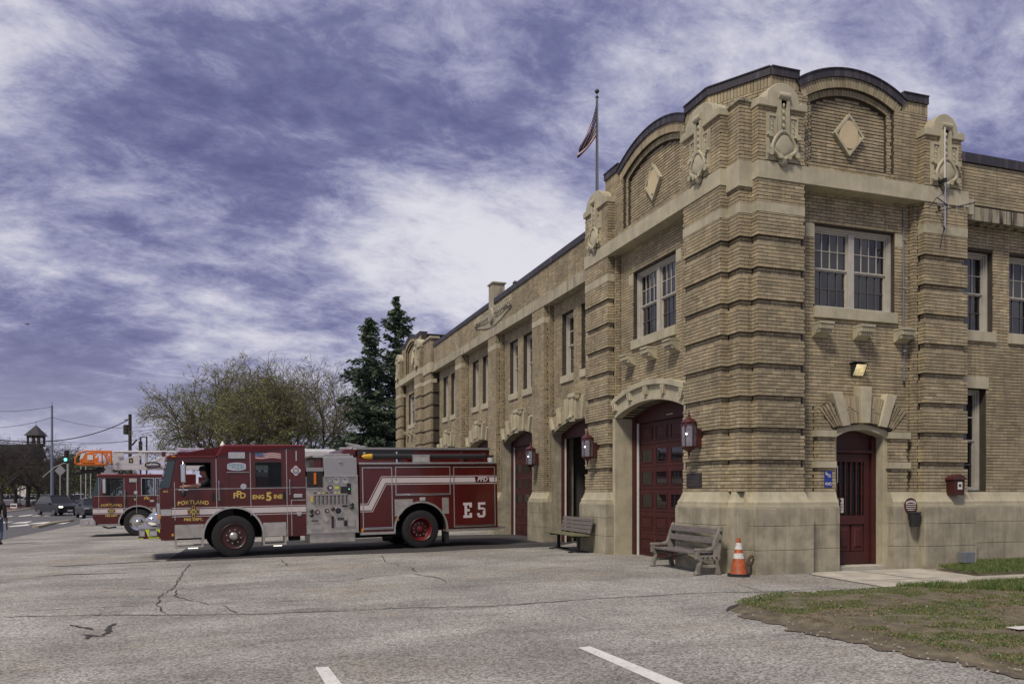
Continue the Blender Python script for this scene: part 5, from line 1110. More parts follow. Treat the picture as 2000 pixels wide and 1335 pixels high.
# arches
for cx, cz, r0 in ((-.03, .54, .72), (-5.08, .53, .755)):
    mb = MB(); n = 20
    for i in range(n):
        t0 = -.06+(PI+.12)*i/n; t1 = -.06+(PI+.12)*(i+1)/n
        mb.prism([(cx+r0*math.cos(t0), cz+r0*math.sin(t0)), (cx+r0*math.cos(t1), cz+r0*math.sin(t1)), (cx+(r0+.05)*math.cos(t1), cz+(r0+.05)*math.sin(t1)), (cx+(r0+.05)*math.cos(t0), cz+(r0+.05)*math.sin(t0))], S, -.06, .03)
    mb.build('fender_trim', M['steel'], E5)
    mb = MB(); q = arcpts(cx, cz, r0+.01, 0, PI, 14); n = len(q); vs = [S(a, z, -.02) for a, z in q]+[S(a, z, -.8) for a, z in q]; mb.add(vs, [(i, i+1, n+i+1, n+i) for i in range(n-1)]+[tuple(range(n, 2*n))]); mb.build('wheel_well', M['under'], E5)
wheel(E5, -.03, .0, .535, M['rimred'], bolts=8); wheel(E5, -5.08, .0, .535, M['rimred2'], dual=True); wheel(E5, -.03, -W_, .535, M['rimred'], flip=-1); wheel(E5, -5.08, -W_, .535, M['rimred2'], dual=True, flip=-1)
mb = MB(); mb.box(-7.3, 1.6, .45, .62, -1.7, -.8, S); mb.box(-4.6, -3.3, .34, .52, -1.9, -.4, S); mb.box(-5.4, -4.8, .35, .75, -2.3, -.3, S); mb.box(-.3, .25, .35, .75, -2.2, -.3, S); mb.box(-4.4, -4.2, .2, .5, -.9, -.6, S); mb.cyl(S(-1.45, .42, -.25), S(-1.75, .42, -.25), .07, n=10); mb.cyl(S(-4.05, .36, -.3), S(-4.3, .36, -.3), .10, n=10); mb.build('chassis', M['under'], E5)
MB().box(-5.92, -5.86, .12, .56, -.5, -.03, S).build('mud_flap', M['black'], E5)
# pump module
mb = MB(); mb.box(-3.30, -1.89, .52, 2.06, -W_+.05, -.03, S); pm = mb.build('pump_house', M['panelst'], E5); MB().box(-3.2, -1.97, .27, .515, -.8, -.02, S).build('running_board_box', M['panelst'], E5, bevel=.008); MB().box(-3.30, -1.87, .515, .55, -.5, .03, S).build('running_board', M['plate'], E5)
mb = MB(); mb.box(-2.34, -1.92, 1.765, 2.20, -W_+.1, .0, S); mb.build('hose_bed', M['hosefab'], E5); mb = MB(); mb.box(-2.16, -2.10, 1.85, 2.16, .0, .02, S); mb.build('strap', M['orangep'], E5)
MB().box(-2.36, -1.90, 2.2, 2.30, -.8, -.0, S).build('hose_cover', M['plate'], E5); MB().box(-2.34, -1.9, 1.73, 1.762, -.5, .03, S).build('hose_tray', M['plate'], E5)
mb = MB(); mb.hexa([S(-3.27, 2.07, .035), S(-2.38, 2.07, .035), S(-2.36, 2.57, -.01), S(-3.27, 2.57, -.01), S(-3.27, 2.07, -.8), S(-2.38, 2.07, -.8), S(-2.36, 2.57, -.8), S(-3.27, 2.57, -.8)]); o = mb.build('crosslay_cover', M['plate'], E5, bevel=.008); MB().box(-3.28, -2.36, 2.05, 2.085, .0, .06, S).build('lip', M['steel'], o); MB().ball(S(-2.82, 2.44, .02), .055, .03, .028, n=10, m=6).build('latch', M['chrome'], o); mb = MB(); mb.cyl(S(-2.45, 2.66, -.3), S(-3.15, 2.66, -.3), .025, n=8); mb.box(-3.2, -2.1, 2.57, 2.63, -2.0, -.1, S); mb.build('top_rail', M['steel'], E5); MB().box(-2.35, -2.15, 2.3, 2.56, -1.8, -.15, S).build('side_locker', red, E5, bevel=.02)
def gauge(x, z, r, face='white'):
    mb = MB(); disc(mb, x, z, r, -.03, .012, 20); g = mb.build('gauge', M['chrome'], E5); mb = MB(); disc(mb, x, z, r*.8, .012, .015, 20); mb.build('dial', mat('gauge_face', (.40, .39, .36), .4) if face == 'white' else M['blackm'], g); mb = MB(); mb.prism([(x-.004, z), (x+.004, z), (x+r*.5, z+r*.55)], S, .015, .018); mb.build('needle', M['blackm'], g)
gauge(-2.52, 1.97, .05); gauge(-2.70, 1.95, .085); gauge(-2.94, 1.95, .085); gauge(-2.40, 1.02-.12, .06); gauge(-2.74, 1.12, .105, 'black'); 
for x, z, r in ((-2.53, 1.75, .075), (-2.18, 1.10, .065), (-2.44, 1.13, .06)):
    mb = MB(); disc(mb, x, z, r, -.03, .02, 16); v = mb.build('valve_wheel', M['lampred'], E5); mb = MB(); disc(mb, x, z, r*.55, .02, .05, 14); mb.build('valve_cap', M['chrome'], v)
for i in range(9):
    x = -2.12-i*.107; mb = MB(); mb.box(x-.03, x+.03, 1.28, 1.58, -.03, .004, S); lp = mb.build('lever_slot', M['steel'], E5); mb = MB(); mb.box(x-.013, x+.013, 1.30, 1.50, .0, .03, S); mb.ball(S(x, 1.53, .04), .028, n=8, m=5); mb.build('lever', M['blackm'] if i % 3 else M['lampred'], lp)
for i in range(9):
    mb = MB(); x = -2.13-i*.107; mb.box(x-.03, x+.03, 1.60, 1.63, -.02, .006, S); mb.build('label_plate', (M['lampred'], M['white'], M['lime'], M['blackm'])[i % 4], E5)
for x, z in ((-2.03, 1.13), (-2.03, 1.02), (-2.60, 1.17), (-3.12, 1.28), (-3.12, 1.20)):
    mb = MB(); mb.lathe([(.05, -.02), (.055, .03), (.03, .05), (.045, .08)], 12, lambda a, b, h: S(x+a, z+b, h)); mb.build('discharge_cap', M['blackm'], E5)
for x0, x1, z0, z1, m_ in ((-2.92, -2.66, .68, .90, 'steel'), (-2.90, -2.72, .86, .93, 'blackm'), (-2.62, -2.56, .66, .98, 'blackm'), (-3.18, -3.0, .70, .95, 'steel'), (-2.30, -2.0, .64, .74, 'steel'), (-2.2, -2.02, .86, .885, 'blackm'), (-2.98, -2.88, .70, .86, 'blackm'), (-3.0, -2.82, 1.60, 1.78, 'blackm'), (-3.10, -3.0, 1.56, 1.86, 'black'), (-2.07, -2.0, 1.38, 1.52, 'gold'), (-2.76, -2.66, 1.72, 1.78, 'lime'), (-3.0, -2.86, 1.22, 1.27, 'blackm')):
    MB().box(min(x0, x1), max(x0, x1), z0, z1, -.02, .010, S).build('panel_plate', M[m_], E5)
mb = MB(); mb.box(-3.06, -3.03, 1.70, 1.72, .010, .013, S); mb.build('status_led', mat('led_green', (.05, .5, .2), .4, emit=(.1, 1, .4), estr=1.5), E5)
# body
mb = MB(); mb.box(-4.34, -3.34, .51, 2.38, -W_, -.03, S); mb.box(-5.84, -4.34, 1.31, 2.38, -W_, -.03, S); mb.box(-7.44, -5.84, .51, 2.38, -W_, -.03, S)
for A in ([(-3.34, 2.38), (-3.34, .51), (-4.33, .51)]+arcpts(-5.08, .53, .755, 0, PI/2, 10)+[(-5.08, 2.38)], [(-5.08, 2.38)]+arcpts(-5.08, .53, .755, PI/2, PI, 10)+[(-7.44, .51), (-7.44, 2.38)]): mb.prism(A, S, -.029, 0)
mb.build('body', red, E5)
mb = MB(); mb.box(-7.46, -3.32, 2.38, 2.43, -W_, .035, S); mb.build('gutter_rail', M['steel'], E5, bevel=.006); mb = MB(); mb.box(-4.33, -3.34, .44, .51, -.3, .01, S); mb.build('rub_rail', M['steel'], E5); MB().box(-7.44, -5.83, .44, .51, -.3, .01, S).build('rub_rail', M['steel'], E5)
mb = MB(); mb.box(-7.32, -3.36, 2.43, 2.80, -W_+.28, -.28, S); mb.build('hose_bed_wall', red, E5); mb = MB(); mb.box(-7.33, -3.35, 2.80, 2.86, -W_+.26, -.25, S); mb.build('hose_bed_rail', M['plate'], E5); mb = MB(); mb.box(-4.95, -3.36, 2.66, 2.79, -.28, -.262, S); mb.build('slide_plate', M['blackm'], E5)
MB().ball(S(-3.55, 2.70, -.255), .05, .02, .03, n=10, m=6).build('latch', M['chrome'], E5)
mb = MB(); mb.box(-3.36, -2.95, 2.60, 2.82, -W_+.3, -.3, S); mb.build('deck_box', red, E5, bevel=.06); mb = MB(); mb.cyl(S(-3.0, 2.84, -.9), S(-3.5, 2.84, -.9), .05, n=10); mb.box(-3.7, -3.3, 2.86, 2.93, -1.3, -.7, S); mb.cyl(S(-3.6, 2.93, -1.0), S(-3.2, 3.0, -1.0), .035, n=8); mb.build('deck_monitor', M['steel'], E5)
mb = MB(); mb.cyl(S(-3.77, 2.60, -.10), S(-7.05, 2.60, -.10), .072, n=18); hs = mb.build('suction_hose', M['hose'], E5, smooth=True); mb = MB(); mb.lathe([(.075, 0), (.075, .05), (.055, .24), (.04, .27), (.02, .30)], 16, lambda a, b, h: S(-3.74+h, 2.60+b, -.10+a)); mb.build('hose_strainer', M['yellow'], E5, smooth=True); mb = MB(); mb.cyl(S(-3.78, 2.6, -.1), S(-3.72, 2.6, -.1), .085, n=18); mb.cyl(S(-7.0, 2.6, -.1), S(-7.1, 2.6, -.1), .09, n=18); mb.build('coupling', M['blackm'], hs)
for x in (-4.45, -6.45): MB().box(x-.02, x+.02, 2.43, 2.74, -.28, -.16, S).build('hose_clamp', M['chrome'], E5)
mb = MB(); mb.box(-5.37, -4.86, 2.40, 2.64, -.05, .03, S); o = mb.build('scene_light', M['steel'], E5, bevel=.012)
for i in range(2): MB().box(-5.32+i*.225, -5.32+i*.225+.205, 2.45, 2.58, .03, .036, S).build('lamp_lens', M['lens'], o)
mb = MB(); mb.lathe([(.10, 0), (.105, .06), (.09, .13), (.04, .16)], 14, lambda a, b, h: S(-7.30+a, 2.43+h, -.14+b)); mb.build('beacon', M['lens'], E5, smooth=True); MB().cyl(S(-7.30, 2.59, -.14), S(-7.30, 2.64, -.14), .1, n=12).build('beacon_cap', M['blackm'], E5)
mb = MB(); mb.box(-7.70, -7.44, .47, .53, -W_+.05, -.02, S); mb.build('tailboard', M['plate'], E5)
for x0, x1, z0, z1 in ((-4.26, -3.41, .58, 2.30), (-5.98, -4.35, 1.50, 2.31), (-7.37, -6.07, .56, 2.30)):
    MB().box(x0+.02, x1-.02, z0+.02, z1-.02, -.01, .0045, S).build('locker_door', red, E5); mb = MB(); frame_rect(mb, x0, x1, z0, z1, .026, -.01, .016); o = mb.build('door_trim', M['steel'], E5); mb = MB(); mb.cyl(S(x0+.03, z0+.045, .02), S(x1-.03, z0+.045, .02), .012, n=6); mb.build('lift_bar', M['chrome'], o)
for x0, x1, z0, z1 in ((-4.85, -4.32, .92, 1.40), (-5.92, -5.72, .96, 1.42)): MB().box(x0, x1, z0, z1, .0, .006, S).build('filler_plate', M['panelst'], E5) if x0 < -5.5 else MB().prism([(x1, z0), (x1, z1), (x0, z1), (x0, 1.25), (-4.62, 1.13), (-4.5, .98)], S, .0, .006).build('filler_plate', M['panelst'], E5)
mb = MB(); disc(mb, -4.66, 1.28, .06, .004, .02, 14); mb.build('filler_cap', M['chrome'], E5); MB().box(-5.22, -5.05, 1.34, 1.44, .002, .03, S).build('side_lamp', M['lens'], E5, bevel=.015); mb = MB(); disc(mb, -4.39, .84, .045, .0, .02, 12); mb.build('marker_lamp', M['amber'], E5); MB().box(-3.42, -3.37, .52, .62, .0, .02, S).build('marker_lamp', M['amber'], E5)
# stripes
bpth = [(-3.345, 1.185), (-3.62, 1.185), (-4.02, 1.93), (-7.43, 1.92)]
for o0, o1 in ((-.07, .07), (.10, .118), (-.118, -.10)):
    mb = MB(); strip(mb, bpth, o0, o1, S, .004, .0075); mb.build('stripe', M['stripe'], E5)
mb = MB(); mb.prism([(-6.76, 1.855), (-7.20, 1.855), (-7.17, 1.998), (-6.73, 1.998)], S, .0075, .010); mb.build('stripe_gap', red, E5); text_mb('PFD', .185, TX(-6.965, 1.927), .010, .003, .006, shear=.25).build('lettering', M['stripe'], E5); 
arcx = lambda z: math.sqrt(max(0, .772**2-(z-.54)**2))
for za, zb in ((1.125, 1.265), (1.29, 1.306), (1.075, 1.091)):
    mb = MB(); zc2 = za if zb < 1.3 else 5; q = arcx((za+zb)/2) if zb < 1.31 else 0
    mb.prism([(1.44, za), (1.44, zb), (-.03+arcx(zb), zb), (-.03+arcx(za), za)], S, .003, .0065); mb.build('stripe', M['stripe'], E5); mb = MB(); mb.prism([(-.03-arcx(za), za), (-.03-arcx(zb), zb), (-1.88, zb), (-1.88, za)], S, .003, .0065); mb.build('stripe', M['stripe'], E5)
mb = MB(); mb.box(-1.88, 1.35, 1.762, 1.778, .0, .008, S); mb.build('pinstripe', M['steel'], E5)
for x, z0, z1 in ((1.365, 1.0, 1.95), (.37, 1.12, 2.53), (-.47, 1.06, 2.78), (-1.39, .5, 2.78), (-1.50, .5, 1.45)): MB().box(x-.009, x+.009, z0, z1, .0, .007, S).build('door_seam', M['steel'], E5)
MB().box(-.44, .12, 2.185, 2.20, .0, .007, S).build('pinstripe', M['steel'], E5); MB().box(-1.88, -1.5, 1.43, 1.448, .0, .007, S).build('pinstripe', M['steel'], E5)
for x, z0, z1 in ((.31, 1.47, 1.98), (-1.46, 1.58, 1.99)):
    mb = MB(); mb.cyl(S(x, z0, .06), S(x, z1, .06), .018, n=8); mb.box(x-.02, x+.02, z0+.01, z0+.05, .0, .06, S).box(x-.02, x+.02, z1-.05, z1-.01, .0, .06, S); mb.build('grab_rail', M['chrome'], E5, smooth=True)
for x in (.46, -1.31):
    mb = MB(); mb.box(x-.035, x+.035, 1.47, 1.68, .0, .012, S); mb.cyl(S(x, 1.50, .03), S(x, 1.65, .03), .014, n=8); mb.build('door_handle', M['blackm'], E5)
mb = MB(); mb.box(1.10, 1.23, 1.93, 2.40, .18, .30, S); mr_ = mb.build('side_mirror', M['chrome'], E5, bevel=.03); mb = MB(); mb.tube([S(1.22, 2.46, 0), S(1.17, 2.47, .2), S(1.165, 2.38, .24)], .014, 6); mb.build('mirror_arm', M['chrome'], mr_); mb = MB(); mb.tube([S(1.17, 1.94, .24), S(1.17, 1.77, .2), S(1.2, 1.76, .0)], .014, 6); mb.build('mirror_arm', M['chrome'], mr_); MB().box(1.05, 1.27, 1.74, 1.775, .0, .06, S).build('mirror_mount', M['chrome'], E5)
mb = MB(); mb.ball(S(1.16, 1.66, .10), .055, .05, .09, n=10, m=6); mb.build('convex_mirror', M['blackm'], E5, smooth=True)
mb = MB(); disc(mb, -.29, 1.82, .075, .0, .02, 20); o = mb.build('round_lamp', M['chrome'], E5); mb = MB(); disc(mb, -.29, 1.82, .052, .02, .03, 18); mb.build('lens', M['lens'], o); mb = MB(); disc(mb, -1.70, 1.09, .075, .0, .02, 20); o = mb.build('round_lamp', M['chrome'], E5); mb = MB(); disc(mb, -1.70, 1.09, .05, .02, .03, 18); mb.build('lens', M['lens'], o)
mb = MB(); mb.box(-.35, .07, 2.54, 2.71, .0, .03, S); o = mb.build('warning_light', M['chrome'], E5, bevel=.012); 
for i in range(2): MB().box(-.33+i*.195, -.33+i*.195+.185, 2.565, 2.685, .03, .036, S).build('lens', M['lens'], o)
mb = MB(); q = [(-.13+.23*math.copysign(min(1, abs(math.cos(t))*1.25), math.cos(t)), 2.335+.105*math.sin(t)) for t in [2*PI*i/24 for i in range(24)]]; mb.prism(q, S, .0, .014); o = mb.build('oval_window', M['chrome'], E5); mb = MB(); mb.prism([(-.13+(a+.13)*.86, 2.335+(z-2.335)*.78) for a, z in q], S, .014, .018); mb.build('decal', mat('decal_teal', (.10, .20, .27), .3, col2=(.42, .45, .47), vscale=26), o)
mb = MB(); mb.box(-1.79, -1.56, 1.50, 1.60, .0, .03, S); mb.build('side_lamp', M['lens'], E5, bevel=.02); MB().box(-1.66, -1.63, 2.48, 2.74, .0, .02, S).build('light_bar', M['lens'], E5)
mb = MB(); frame_rect(mb, -.42, .06, 1.42, 2.15, .008, .001, .006); mb.build('locker_seam', mat('red_seam', (.03, .004, .005), .5), E5)
# printed flag panel above the rear window
mb = MB(); m2_ = MB(); m3 = MB()
for i in range(14):
    x0 = -.60-i*.0465; x1 = x0-.0465; wv = lambda x: .014*math.sin((x+.6)*11)
    for j in range(7):
        z0 = 2.53+j*.024; tgt = (m3 if (i < 5 and j >= 3) else (mb if j % 2 == 0 else m2_)); tgt.prism([(x0, z0+wv(x0)), (x1, z0+wv(x1)), (x1, z0+.024+wv(x1)), (x0, z0+.024+wv(x0))], S, .002, .005)
mb.build('flag_decal', mat('decal_red', (.20, .03, .035), .5), E5); m2_.build('flag_decal', M['stripe'], E5); m3.build('flag_decal', mat('decal_blue', (.05, .08, .18), .5, col2=(.35, .36, .40), vscale=38, fac=(.52, .62)), E5)
mb = MB(); n = 24; mb.prism([(-1.63+(.115+.02*math.cos(4*t))*math.cos(t), 2.22+(.115+.02*math.cos(4*t))*math.sin(t)) for t in [2*PI*i/n for i in range(n)]], S, .002, .006); o = mb.build('round_badge', M['stripe'], E5); mb = MB(); disc(mb, -1.63, 2.22, .075, .006, .009, 20); mb.build('badge_blue', mat('badge_blue', (.03, .05, .24), .4), o); mb = MB(); disc(mb, -1.63, 2.22, .05, .009, .011, 16); mb.build('badge_centre', M['stripe'], o); mb = MB(); mb.prism([(-1.63-.03, 2.19), (-1.63+.03, 2.19), (-1.63+.022, 2.24), (-1.63, 2.26), (-1.63-.022, 2.24)], S, .011, .013); mb.build('badge_emblem', M['gold'], o)
# lettering
words(E5, 'PORTLAND', .135, .93, 1.435, M['gold'], .004, arch=.22, space=1.08); words(E5, 'FIRE DEPT.', .092, .935, 1.0, M['gold'], .003, space=1.05); words(E5, '0213', .055, 1.57, 1.72, M['gold'], .002)
cross_badge(E5, .93, 1.195, .29); monogram(E5, -.18, 1.59, .24)
words(E5, 'ENG', .15, -.66, 1.535, M['gold'], .005); words(E5, 'INE', .15, -1.16, 1.535, M['gold'], .005); words(E5, '5', .30, -.925, 1.535, M['gold'], .011)
def slab(parent, pts_list, x, z, name='unit_letter'):
    mb = MB()
    for r_ in pts_list: mb.prism([(x-a, z+b) for a, b in r_], S, .005, .009)
    mb.build(name, M['stripe'], parent)
rc = lambda a0, a1, b0, b1: [(a0, b0), (a1, b0), (a1, b1), (a0, b1)]
slab(E5, [rc(.04, .12, .075, .365), rc(0, .27, 0, .075), rc(0, .27, .365, .44), rc(.19, .27, .075, .14), rc(.19, .27, .30, .365), rc(.12, .20, .185, .255)], -6.36, .82)
slab(E5, [rc(.03, .26, .37, .44), rc(.03, .10, .23, .37), rc(.10, .2, .23, .29), [(.2, .29), (.2, .23), (.26, .20), (.26, .25)], rc(.18, .26, .06, .20), [(.05, 0), (.21, 0), (.26, .06), (.18, .07), (.0, .06)], rc(.0, .08, .06, .13)], -6.79, .82, 'unit_numeral')
mb = MB(); mb.box(1.25, .62, 2.64, 2.70, -W_+.3, -.3, S); mb.build('light_bar_base', M['blackm'], E5); mb = MB(); mb.box(.62, 1.27, 2.70, 2.82, -W_+.25, -.25, S); mb.build('light_bar', mat('lightbar', (.30, .18, .24), .2, col2=(.40, .40, .50), vscale=7), E5, bevel=.03); mb = MB(); mb.box(1.55, 1.64, 2.60, 2.72, -.2, -.08, S); mb.build('corner_lamp', M['lampred'], E5); mb = MB(); mb.lathe([(.06, 0), (.07, .05), (.03, .12), (.01, .16)], 12, lambda a, b, h: S(.1+a, 2.9+h, -1.2+b)); mb.build('roof_horn', M['white'], E5); MB().box(1.33, 1.42, 2.585, 2.61, .02, .03, S).build('clearance_lamp', M['amber'], E5)
# ---------------------------------------------------------------- ladder truck
LT = thing('ladder_truck', 'red aerial ladder truck with orange platform folded over its white ladder', 'fire truck'); fx = Vector((-1, -.03, -.010)).normalized(); sd_ = Vector((.03, -1, 0)).normalized(); up_ = fx.cross(sd_)
LT.matrix_world = Matrix(((fx.x, sd_.x, up_.x, -12.5), (fx.y, sd_.y, up_.y, 22.85), (fx.z, sd_.z, up_.z, -.18), (0, 0, 0, 1)))
def cab2(mb, d0, d1):
    pr = lambda pts: mb.prism(pts, S, d0, d1)
    pr([(1.60, 1.15), (-2.2, 1.15), (-2.2, 1.62), (1.58, 1.62)]); A = arcpts(-.03, .5, .68, math.asin(.0), PI/2, 8); pr([(1.60, 1.15), (1.60, .74), (1.40, .48), (.66, .48)]+A[1:]+[(-.03, 1.15+.03)] if 0 else [(1.60, 1.15), (1.60, .74), (1.42, .48), (.66, .48)]+[q for q in A if q[1] < 1.15]+[(.12, 1.15)])
    B = [q for q in arcpts(-.03, .5, .68, PI/2, PI, 8) if q[1] < 1.15]; pr([(-.18, 1.15)]+B+[(-2.2, .48), (-2.2, 1.15)])
    pr([(1.35, 1.62), (1.20, 1.62), (1.20, 2.36), (1.27, 2.36)]); pr([(.53, 1.62), (-.17, 1.62), (-.17, 2.32), (.53, 2.32)]); pr([(-.6, 1.62), (-.68, 1.62), (-.68, 2.32), (-.6, 2.32)]); pr([(-1.3, 1.62), (-2.2, 1.62), (-2.2, 2.32), (-1.3, 2.32)]); pr([(1.20, 2.30), (.53, 2.30), (.53, 2.40), (1.20, 2.40)]); pr([(1.42, 2.36), (1.20, 2.36), (1.20, 2.40), (1.42, 2.40)]); pr([(.53, 2.32), (-2.2, 2.32), (-2.2, 2.40), (.53, 2.40)])
mb = MB(); cab2(mb, -.05, 0); cab2(mb, -W_, -W_+.05); mb.box(1.54, 1.6, .6, 1.6, -W_+.05, -.05, S); mb.box(-2.2, -2.15, .5, 2.4, -W_+.05, -.05, S); mb.build('cab', red, LT)
MB().prism([(1.47, 2.39), (-2.2, 2.39), (-2.2, 2.47), (1.42, 2.47)], S, -W_-.02, .02).build('cab_roof', MATS['red_roof'], LT, bevel=.025)
MB().prism([(1.60, 1.63), (1.57, 1.63), (1.41, 2.36), (1.44, 2.36)], S, -W_+.05, -.05).build('windshield', M['teal'], LT); MB().prism([(1.585, 1.63), (1.36, 1.63), (1.28, 2.35), (1.42, 2.35)], S, -.045, -.004).build('quarter_glass', M['teal'], LT)
for x0, x1 in ((.53, 1.20), (-.60, -.17), (-1.3, -.68)):
    MB().box(x0, x1, 1.63, 2.30, -.035, -.028, S).build('side_window', M['cabglass'], LT); mb = MB(); frame_rect(mb, x0-.02, x1+.02, 1.61, 2.325, .022, -.04, .008); mb.build('window_frame', M['black'] if x0 > 0 else M['chrome'], LT)
mb = MB(); mb.box(-1.9, 1.2, .7, 1.1, -W_+.1, -.1, S); mb.box(-.05, .1, 1.1, 2.1, -.8, -.2, S); mb.box(-.05, .1, 1.1, 2.1, -W_+.3, -W_+.9, S); mb.box(1.0, 1.4, 1.1, 1.55, -W_+.1, -.1, S); mb.box(-1.7, -1.5, 1.1, 2.1, -W_+.3, -.3, S); mb.build('seat', M['dark'], LT)
mb = MB(); mb.box(1.5, 2.06, .43, .70, -W_+.1, -.03, S); bp = mb.build('bumper', M['steel'], LT, bevel=.012)
for x0, x1 in ((1.56, 1.70), (1.76, 1.90)): MB().box(x0, x1, .50, .63, -.03, -.012, S).build('bumper_lamp', M['lens'], bp)
wheel(LT, -.03, .0, .535, M['chrome']); wheel(LT, -.03, -W_, .535, M['chrome'], flip=-1)
for x in (-6.2, -7.5): wheel(LT, x, .0, .535, M['chrome'], dual=True)
mb = MB(); n = 18
for i in range(n):
    t0 = PI*i/n; t1 = PI*(i+1)/n; r0 = .68; mb.prism([(-.03+r0*math.cos(t0), .5+r0*math.sin(t0)), (-.03+r0*math.cos(t1), .5+r0*math.sin(t1)), (-.03+(r0+.05)*math.cos(t1), .5+(r0+.05)*math.sin(t1)), (-.03+(r0+.05)*math.cos(t0), .5+(r0+.05)*math.sin(t0))], S, -.05, .03)
mb.build('fender_trim', M['steel'], LT); mb = MB(); q = arcpts(-.03, .5, .69, 0, PI, 14); n = len(q); mb.add([S(a, z, -.02) for a, z in q]+[S(a, z, -.8) for a, z in q], [(i, i+1, n+i+1, n+i) for i in range(n-1)]+[tuple(range(n, 2*n))]); mb.build('wheel_well', M['under'], LT)
MB().box(.62, 1.40, .42, .50, -.3, .012, S).build('cab_step', M['plate'], LT); mb = MB(); mb.box(-8.6, 1.4, .4, .55, -1.8, -.7, S); mb.tube([S(1.3, .40, -.4), S(1.1, .33, -.4), S(.8, .36, -.4)], .03, 6); mb.build('chassis', M['under'], LT)
mb = MB(); mb.box(-8.8, -2.3, .5, 2.35, -W_, -.01, S); mb.build('body', red, LT)
for za, zb in ((.93, 1.09), (1.115, 1.13), (.885, .90)):
    qx = math.sqrt(max(0, .74**2-((za+zb)/2-.5)**2)); mb = MB(); mb.box(-.03+qx, 1.60, za, zb, .003, .007, S); mb.build('stripe', M['stripe'], LT); mb = MB(); mb.box(-2.2, -.03-qx, za, zb, .003, .007, S); mb.build('stripe', M['stripe'], LT)
MB().box(-2.2, 1.58, 1.60, 1.615, .0, .008, S).build('pinstripe', M['steel'], LT)
for x in (1.38, .47, .02, -.75): MB().box(x-.008, x+.008, .9, 2.3, .0, .007, S).build('door_seam', M['steel'], LT)
words(LT, 'PORTLAND', .135, .93, 1.255, M['gold'], .003, arch=.25, space=1.1); words(LT, 'FIRE DEPT.', .095, .93, .82, M['gold'], .003); cross_badge(LT, .93, 1.01, .28); monogram(LT, -.35, 1.50, .16)
mb = MB(); mb.box(-.02, .18, 1.40, 1.56, .003, .006, S); o = mb.build('flame_decal', M['blackm'], LT); mb = MB(); mb.prism([(.12, 1.50), (.09, 1.42), (.06, 1.42), (.03, 1.54), (.07, 1.46), (.09, 1.52)], S, .006, .008); mb.build('flame', M['gold'], o)
mb = MB(); mb.box(.0, .28, 2.15, 2.30, .0, .03, S); mb.build('warning_light', M['lens'], LT, bevel=.01); mb = MB(); disc(mb, .05, 1.74, .07, .0, .025, 16); mb.build('round_lamp', M['chrome'], LT); MB().box(-.62, -.47, 1.36, 1.44, .0, .02, S).build('side_lamp', M['lens'], LT); mb = MB(); mb.cyl(S(.42, 1.25, .06), S(.42, 1.85, .06), .02, n=8); mb.box(.40, .44, 1.27, 1.31, 0, .06, S).box(.40, .44, 1.79, 1.83, 0, .06, S); mb.build('grab_rail', M['chrome'], LT); mb = MB(); mb.box(1.10, 1.22, 1.72, 2.28, .16, .26, S); mb.box(1.14, 1.18, 2.28, 2.31, .0, .2, S); mb.build('side_mirror', M['chrome'], LT, bevel=.02)
# aerial ladder: two trusses with rungs
yl, yr = -.75, -1.75; zb, zt = 2.78, 3.40; x0, x1 = .93, -8.6
for y in (yl, yr):
    mb = MB(); mb.box(x1, x0, zb-.10, zb+.10, y-.05, y+.05, S); mb.build('ladder_beam', M['ladder'], LT); mb = MB(); mb.cyl(S(x0-.05, zt, y), S(x1, zt, y), .045, n=8); mb.build('ladder_handrail', M['ladder'], LT); k = 0; x = x0-.2
    while x-1.05 > x1:
        MB().cyl(S(x, zb+.1, y), S(x-.95, zt, y), .035, n=6).build('ladder_brace', M['ladder'], LT); MB().cyl(S(x-.98, zb+.1, y), S(x-.98, zt, y), .03, n=6).build('ladder_post', M['ladder'], LT); MB().cyl(S(x-.30, zb+.1, y), S(x-.95, zt-.12, y), .02, n=6).build('ladder_brace', M['ladder'], LT); x -= 1.05
x = x0-.15
while x > x1: MB().cyl(S(x, zb+.02, yl), S(x, zb+.02, yr), .022, n=6).build('rung', M['ladder'], LT); x -= .35
MB().prism([(.9, zb+.1), (-.05, zb+.1), (-.05, zt-.1), (.35, zb+.4)], S, yl-.01, yl+.055).build('gusset_plate', M['ladder'], LT); mb = MB(); mb.box(.18, .34, zb+.16, zb+.36, yl+.056, yl+.06, S); o = mb.build('flame_decal', M['blackm'], LT); mb = MB(); mb.prism([(.30, zb+.32), (.27, zb+.2), (.24, zb+.2), (.20, zb+.34), (.25, zb+.25), (.27, zb+.31)], S, yl+.06, yl+.063); mb.build('flame', M['gold'], o)
mb = MB(); mb.box(.95, .55, zb+.12, zt-.02, yl-.3, yl-.15, S); mb.build('ladder_shield', M['ladder'], LT)
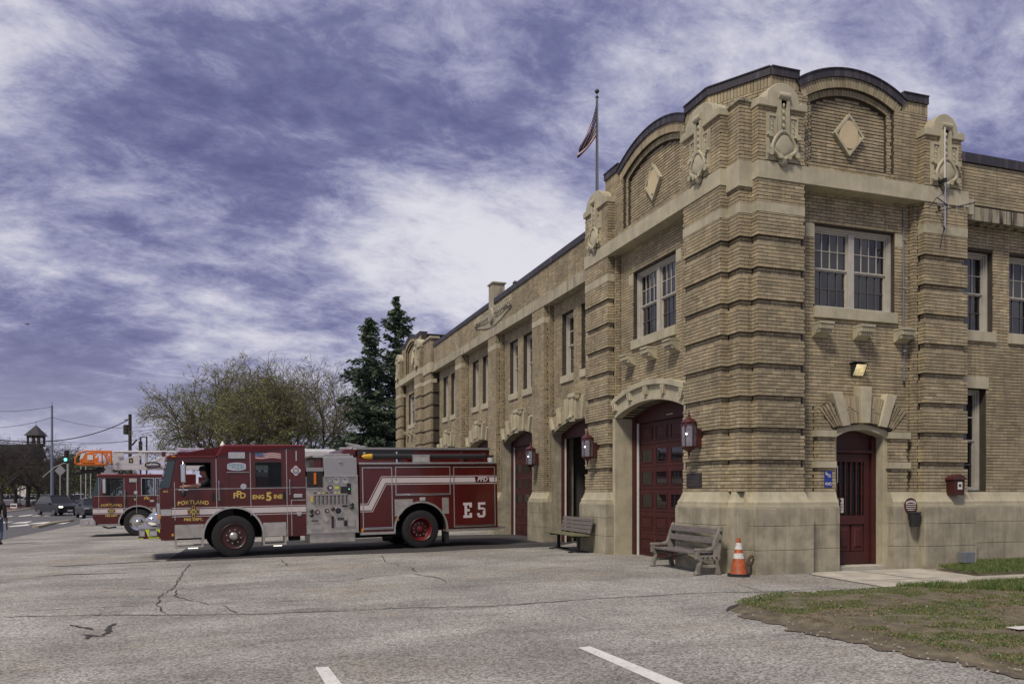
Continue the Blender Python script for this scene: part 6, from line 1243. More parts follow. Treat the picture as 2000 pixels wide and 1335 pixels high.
# platform basket
mb = MB(); mb.box(1.15, 2.25, 2.84, 2.93, -2.0, -.5, S); bk = mb.build('platform_floor', M['orangep'], LT, bevel=.02)
for y in (-.5, -2.0):
    mb = MB(); mb.tube([S(.95, 3.40, y), S(1.9, 3.40, y), S(2.12, 3.33, y), S(2.25, 3.10, y), S(2.25, 2.9, y)], .035, 8); mb.cyl(S(.98, 2.9, y), S(.98, 3.42, y), .04, n=8); mb.cyl(S(1.0, 2.95, y), S(1.3, 3.38, y), .03, n=6); mb.cyl(S(1.3, 2.95, y), S(1.3, 3.38, y), .03, n=6); mb.box(1.58, 2.02, 2.93, 3.33, y-.02, y+.02, S); mb.build('platform_rail', M['orangep'], LT)
mb = MB(); mb.box(1.62, 1.82, 3.05, 3.25, -.49, -.46, S); mb.build('platform_lamp', M['white'], LT); MB().prism([(2.0, 3.1), (2.1, 3.08), (2.05, 3.3), (1.92, 3.34), (1.9, 3.28)], S, -.478, -.47).build('reflective_decal', M['white'], LT); MB().prism([(1.50, 3.12), (1.56, 3.15), (1.44, 3.32), (1.38, 3.29)], S, -.478, -.47).build('reflective_decal', M['white'], LT)
mb = MB(); mb.box(1.0, 1.25, 2.45, 2.88, -1.4, -.7, S); mb.box(.8, 1.35, 2.47, 2.55, -1.5, -.5, S); mb.build('platform_support', M['steel'], LT); mb = MB(); mb.cyl(S(1.5, 2.62, -.8), S(2.05, 2.58, -.8), .07, .08, n=12); mb.cyl(S(2.05, 2.58, -.8), S(2.26, 2.57, -.8), .10, .115, n=14); mb.cyl(S(1.2, 2.68, -.8), S(1.55, 2.62, -.8), .11, n=12); mb.build('water_monitor', M['blackm'], LT, smooth=True); mb = MB(); mb.cyl(S(1.72, 2.605, -.8), S(1.80, 2.60, -.8), .088, n=12); mb.build('monitor_band', M['lampred'], LT)
mb = MB(); pts = [S(-.55+.28*math.cos(t), 2.86+.10*math.sin(t), -.62) for t in [2*PI*i/16 for i in range(17)]]; mb.tube(pts, .035, 6); mb.build('hose_loop', M['blackm'], LT); MB().box(-8.0, -6.2, 2.35, 3.56, -2.1, -.4, S).build('turntable', M['ladder'], LT, bevel=.12); mb = MB(); mb.tube([S(-6.8, 2.6, -.36), S(-6.8, 3.1, -.34), S(-7.0, 3.2, -.34), S(-7.2, 2.7, -.36)], .02, 6); mb.build('turntable_rail', M['blackm'], LT); MB().box(-6.2, -2.5, 2.35, 2.55, -2.2, -.2, S).build('deck_box', M['plate'], LT)
# ================================================================ TREES
from mathutils import noise as NZ
class Q:   # fast mesh collector for foliage and twigs
    def __init__(s): s.V = []; s.F = []
    def quad(s, c, a, b):
        k = len(s.V); s.V += [c-a-b*.3, c-a*.2+b, c+a, c-a*.1-b]; s.F.append((k, k+3, k+2, k+1))
    def seg(s, p, q, r0, r1, n=3):
        d = (q-p)
        if d.length < 1e-5: return
        d.normalize(); a = d.orthogonal().normalized(); b = d.cross(a); k = len(s.V)
        for P_, r in ((p, r0), (q, r1)):
            for i in range(n): t = 2*PI*i/n; s.V.append(P_+(a*math.cos(t)+b*math.sin(t))*r)
        for i in range(n): s.F.append((k+i, k+(i+1) % n, k+n+(i+1) % n, k+n+i))
    def build(s, name, m, parent):
        me = bpy.data.meshes.new(name); me.from_pydata([tuple(v) for v in s.V], [], s.F); me.materials.append(m); o = bpy.data.objects.new(name, me); COL.objects.link(o); o.parent = parent; return o
rv = lambda s=1.: Vector((random.gauss(0, 1), random.gauss(0, 1), random.gauss(0, 1))).normalized()*s
M['bark'] = mat('bark', (.075, .062, .050), .95, var=.4, vscale=8); M['twig'] = mat('twig', (.085, .070, .055), .95); M['needle'] = mat('spruce_needles', (.036, .060, .038), .75, col2=(.075, .11, .060), vscale=1.6)
M['bud'] = mat('spring_buds', (.20, .25, .055), .75, col2=(.15, .16, .05), vscale=.9); M['darkbark'] = mat('dark_bark', (.050, .042, .037), .95, var=.3, vscale=6)
def spruce(pos, H, Rb, label, seed):
    random.seed(seed); T = thing('spruce_tree', label, 'tree', pos, random.uniform(0, 6), 'tall spruces behind the station'); tk = Q(); tk.seg(Vector((0, 0, -.1)), Vector((0, 0, H*.98)), .28, .02, 8); tk.build('trunk', M['bark'], T); cr = Q(); br = Q(); z = H*.06
    while z < H:
        t = z/H; L0 = Rb*(1-t)**.80*(.86+.30*math.sin(z*2.3+seed))+.12; nb = int(6+5*(1-t)); 
        for i in range(nb):
            a = random.uniform(0, 2*PI); L = L0*random.uniform(.55, 1.18); dr = Vector((math.cos(a), math.sin(a), 0)); p0 = Vector((0, 0, z+random.uniform(-.15, .15))); up = .35 if t > .8 else (-.10-.25*(1-t)); p1 = p0+dr*L*.6+Vector((0, 0, L*up*.6)); p2 = p0+dr*L+Vector((0, 0, L*(up*.7+.10)))
            br.seg(p0, p1, .03, .02); br.seg(p1, p2, .02, .006); n = max(5, int(L*11))
            for k in range(n):
                s = (k+random.random())/n; s = s**.75; p = p0.lerp(p1, s/.6) if s < .6 else p1.lerp(p2, (s-.6)/.4); w_ = L*.18*(1-s*.75)+.08; sd = Vector((-dr.y, dr.x, 0))
                for _ in range(3):
                    off = sd*random.gauss(0, w_*.6)+Vector((0, 0, -abs(random.gauss(0, .16)))); ln = random.uniform(.11, .26); ax = (dr*random.uniform(.3, 1)+sd*random.gauss(0, .6)+Vector((0, 0, random.uniform(-.7, .25)))).normalized()*ln; bx_ = ax.cross(rv()).normalized()*ln*.34; cr.quad(p+off, ax, bx_)
        z += random.uniform(.26, .46)*(1 if t < .85 else .7)
    for k in range(26): p = Vector((random.gauss(0, .06), random.gauss(0, .06), H-.9*random.random())); ax = Vector((random.gauss(0, .5), random.gauss(0, .5), .8)).normalized()*.2; cr.quad(p, ax, ax.cross(rv()).normalized()*.06)
    br.build('branches', M['bark'], T)['kind'] = 'stuff'; cr.build('crown', M['needle'], T)['kind'] = 'stuff'
spruce(at(722, 57), 14.6-1.0, 5.0, 'shorter dark green spruce of the pair behind the station', 3); spruce(at(774, 60), 15.9-.2, 4.9, 'taller dark green spruce of the pair behind the station', 8)
def bare_tree(name, pos, H, spread, label, seed, m_bark, m_twig, m_leaf=None, leaves=0, leafsz=.06, levels=5, trunk=.16, lift=.55, group=None, thick=1., nmain=6, droop=0.):
    random.seed(seed); T = thing(name, label, 'tree', pos, 0, group); wood = Q(); tw = Q(); lf = Q(); tips = []
    th = H*trunk; wood.seg(Vector((0, 0, -.1)), Vector((.05, 0, th)), .022*H*thick, .018*H*thick, 8)
    def grow(p, d, L, r, lev):
        n = 3 if lev < 2 else 2; q = p
        for k in range(n):
            d = (d+rv(.20 if lev < 2 else .30)+Vector((0, 0, .10-.05*lev-droop))).normalized(); e = q+d*L/n; (wood if lev < 2 else tw).seg(q, e, r*(1-.35*k/n), r*(1-.35*(k+1)/n), 6 if lev == 0 else (4 if lev == 1 else 3)); 
            if lev >= 1 and lev < levels-1 and random.random() < .75: side = (d+rv(.95)).normalized(); grow(e, side, L*random.uniform(.45, .7), r*.5, lev+1)
            q = e
        if lev < levels-1:
            for k in range(random.choice((2, 3, 3)) if lev else 3): grow(q, (d+rv(.62)).normalized(), L*random.uniform(.58, .80), r*.6, lev+1)
        else: tips.append((q, d))
    for i in range(nmain):
        a = 2*PI*i/nmain+random.uniform(-.3, .3); e = random.uniform(lift*.6, lift*1.5); d = Vector((math.cos(a)*spread, math.sin(a)*spread, e)).normalized(); grow(Vector((0, 0, th*random.uniform(.75, 1.))), d, H*.27*random.uniform(.85, 1.15), .0085*H*thick, 0)
    for p, d in tips:
        for _ in range(3): tw.seg(p, p+(d+rv(.7)).normalized()*random.uniform(.2, .55), .007*thick, .003*thick)
    if leaves and tips:
        for _ in range(leaves): p, d = random.choice(tips); c = p+rv(random.uniform(0, .42)); ax = rv(leafsz*random.uniform(.6, 1.4)); lf.quad(c, ax, ax.cross(rv()).normalized()*leafsz*.6)
    zs = [p.z for p, d in tips]; s = H/max(zs)
    for q_ in (wood, tw, lf): q_.V = [v*s for v in q_.V]
    wood.build('trunk', m_bark, T); 
    tw.build('branches', m_twig, T)['kind'] = 'stuff'
    if lf.V: lf.build('crown', m_leaf, T)['kind'] = 'stuff'
    return T
G_ = 'budding trees beyond the engines'
bare_tree('budding_tree', at(446, 64), 12.9, .60, 'budding leafless tree beyond the cab of the pumper engine', 11, M['bark'], M['twig'], M['bud'], 14000, .05, 5, group=G_, nmain=7, lift=.85)
bare_tree('budding_tree', at(505, 68), 13.2, .66, 'olive budding tree standing between two barer trees behind the engine', 12, M['bark'], M['twig'], M['bud'], 19000, .052, 5, group=G_, nmain=7, lift=.85)
bare_tree('budding_tree', at(612, 62), 12.2, .70, 'nearly bare spreading tree beside the spruces', 14, M['bark'], M['twig'], M['bud'], 6500, .05, 5, group=G_, nmain=7, lift=.75)
bare_tree('budding_tree', at(470, 60), 11.6, .62, 'thick budding tree right behind the raised cab roof', 19, M['bark'], M['twig'], M['bud'], 14000, .05, 5, group=G_, nmain=7, lift=.7)
bare_tree('budding_tree', at(560, 72), 12.8, .66, 'brownish budding tree above the pump panel', 23, M['bark'], M['twig'], M['bud'], 14000, .052, 5, group=G_, nmain=7, lift=.75)
G_ = 'dark bare street trees'
for u, D, H, sd, lb in ((30, 98, 9.0, 31, 'dark bare tree with thick trunk beside the white arched board'), (54, 104, 8.6, 32, 'dark bare tree between two others on the brick pavement'), (74, 101, 8.3, 33, 'dark bare forked tree nearest the grey steel pole'), (2, 92, 9., 34, 'dark bare tree beyond the walking person')):
    bare_tree('bare_tree', at(u, D), H, 1.25, lb, sd, M['darkbark'], M['darkbark'], None, 0, .05, 5, trunk=.26, lift=.42, group=G_, thick=1.05, nmain=6, droop=.03)
def leafy(pos, H, Rw, m_, label, seed, group, n=5200, cat='tree', name='leafy_tree'):
    random.seed(seed); T = thing(name, label, cat, pos, 0, group); tk = Q(); tk.seg(Vector((0, 0, -.1)), Vector((0, 0, H*.5)), .02*H, .012*H, 6); cr = Q(); cl = [Vector((random.gauss(0, Rw*.42), random.gauss(0, Rw*.42), H*random.uniform(.28, .93))) for _ in range(26)]
    for c in cl: tk.seg(Vector((0, 0, H*random.uniform(.2, .5))), c, .006*H, .002*H, 4)
    for _ in range(n): c = random.choice(cl); k = 1.15-.5*c.z/H; p = c+rv(random.random()**.5*Rw*.36*k); p.z = max(.15*H, p.z); ax = rv(.20*random.uniform(.6, 1.3)); cr.quad(p, ax, ax.cross(rv()).normalized()*.13)
    tk.build('trunk', M['bark'], T); cr.build('crown', m_, T)['kind'] = 'stuff'; return T
Mg = [mat('leaf_dark', (.030, .045, .020), .8, col2=(.05, .05, .028), vscale=.5), mat('leaf_spring', (.10, .17, .025), .8, col2=(.14, .19, .04), vscale=.6), mat('leaf_brown', (.055, .045, .032), .85, col2=(.075, .07, .04), vscale=.5)]
G_ = 'trees lining the far street'
for u, D, H, Rw, k, lb in ((8, 135, 7, 5, 1, 'bright green leafy tree behind the parked white cars'), (95, 150, 7.2, 6, 2, 'brown-leaved tree behind the traffic signal'), (118, 175, 8.8, 7, 0, 'dark green tree down the street beyond the diamond sign'), (142, 165, 8, 6, 2, 'brownish tree behind the signal pole'), (165, 150, 9, 6, 1, 'fresh yellow-green tree under the orange platform'), (190, 140, 7.2, 6, 0, 'dark leafy tree directly behind the ladder truck windshield'), (60, 165, 9, 8, 0, 'dark tree behind the row of parked cars'), (35, 170, 8.5, 8, 2, 'brown tree mass before the cupola building'), (130, 200, 11, 8, 0, 'far dark tree closing the street'), (655, 70, 4.6, 4.5, 1, 'low fresh green shrub-like tree at the foot of the spruces'), (690, 66, 4.0, 3.6, 0, 'dark low tree under the left spruce'), (215, 180, 8, 6, 2, 'brown tree seen under the ladder truss')):
    leafy(at(u, D), H, Rw, Mg[k], lb, int(u*7+D), G_, 4200)
random.seed(77)
# ================================================================ STREET
road_y = None
pv = ground_poly('pavement', pxy([(-60, 1006), (0, 1001.5), (40, 996), (80, 989), (95, 985.5), (60, 984.5), (-60, 985)]), .12, mat('brick_pavement', (.16, .085, .065), .9, var=.4, vscale=2)); 
mb = MB(); kp = pxy([(-60, 1007), (0, 1002.5), (40, 997), (80, 990), (97, 986)])
for a, b in zip(kp, kp[1:]):
    d = Vector((b[0]-a[0], b[1]-a[1], 0)).normalized(); n = Vector((-d.y, d.x, 0))*.12; A = Vector((a[0], a[1], gz(*a))); B = Vector((b[0], b[1], gz(*b))); mb.hexa([A-n, B-n, B+n, A+n]+[q+Vector((0, 0, .14)) for q in (A-n, B-n, B+n, A+n)])
tag(mb.build('kerb', M['concrete']), kind='structure')
mb = MB(); kp = pxy([(69, 1031.5), (78, 1029.5), (92, 1026), (112, 1021.8), (140, 1018)])
for a, b in zip(kp, kp[1:]):
    d = Vector((b[0]-a[0], b[1]-a[1], 0)).normalized(); n = Vector((-d.y, d.x, 0))*.14; A = Vector((a[0], a[1], gz(*a))); B = Vector((b[0], b[1], gz(*b))); mb.hexa([A-n, B-n, B+n, A+n]+[q+Vector((0, 0, .12)) for q in (A-n, B-n, B+n, A+n)])
tag(mb.build('kerb', mat('kerb_cream', (.38, .34, .24), .9, var=.4, vscale=4)), kind='structure')
ground_poly('verge', pxy([(150, 982), (165, 976), (190, 972.5), (230, 971), (300, 971), (300, 984), (200, 984)]), .08, mat('verge_grass', (.09, .12, .04), .9, col2=(.15, .14, .07), vscale=1))
M['polesteel'] = mat('pole_steel', (.16, .19, .25), .5, metal=.3); M['polewood'] = mat('pole_wood', (.035, .03, .028), .9, var=.3); M['polelight'] = mat('pole_light', (.36, .36, .36), .5)
def pole(name, u, D, vtop, r0, r1, m_, label, cat, zb=None):
    p = at(u, D); top = PD(u, vtop, D).z; T = thing(name, label, cat, p); MB().cyl((0, 0, -.1), (0, 0, top-p.z), r0, r1, n=10).build('shaft', m_, T, smooth=True); return T, top-p.z
T1, h1 = pole('utility_pole', 101.5, 80, 792, .15, .095, M['polesteel'], 'tall blue-grey steel utility pole by the parked cars', 'pole'); MB().ball((0, 0, h1), .1, n=8, m=5).build('cap', M['polesteel'], T1); MB().cyl((0, 0, h1), (0, 0, h1+.35), .02, n=5).build('spike', M['blackm'], T1)
T2, h2 = pole('utility_pole', 254, 86, 809, .19, .16, M['polewood'], 'dark wooden utility pole rising behind the aerial ladder', 'pole')
mb = MB(); mb.lathe([(.25, 2.2), (.27, 2.4), (.27, 3.1), (.2, 3.2)], 10, lambda x, y, h: (x-.42*_R.x, y-.42*_R.y, h1-h1+h2-4.1+h-.2)); mb.build('transformer', M['polewood'], T2); MB().cyl(tuple(_R*-.6+Vector((0, 0, h2-.6))), tuple(_R*.1+Vector((0, 0, h2-.5))), .05, n=6).build('cable_bracket', M['polewood'], T2)
T3, h3 = pole('signal_pole', 274.5, 88, 853, .10, .09, M['polewood'], 'dark signal post with a side arm beside the wooden pole', 'pole'); mb = MB(); mb.tube([(0, 0, h3-.1)]+[tuple(_R*q+Vector((0, 0, h3-.1+.1*math.sin(q*3)))) for q in (.3, .5, .7)], .05, 6); mb.build('arm', M['polewood'], T3); MB().box(-.18, .18, -.15, .15, h3-1.5, h3-.5).build('signal_head', M['blackm'], T3) ; mb = MB(); mb.tube([tuple(_R*-.4+Vector((0, 0, h3-.3))), tuple(_R*-.9+Vector((0, 0, h3-.9)))], .1, 6); mb.build('lamp', M['blackm'], T3)
T3b, _h = pole('signal_pole', 286.5, 88, 853, .09, .08, M['polewood'], 'second dark post standing right of the signal post', 'pole')
TS, hs_ = pole('traffic_signal', 132.5, 72, 905, .09, .08, M['polelight'], 'pale pole carrying a green-lit traffic signal head', 'traffic signal')
c = PD(130.5, 890, 72)-at(132.5, 72); mb = MB(); mb.box(c.x-.19, c.x+.19, c.y-.15, c.y+.15, c.z-.55, c.z+.5); hd = mb.build('signal_head', M['blackm'], TS, bevel=.03); nrm = (-_F); side_ = _R
for k, (dz, m_) in enumerate(((.32, mat('lens_off', (.03, .01, .01), .4)), (0, MATS['lens_off']), (-.34, mat('green_light', (.1, .6, .5), .4, emit=(.15, 1., .75), estr=2.5)))):
    q = c+nrm*.20+Vector((0, 0, dz)); MB().cyl(tuple(q), tuple(q+nrm*.03), .13, n=14).build('lens', m_, hd)
mb = MB(); mb.tube([(0, 0, hs_-.1), tuple(_R*-.3+Vector((0, 0, hs_+.05))), tuple(_R*-1.2+Vector((0, 0, hs_-.35))), tuple(_R*-2.2+Vector((0, 0, hs_-1.2)))], .035, 6); mb.build('mast_arm', M['polelight'], TS); MB().cyl((0, 0, hs_-.1), (0, 0, c.z-.5), .05, n=8).build('post', M['blackm'], TS)
TD, hd_ = pole('sign_post', 117.5, 74, 925, .045, .04, M['polelight'], 'back of a grey diamond road sign on a thin post', 'sign'); q = Vector((0, 0, hd_+.28)); e = .50; r_ = _R; MB().hexa([q-r_*e, q-Vector((0, 0, e)), q+r_*e, q+Vector((0, 0, e))]+[v+_F*.02 for v in (q-r_*e, q-Vector((0, 0, e)), q+r_*e, q+Vector((0, 0, e)))]).build('sign_plate', mat('sign_back', (.24, .24, .25), .5, metal=.4), TD); MB().box(-.12, .12, -.05, .05, .9, 1.15).build('push_button', M['white'], TD)
for u, D, vt, lb in ((158, 95, 905, 'thin pale lamp post under the orange platform'), (167.5, 88, 908, 'thin pale post left of the ladder truck windshield'), (177, 100, 915, 'short pale post by the grass verge')):
    pole('lamp_post', u, D, vt, .06, .05, M['polelight'], lb, 'post')
for u, D, vt, lb in ((39, 90, 952, 'black thin post on the brick pavement'), (145, 96, 955, 'dark sign post at the street corner')): pole('sign_post', u, D, vt, .05, .05, M['blackm'], lb, 'post')
# wires
def wire(a, b, sag, label, r=.022):
    n = 14; pts = []
    for i in range(n+1): t = i/n; p = a.lerp(b, t); pts.append(p-Vector((0, 0, sag*4*t*(1-t)))-a)
    o = MB().tube(pts, r, 4).build('power_line', M['black'], loc=a, smooth='all'); tag(o, label, 'wire', 'overhead wires')
A1 = PD(101.5, 794, 80); A2 = PD(101.5, 815, 80); B2 = PD(254, 821, 86)
wire(PD(-60, 801, 60), A1, .25, 'topmost overhead wire running to the steel pole top'); wire(PD(-60, 835, 60), A2, .35, 'overhead wire fixed a little below the steel pole top'); wire(A2, PD(310, 829, 95), .7, 'overhead wire sagging from the steel pole toward the budding trees')
wire(PD(-60, 850, 60), PD(249, 821, 86), 1.2, 'thick sagging overhead cable ending at the wooden pole', .05); wire(PD(-60, 847, 70), PD(130, 868, 90), .5, 'thin low wire crossing in front of the cupola'); wire(PD(90, 860, 90), PD(250, 862, 86), .2, 'low thin wire meeting the wooden pole'); wire(PD(270, 858, 88), PD(100, 866, 95), .3, 'thin wire to the signal post'); wire(PD(640, 745, 70), PD(690, 722, 60), .05, 'short wire between the bare tree and the spruces')
# cupola building
cb = at(40, 150); T = thing('brick_hall', 'long dark brick hall with a small pointed cupola behind the bare trees', 'building', cb, -YAW); mw = mat('far_brick', (.06, .04, .035), .9, var=.3, vscale=.6); mr = mat('far_roof', (.045, .042, .045), .85, var=.3, vscale=.6)
zr = PD(70, 868, 150).z-cb.z; MB().box(-16, 2, 0, 4, -.2, zr-2.2).build('wall', mw, T); MB().prism([(-16.4, zr-2.3), (2.4, zr-2.3), (1.6, zr), (-15, zr)], lambda a, z, d: (a, d, z), -.3, 4.3).build('roof', mr, T)
for i in range(7): MB().box(-15+i*2.5, -14+i*2.5, -.06, .02, 2.2, 4.4).build('window', M['glass'], T)
k = 150/1610; xc = (71.5-40)*k-1.9; z0 = zr-.2; z1 = PD(70, 849, 150).z-cb.z; cp = MB(); w_ = 1.12
cp.box(xc-w_, xc+w_, 2, 2+2*w_, z0, z0+.55)
for sx in (-1, 0, 1):
    for sy in (-1, 1): cp.box(xc+sx*(w_-.16)-.16, xc+sx*(w_-.16)+.16, 2+w_+sy*(w_-.16)-.16, 2+w_+sy*(w_-.16)+.16, z0+.55, z1)
cp.box(xc-w_, xc+w_, 2, 2+2*w_, z1-.35, z1+.02); c_ = cp.build('cupola', mw, T); MB().lathe([(w_*1.85, z1+.02), (w_*1.75, z1+.12), (w_*.9, z1+1.05), (.05, z1+2.0)], 4, lambda x, y, h: (xc+(x-y)*.7071, 2+w_+(x+y)*.7071, h)).build('cupola_roof', mr, c_); MB().cyl((xc, 2+w_, z1+1.95), (xc, 2+w_, z1+2.7), .035, n=5).build('finial', mr, c_)
# white arched board
p = at(43, 118); T = thing('white_board', 'white arched board standing behind the parked cars', 'board', p, -YAW); MB().prism([(-.75, .9), (.75, .9), (.75, 2.2)]+[(.75*math.cos(t), 2.2+.7*math.sin(t)) for t in [PI*i/12 for i in range(1, 12)]]+[(-.75, 2.2)], lambda a, z, d: (a, d, z), 0, .12).build('panel', M['white'], T)
for x in (-.6, .6): MB().box(x-.06, x+.06, .02, .1, -.1, 1.0).build('post', M['white'], T)
p = at(27, 88); T = thing('pavement_sign', 'small white signboard on the brick pavement under the first bare tree', 'sign', p, -YAW); MB().box(-.34, .34, -.03, .03, .25, .75).build('panel', M['white'], T); MB().box(-.28, .28, -.04, -.03, .42, .60).build('print', M['blackm'], T)
for x in (-.3, .3): MB().box(x-.03, x+.03, -.02, .02, -.05, .26).build('leg', M['blackm'], T)
# ================================================================ CARS
def car(pos, head, paint, label, kind='suv', group=None, lights=False):
    L, W, H = {'suv': (4.5, 1.87, 1.66), 'sedan': (4.6, 1.8, 1.43)}[kind]; T = thing('car', label, 'car', pos, head, group); h = L/2; f = lambda a, z, d: (a, d, z)
    lo = [(-h, .38), (-h+.05, .28), (h-.06, .24), (h, .42), (h-.02, .70), (h-.35, .84), (.95, .97), (-h+.25, 1.02), (-h+.02, .92)]
    if kind == 'suv': lo = [(-h, .42), (-h+.05, .30), (h-.06, .26), (h, .45), (h-.02, .80), (h-.30, .95), (.95, 1.05), (-h+.2, 1.09), (-h+.02, .98)]
    mb = MB(); mb.prism(lo, f, -W/2, W/2); b = mb.build('body', paint, T, bevel=.09)
    gb, gt = [(1.05 if kind == 'suv' else .98, 1.02 if kind == 'suv' else .95), (-h+.12, 1.05 if kind == 'suv' else .98)], [(.18, H), (-h+(.55 if kind == 'suv' else 1.05), H-.02)]; w0, w1 = W/2-.06, W/2-.26
    mb = MB(); mb.hexa([(gb[1][0], -w0, gb[1][1]), (gb[0][0], -w0, gb[0][1]), (gb[0][0], w0, gb[0][1]), (gb[1][0], w0, gb[1][1]), (gt[1][0], -w1, gt[1][1]), (gt[0][0], -w1, gt[0][1]), (gt[0][0], w1, gt[0][1]), (gt[1][0], w1, gt[1][1])]); g = mb.build('glasshouse', M['carglass'], T, bevel=.05)
    mb = MB(); mb.box(gt[1][0]-.05, gt[0][0]+.04, -w1-.02, w1+.02, H-.04, H+.03); mb.build('roof', paint, T, bevel=.03)
    for sy in (-1, 1):
        for xb, xt in ((-.15, -.18), (-h+.45, -h+(.75 if kind == 'suv' else 1.15)), (.80, .14)): MB().hexa([(xb-.05, sy*(w0+.012), .96), (xb+.05, sy*(w0+.012), .96), (xb+.05, sy*(w0-.05), .96), (xb-.05, sy*(w0-.05), .96), (xt-.05, sy*(w1+.012), H-.02), (xt+.05, sy*(w1+.012), H-.02), (xt+.05, sy*(w1-.05), H-.02), (xt-.05, sy*(w1-.05), H-.02)]).build('pillar', paint, T)
        MB().box(.70, .90, min(sy*W/2, sy*(W/2+.16)), max(sy*W/2, sy*(W/2+.16)), .93, 1.06).build('side_mirror', paint, T, bevel=.03)
        for x in (h-.85, -h+.85):
            mb = MB(); mb.lathe([(.20, -.02), (.30, .0), (.325, -.03), (.325, -.19), (.2, -.2)], 20, lambda a, b_, hh: (x+a, sy*(W/2+.01+hh), .325+b_)); wh_ = mb.build('wheel', M['tyre'], T, smooth=True); mb = MB(); mb.lathe([(.205, .002), (.19, .012), (.05, -.005), (.03, .01)], 14, lambda a, b_, hh: (x+a, sy*(W/2+.012+hh), .325+b_)); mb.build('rim', M['rimgrey'], wh_)
        MB().box(h-.16, h-.0, min(sy*.55, sy*.86), max(sy*.55, sy*.86), .68, .80).build('headlight', M['headon'] if lights else M['lens'], T, bevel=.03); MB().box(-h-.005, -h+.1, min(sy*.6, sy*.88), max(sy*.6, sy*.88), .72, .86).build('tail_light', M['lampred'], T)
    MB().box(h-.02, h+.015, -.5, .5, .36, .58).build('grille', M['blackm'], T, bevel=.02); MB().box(h+.0, h+.025, -.2, .2, .38, .50).build('number_plate', M['white'], T); return T
M['carglass'] = mat('car_glass', (.010, .011, .014), .08, spec=.4); M['rimgrey'] = mat('rim_grey', (.20, .20, .21), .35, metal=.7); M['headon'] = mat('headlight_on', (.8, .8, .8), .2, emit=(1, .92, .75), estr=4)
paint = lambda n, c: mat('car_paint_'+n, c, .35, coat=.15)
def heading(u, D, rot): p = at(u, D); t = math.atan2(CAM.y-p.y, CAM.x-p.x); return p, t+rot
p, t = heading(113, 69, .40); car(p, t, paint('black', (.010, .011, .016)), 'black crossover car driving out with headlights on', 'suv', None, True)
p, t = heading(147, 108, .35); car(p, t, paint('navy', (.03, .035, .05)), 'dark blue-grey sedan following down the street', 'sedan')
p, t = heading(153, 128, .2); car(p, t, paint('white', (.8, .8, .8)), 'white sport utility car behind the blue-grey sedan', 'suv')
p, t = heading(181, 62, .15); car(p, t, paint('black', (.010, .011, .016)), 'dark car half hidden by the ladder truck nose', 'sedan')
for u, D, c, lb, kd in ((8, 104, 'white', 'white car parked beyond the walking person', 'suv'), (20, 110, 'silver', 'silver car parked behind the first bare trunk', 'sedan'), (45, 108, 'white', 'white car parked in front of the white arched board', 'sedan'), (60, 112, 'maroon', 'maroon car parked beside the second bare trunk', 'sedan'), (70, 118, 'silver2', 'pale green-silver car parked behind the forked tree', 'suv'), (84, 110, 'grey', 'grey car parked by the steel pole', 'sedan'), (96, 120, 'navy', 'blue-grey car parked behind the steel pole', 'suv'), (112, 124, 'silver', 'silver van-like car parked behind the black crossover', 'suv'), (122, 130, 'navy', 'dark blue car parked down the street', 'sedan')):
    p, t = heading(u, D, -1.0+.1*math.sin(u)); car(p, t, paint(c, {'white': (.8, .8, .8), 'silver': (.30, .31, .33), 'silver2': (.24, .28, .27), 'maroon': (.15, .02, .03), 'grey': (.10, .10, .11), 'navy': (.03, .035, .05)}[c]), lb, kd, 'cars parked along the brick pavement')
# ================================================================ PEOPLE
def skin(name, nodes, edges, m_, parent, sub=1):
    me = bpy.data.meshes.new(name); me.from_pydata([n[0] for n in nodes], edges, []); me.materials.append(m_); o = bpy.data.objects.new(name, me); COL.objects.link(o); o.parent = parent
    o.modifiers.new('skin', 'SKIN').use_smooth_shade = True; ly = me.skin_vertices[0] if me.skin_vertices else None
    if ly is None:
        bm = bmesh.new(); bm.from_mesh(me); bm.verts.layers.skin.verify(); bm.to_mesh(me); bm.free(); ly = me.skin_vertices[0]
    for i, n in enumerate(nodes):
        r = n[1]; ly.data[i].radius = r if isinstance(r, tuple) else (r, r); ly.data[i].use_root = (i == 0)
    s = o.modifiers.new('sub', 'SUBSURF'); s.levels = sub; s.render_levels = sub; return o
M['skin'] = mat('skin', (.36, .20, .14), .55); M['cloth'] = mat('dark_cloth', (.010, .010, .013), .85); M['jeans'] = mat('jeans', (.10, .14, .22), .9, var=.3, vscale=12); M['cap'] = mat('cap_grey', (.05, .05, .055), .9)
# driver (engine frame)
DR = thing('person', 'driver in dark shirt and cap resting an arm on the open cab window', 'person'); DR.matrix_world = E5.matrix_world.copy() @ Matrix.Translation((.58, -.36, 1.42)); o3 = Vector((.58, -.36, 1.42)); L_ = lambda a, z, d: tuple(Vector((a, d, z))-o3)
nodes = [(L_(.50, 1.45, -.36), .17), (L_(.52, 1.70, -.36), .17), (L_(.55, 1.92, -.36), (.10, .19)), (L_(.58, 2.02, -.36), .07), (L_(.62, 2.10, -.36), .062), (L_(.66, 2.18, -.36), (.088, .078)), (L_(.665, 2.27, -.36), (.085, .075)), (L_(.75, 2.16, -.36), .022),
         (L_(.58, 1.96, -.17), .075), (L_(.72, 1.88, -.03), .055), (L_(.95, 1.845, .02), .045), (L_(1.10, 1.835, .03), .034), (L_(1.16, 1.835, .03), (.04, .022)),
         (L_(1.23, 1.85, .05), .011), (L_(1.245, 1.84, .035), .011), (L_(1.245, 1.825, .02), .011), (L_(1.235, 1.81, .01), .010), (L_(1.18, 1.87, .02), .011), (L_(.58, 1.96, -.55), .075), (L_(.72, 1.75, -.62), .055), (L_(1.0, 1.82, -.55), .045), (L_(1.08, 1.86, -.5), .04)]
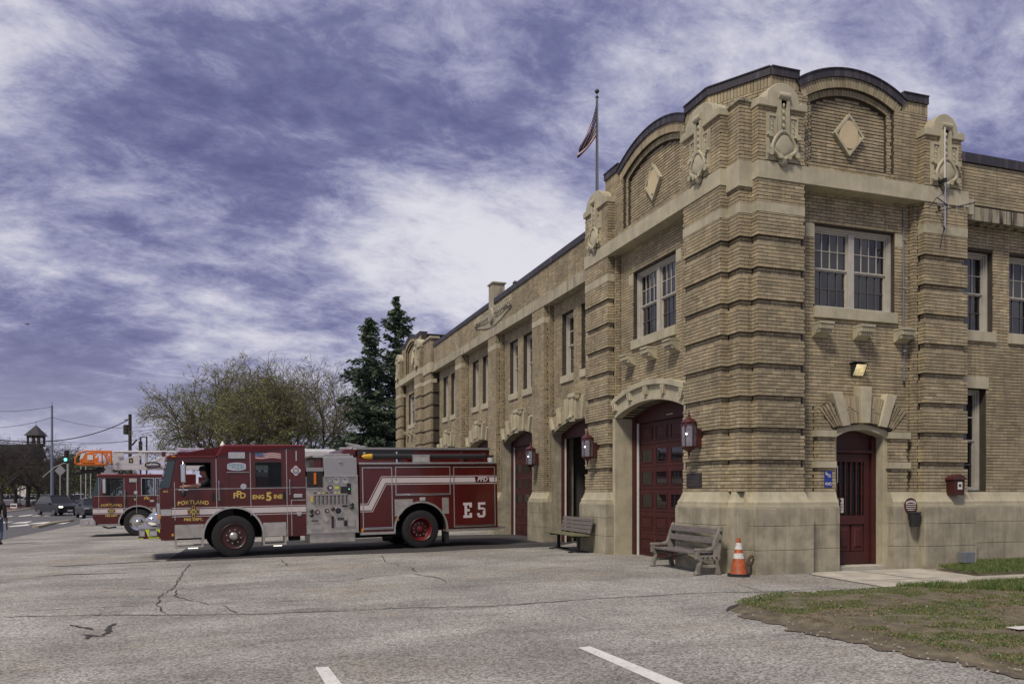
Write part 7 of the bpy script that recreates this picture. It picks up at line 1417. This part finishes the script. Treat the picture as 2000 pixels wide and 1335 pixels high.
body = skin('body', nodes, [(0, 1), (1, 2), (2, 3), (3, 4), (4, 5), (5, 6), (5, 7), (2, 8), (8, 9), (9, 10), (10, 11), (11, 12), (12, 13), (12, 14), (12, 15), (12, 16), (11, 17), (2, 18), (18, 19), (19, 20), (20, 21)], M['skin'], DR, 2)
skin('shirt', [(L_(.50, 1.44, -.36), .185), (L_(.52, 1.70, -.36), .185), (L_(.55, 1.93, -.36), (.12, .20)), (L_(.585, 2.03, -.36), .078), (L_(.58, 1.965, -.17), .09), (L_(.70, 1.89, -.05), .072), (L_(.80, 1.865, -.01), .062), (L_(.58, 1.965, -.55), .09), (L_(.70, 1.77, -.61), .07)], [(0, 1), (1, 2), (2, 3), (2, 4), (4, 5), (5, 6), (2, 7), (7, 8)], M['cloth'], DR, 2)
mb = MB(); mb.lathe([(.098, 2.235), (.102, 2.27), (.09, 2.33), (.05, 2.365), (.01, 2.37)], 14, lambda x, y, h: L_(.655+x*1.08, h, -.36+y)); mb.prism([(.70, -.43), (.82, -.40), (.835, -.36), (.82, -.32), (.70, -.29)], lambda a, b, d: L_(a, 2.24+d, b), 0, .012); mb.build('cap', M['cloth'], DR, smooth=True)
mb = MB(); mb.ball(L_(.74, 2.195, -.325), .012, n=6, m=4); mb.build('eye', M['black'], DR)
# pedestrian at the left
pp = at(-7, 28.5); PE = thing('person', 'walking person in black jacket, grey cap and blue jeans at the driveway edge', 'person', pp, -YAW+PI*.12)
n2 = [((0, 0, .95), .13), ((0, 0, 1.15), .12), ((0, .02, 1.36), (.15, .10)), ((0, .02, 1.47), .06), ((0, .03, 1.53), .055), ((0, .04, 1.62), (.075, .085)), ((0, .04, 1.70), (.07, .08)), ((0, .13, 1.61), .02),
      ((.19, .0, 1.40), .06), ((.25, -.05, 1.13), .05), ((.25, .08, .90), .038), ((.25, .11, .82), (.02, .04)), ((.24, .15, .75), .011), ((.25, .13, .73), .012), ((.25, .11, .73), .012), ((.25, .09, .74), .011), ((.23, .16, .80), .012),
      ((-.19, .0, 1.40), .06), ((-.25, .06, 1.13), .05), ((-.24, .2, .92), .038), ((-.24, .24, .85), (.02, .04)), ((-.24, .27, .78), .012), ((-.24, .24, .76), .012), ((-.24, .22, .77), .011), ((-.22, .29, .84), .012),
      ((.10, .0, .86), .095), ((.11, .12, .50), .065), ((.11, -.02, .10), .045), ((.11, .10, .04), .04), ((-.10, .0, .86), .095), ((-.11, -.08, .50), .065), ((-.11, -.34, .14), .045), ((-.11, -.24, .05), .04)]
e2 = [(0, 1), (1, 2), (2, 3), (3, 4), (4, 5), (5, 6), (5, 7), (2, 8), (8, 9), (9, 10), (10, 11), (11, 12), (11, 13), (11, 14), (11, 15), (10, 16), (2, 17), (17, 18), (18, 19), (19, 20), (20, 21), (20, 22), (20, 23), (19, 24), (0, 25), (25, 26), (26, 27), (27, 28), (0, 29), (29, 30), (30, 31), (31, 32)]
skin('body', n2, e2, M['skin'], PE, 1)
skin('jacket', [((0, 0, .92), .16), ((0, 0, 1.15), .155), ((0, .02, 1.38), (.18, .13)), ((0, .02, 1.49), .075), ((.20, .0, 1.41), .085), ((.26, -.05, 1.13), .075), ((.255, .07, .91), .06), ((-.20, .0, 1.41), .085), ((-.26, .06, 1.13), .075), ((-.245, .19, .93), .06)], [(0, 1), (1, 2), (2, 3), (2, 4), (4, 5), (5, 6), (2, 7), (7, 8), (8, 9)], M['cloth'], PE, 1)
skin('trousers', [((0, 0, .93), .14), ((.10, .0, .84), .115), ((.11, .12, .50), .085), ((.11, -.02, .12), .07), ((-.10, .0, .84), .115), ((-.11, -.08, .50), .085), ((-.11, -.33, .16), .07)], [(0, 1), (1, 2), (2, 3), (0, 4), (4, 5), (5, 6)], M['jeans'], PE, 1)
for x, y, z in ((.11, .05, .0), (-.11, -.30, .0)): MB().hexa([(x-.05, y-.12, z), (x+.05, y-.12, z), (x+.055, y+.16, z), (x-.055, y+.16, z), (x-.04, y-.11, z+.12), (x+.04, y-.11, z+.12), (x+.04, y+.13, z+.06), (x-.04, y+.13, z+.06)]).build('shoe', M['black'], PE, bevel=.02)
mb = MB(); mb.lathe([(.098, 1.665), (.10, 1.70), (.085, 1.77), (.03, 1.80)], 12, lambda x, y, h: (x*.95, .035+y, h)); mb.prism([(-.07, .11), (.07, .11), (.05, .2), (-.05, .2)], lambda a, b, d: (a, b, 1.67+d), 0, .012); mb.build('cap', M['cap'], PE, smooth=True); mb = MB(); mb.tube([(.2, .1, 1.0), (.3, .1, .9), (.29, .1, .62), (.3, .12, .5)], .02, 5); mb.build('bag_strap', M['cloth'], PE)
# bird
bpz = PD(54, 634, 80); T = thing('bird', 'dark bird gliding alone high in the cloudy sky', 'bird', bpz, -YAW); mb = MB()
mb.lathe([(.01, -.22), (.05, -.12), (.06, .0), (.045, .1), (.01, .17)], 8, lambda x, y, h: (x, h, y)); mb.build('body', M['blackm'], T)
for s in (-1, 1): MB().add([(0, -.06, .03), (s*.14, -.07, .10), (s*.30, -.03, .02), (s*.28, .04, .02), (s*.14, .06, .10), (0, .06, .03)]+[(0, -.06, .015), (s*.14, -.07, .085), (s*.30, -.03, .01), (s*.28, .04, .01), (s*.14, .06, .085), (0, .06, .015)], [(0, 1, 4, 5), (1, 2, 3, 4), (11, 10, 7, 6), (10, 9, 8, 7), (0, 6, 7, 1), (1, 7, 8, 2), (2, 8, 9, 3), (3, 9, 10, 4), (4, 10, 11, 5), (5, 11, 6, 0)]).build('wing', M['blackm'], T)
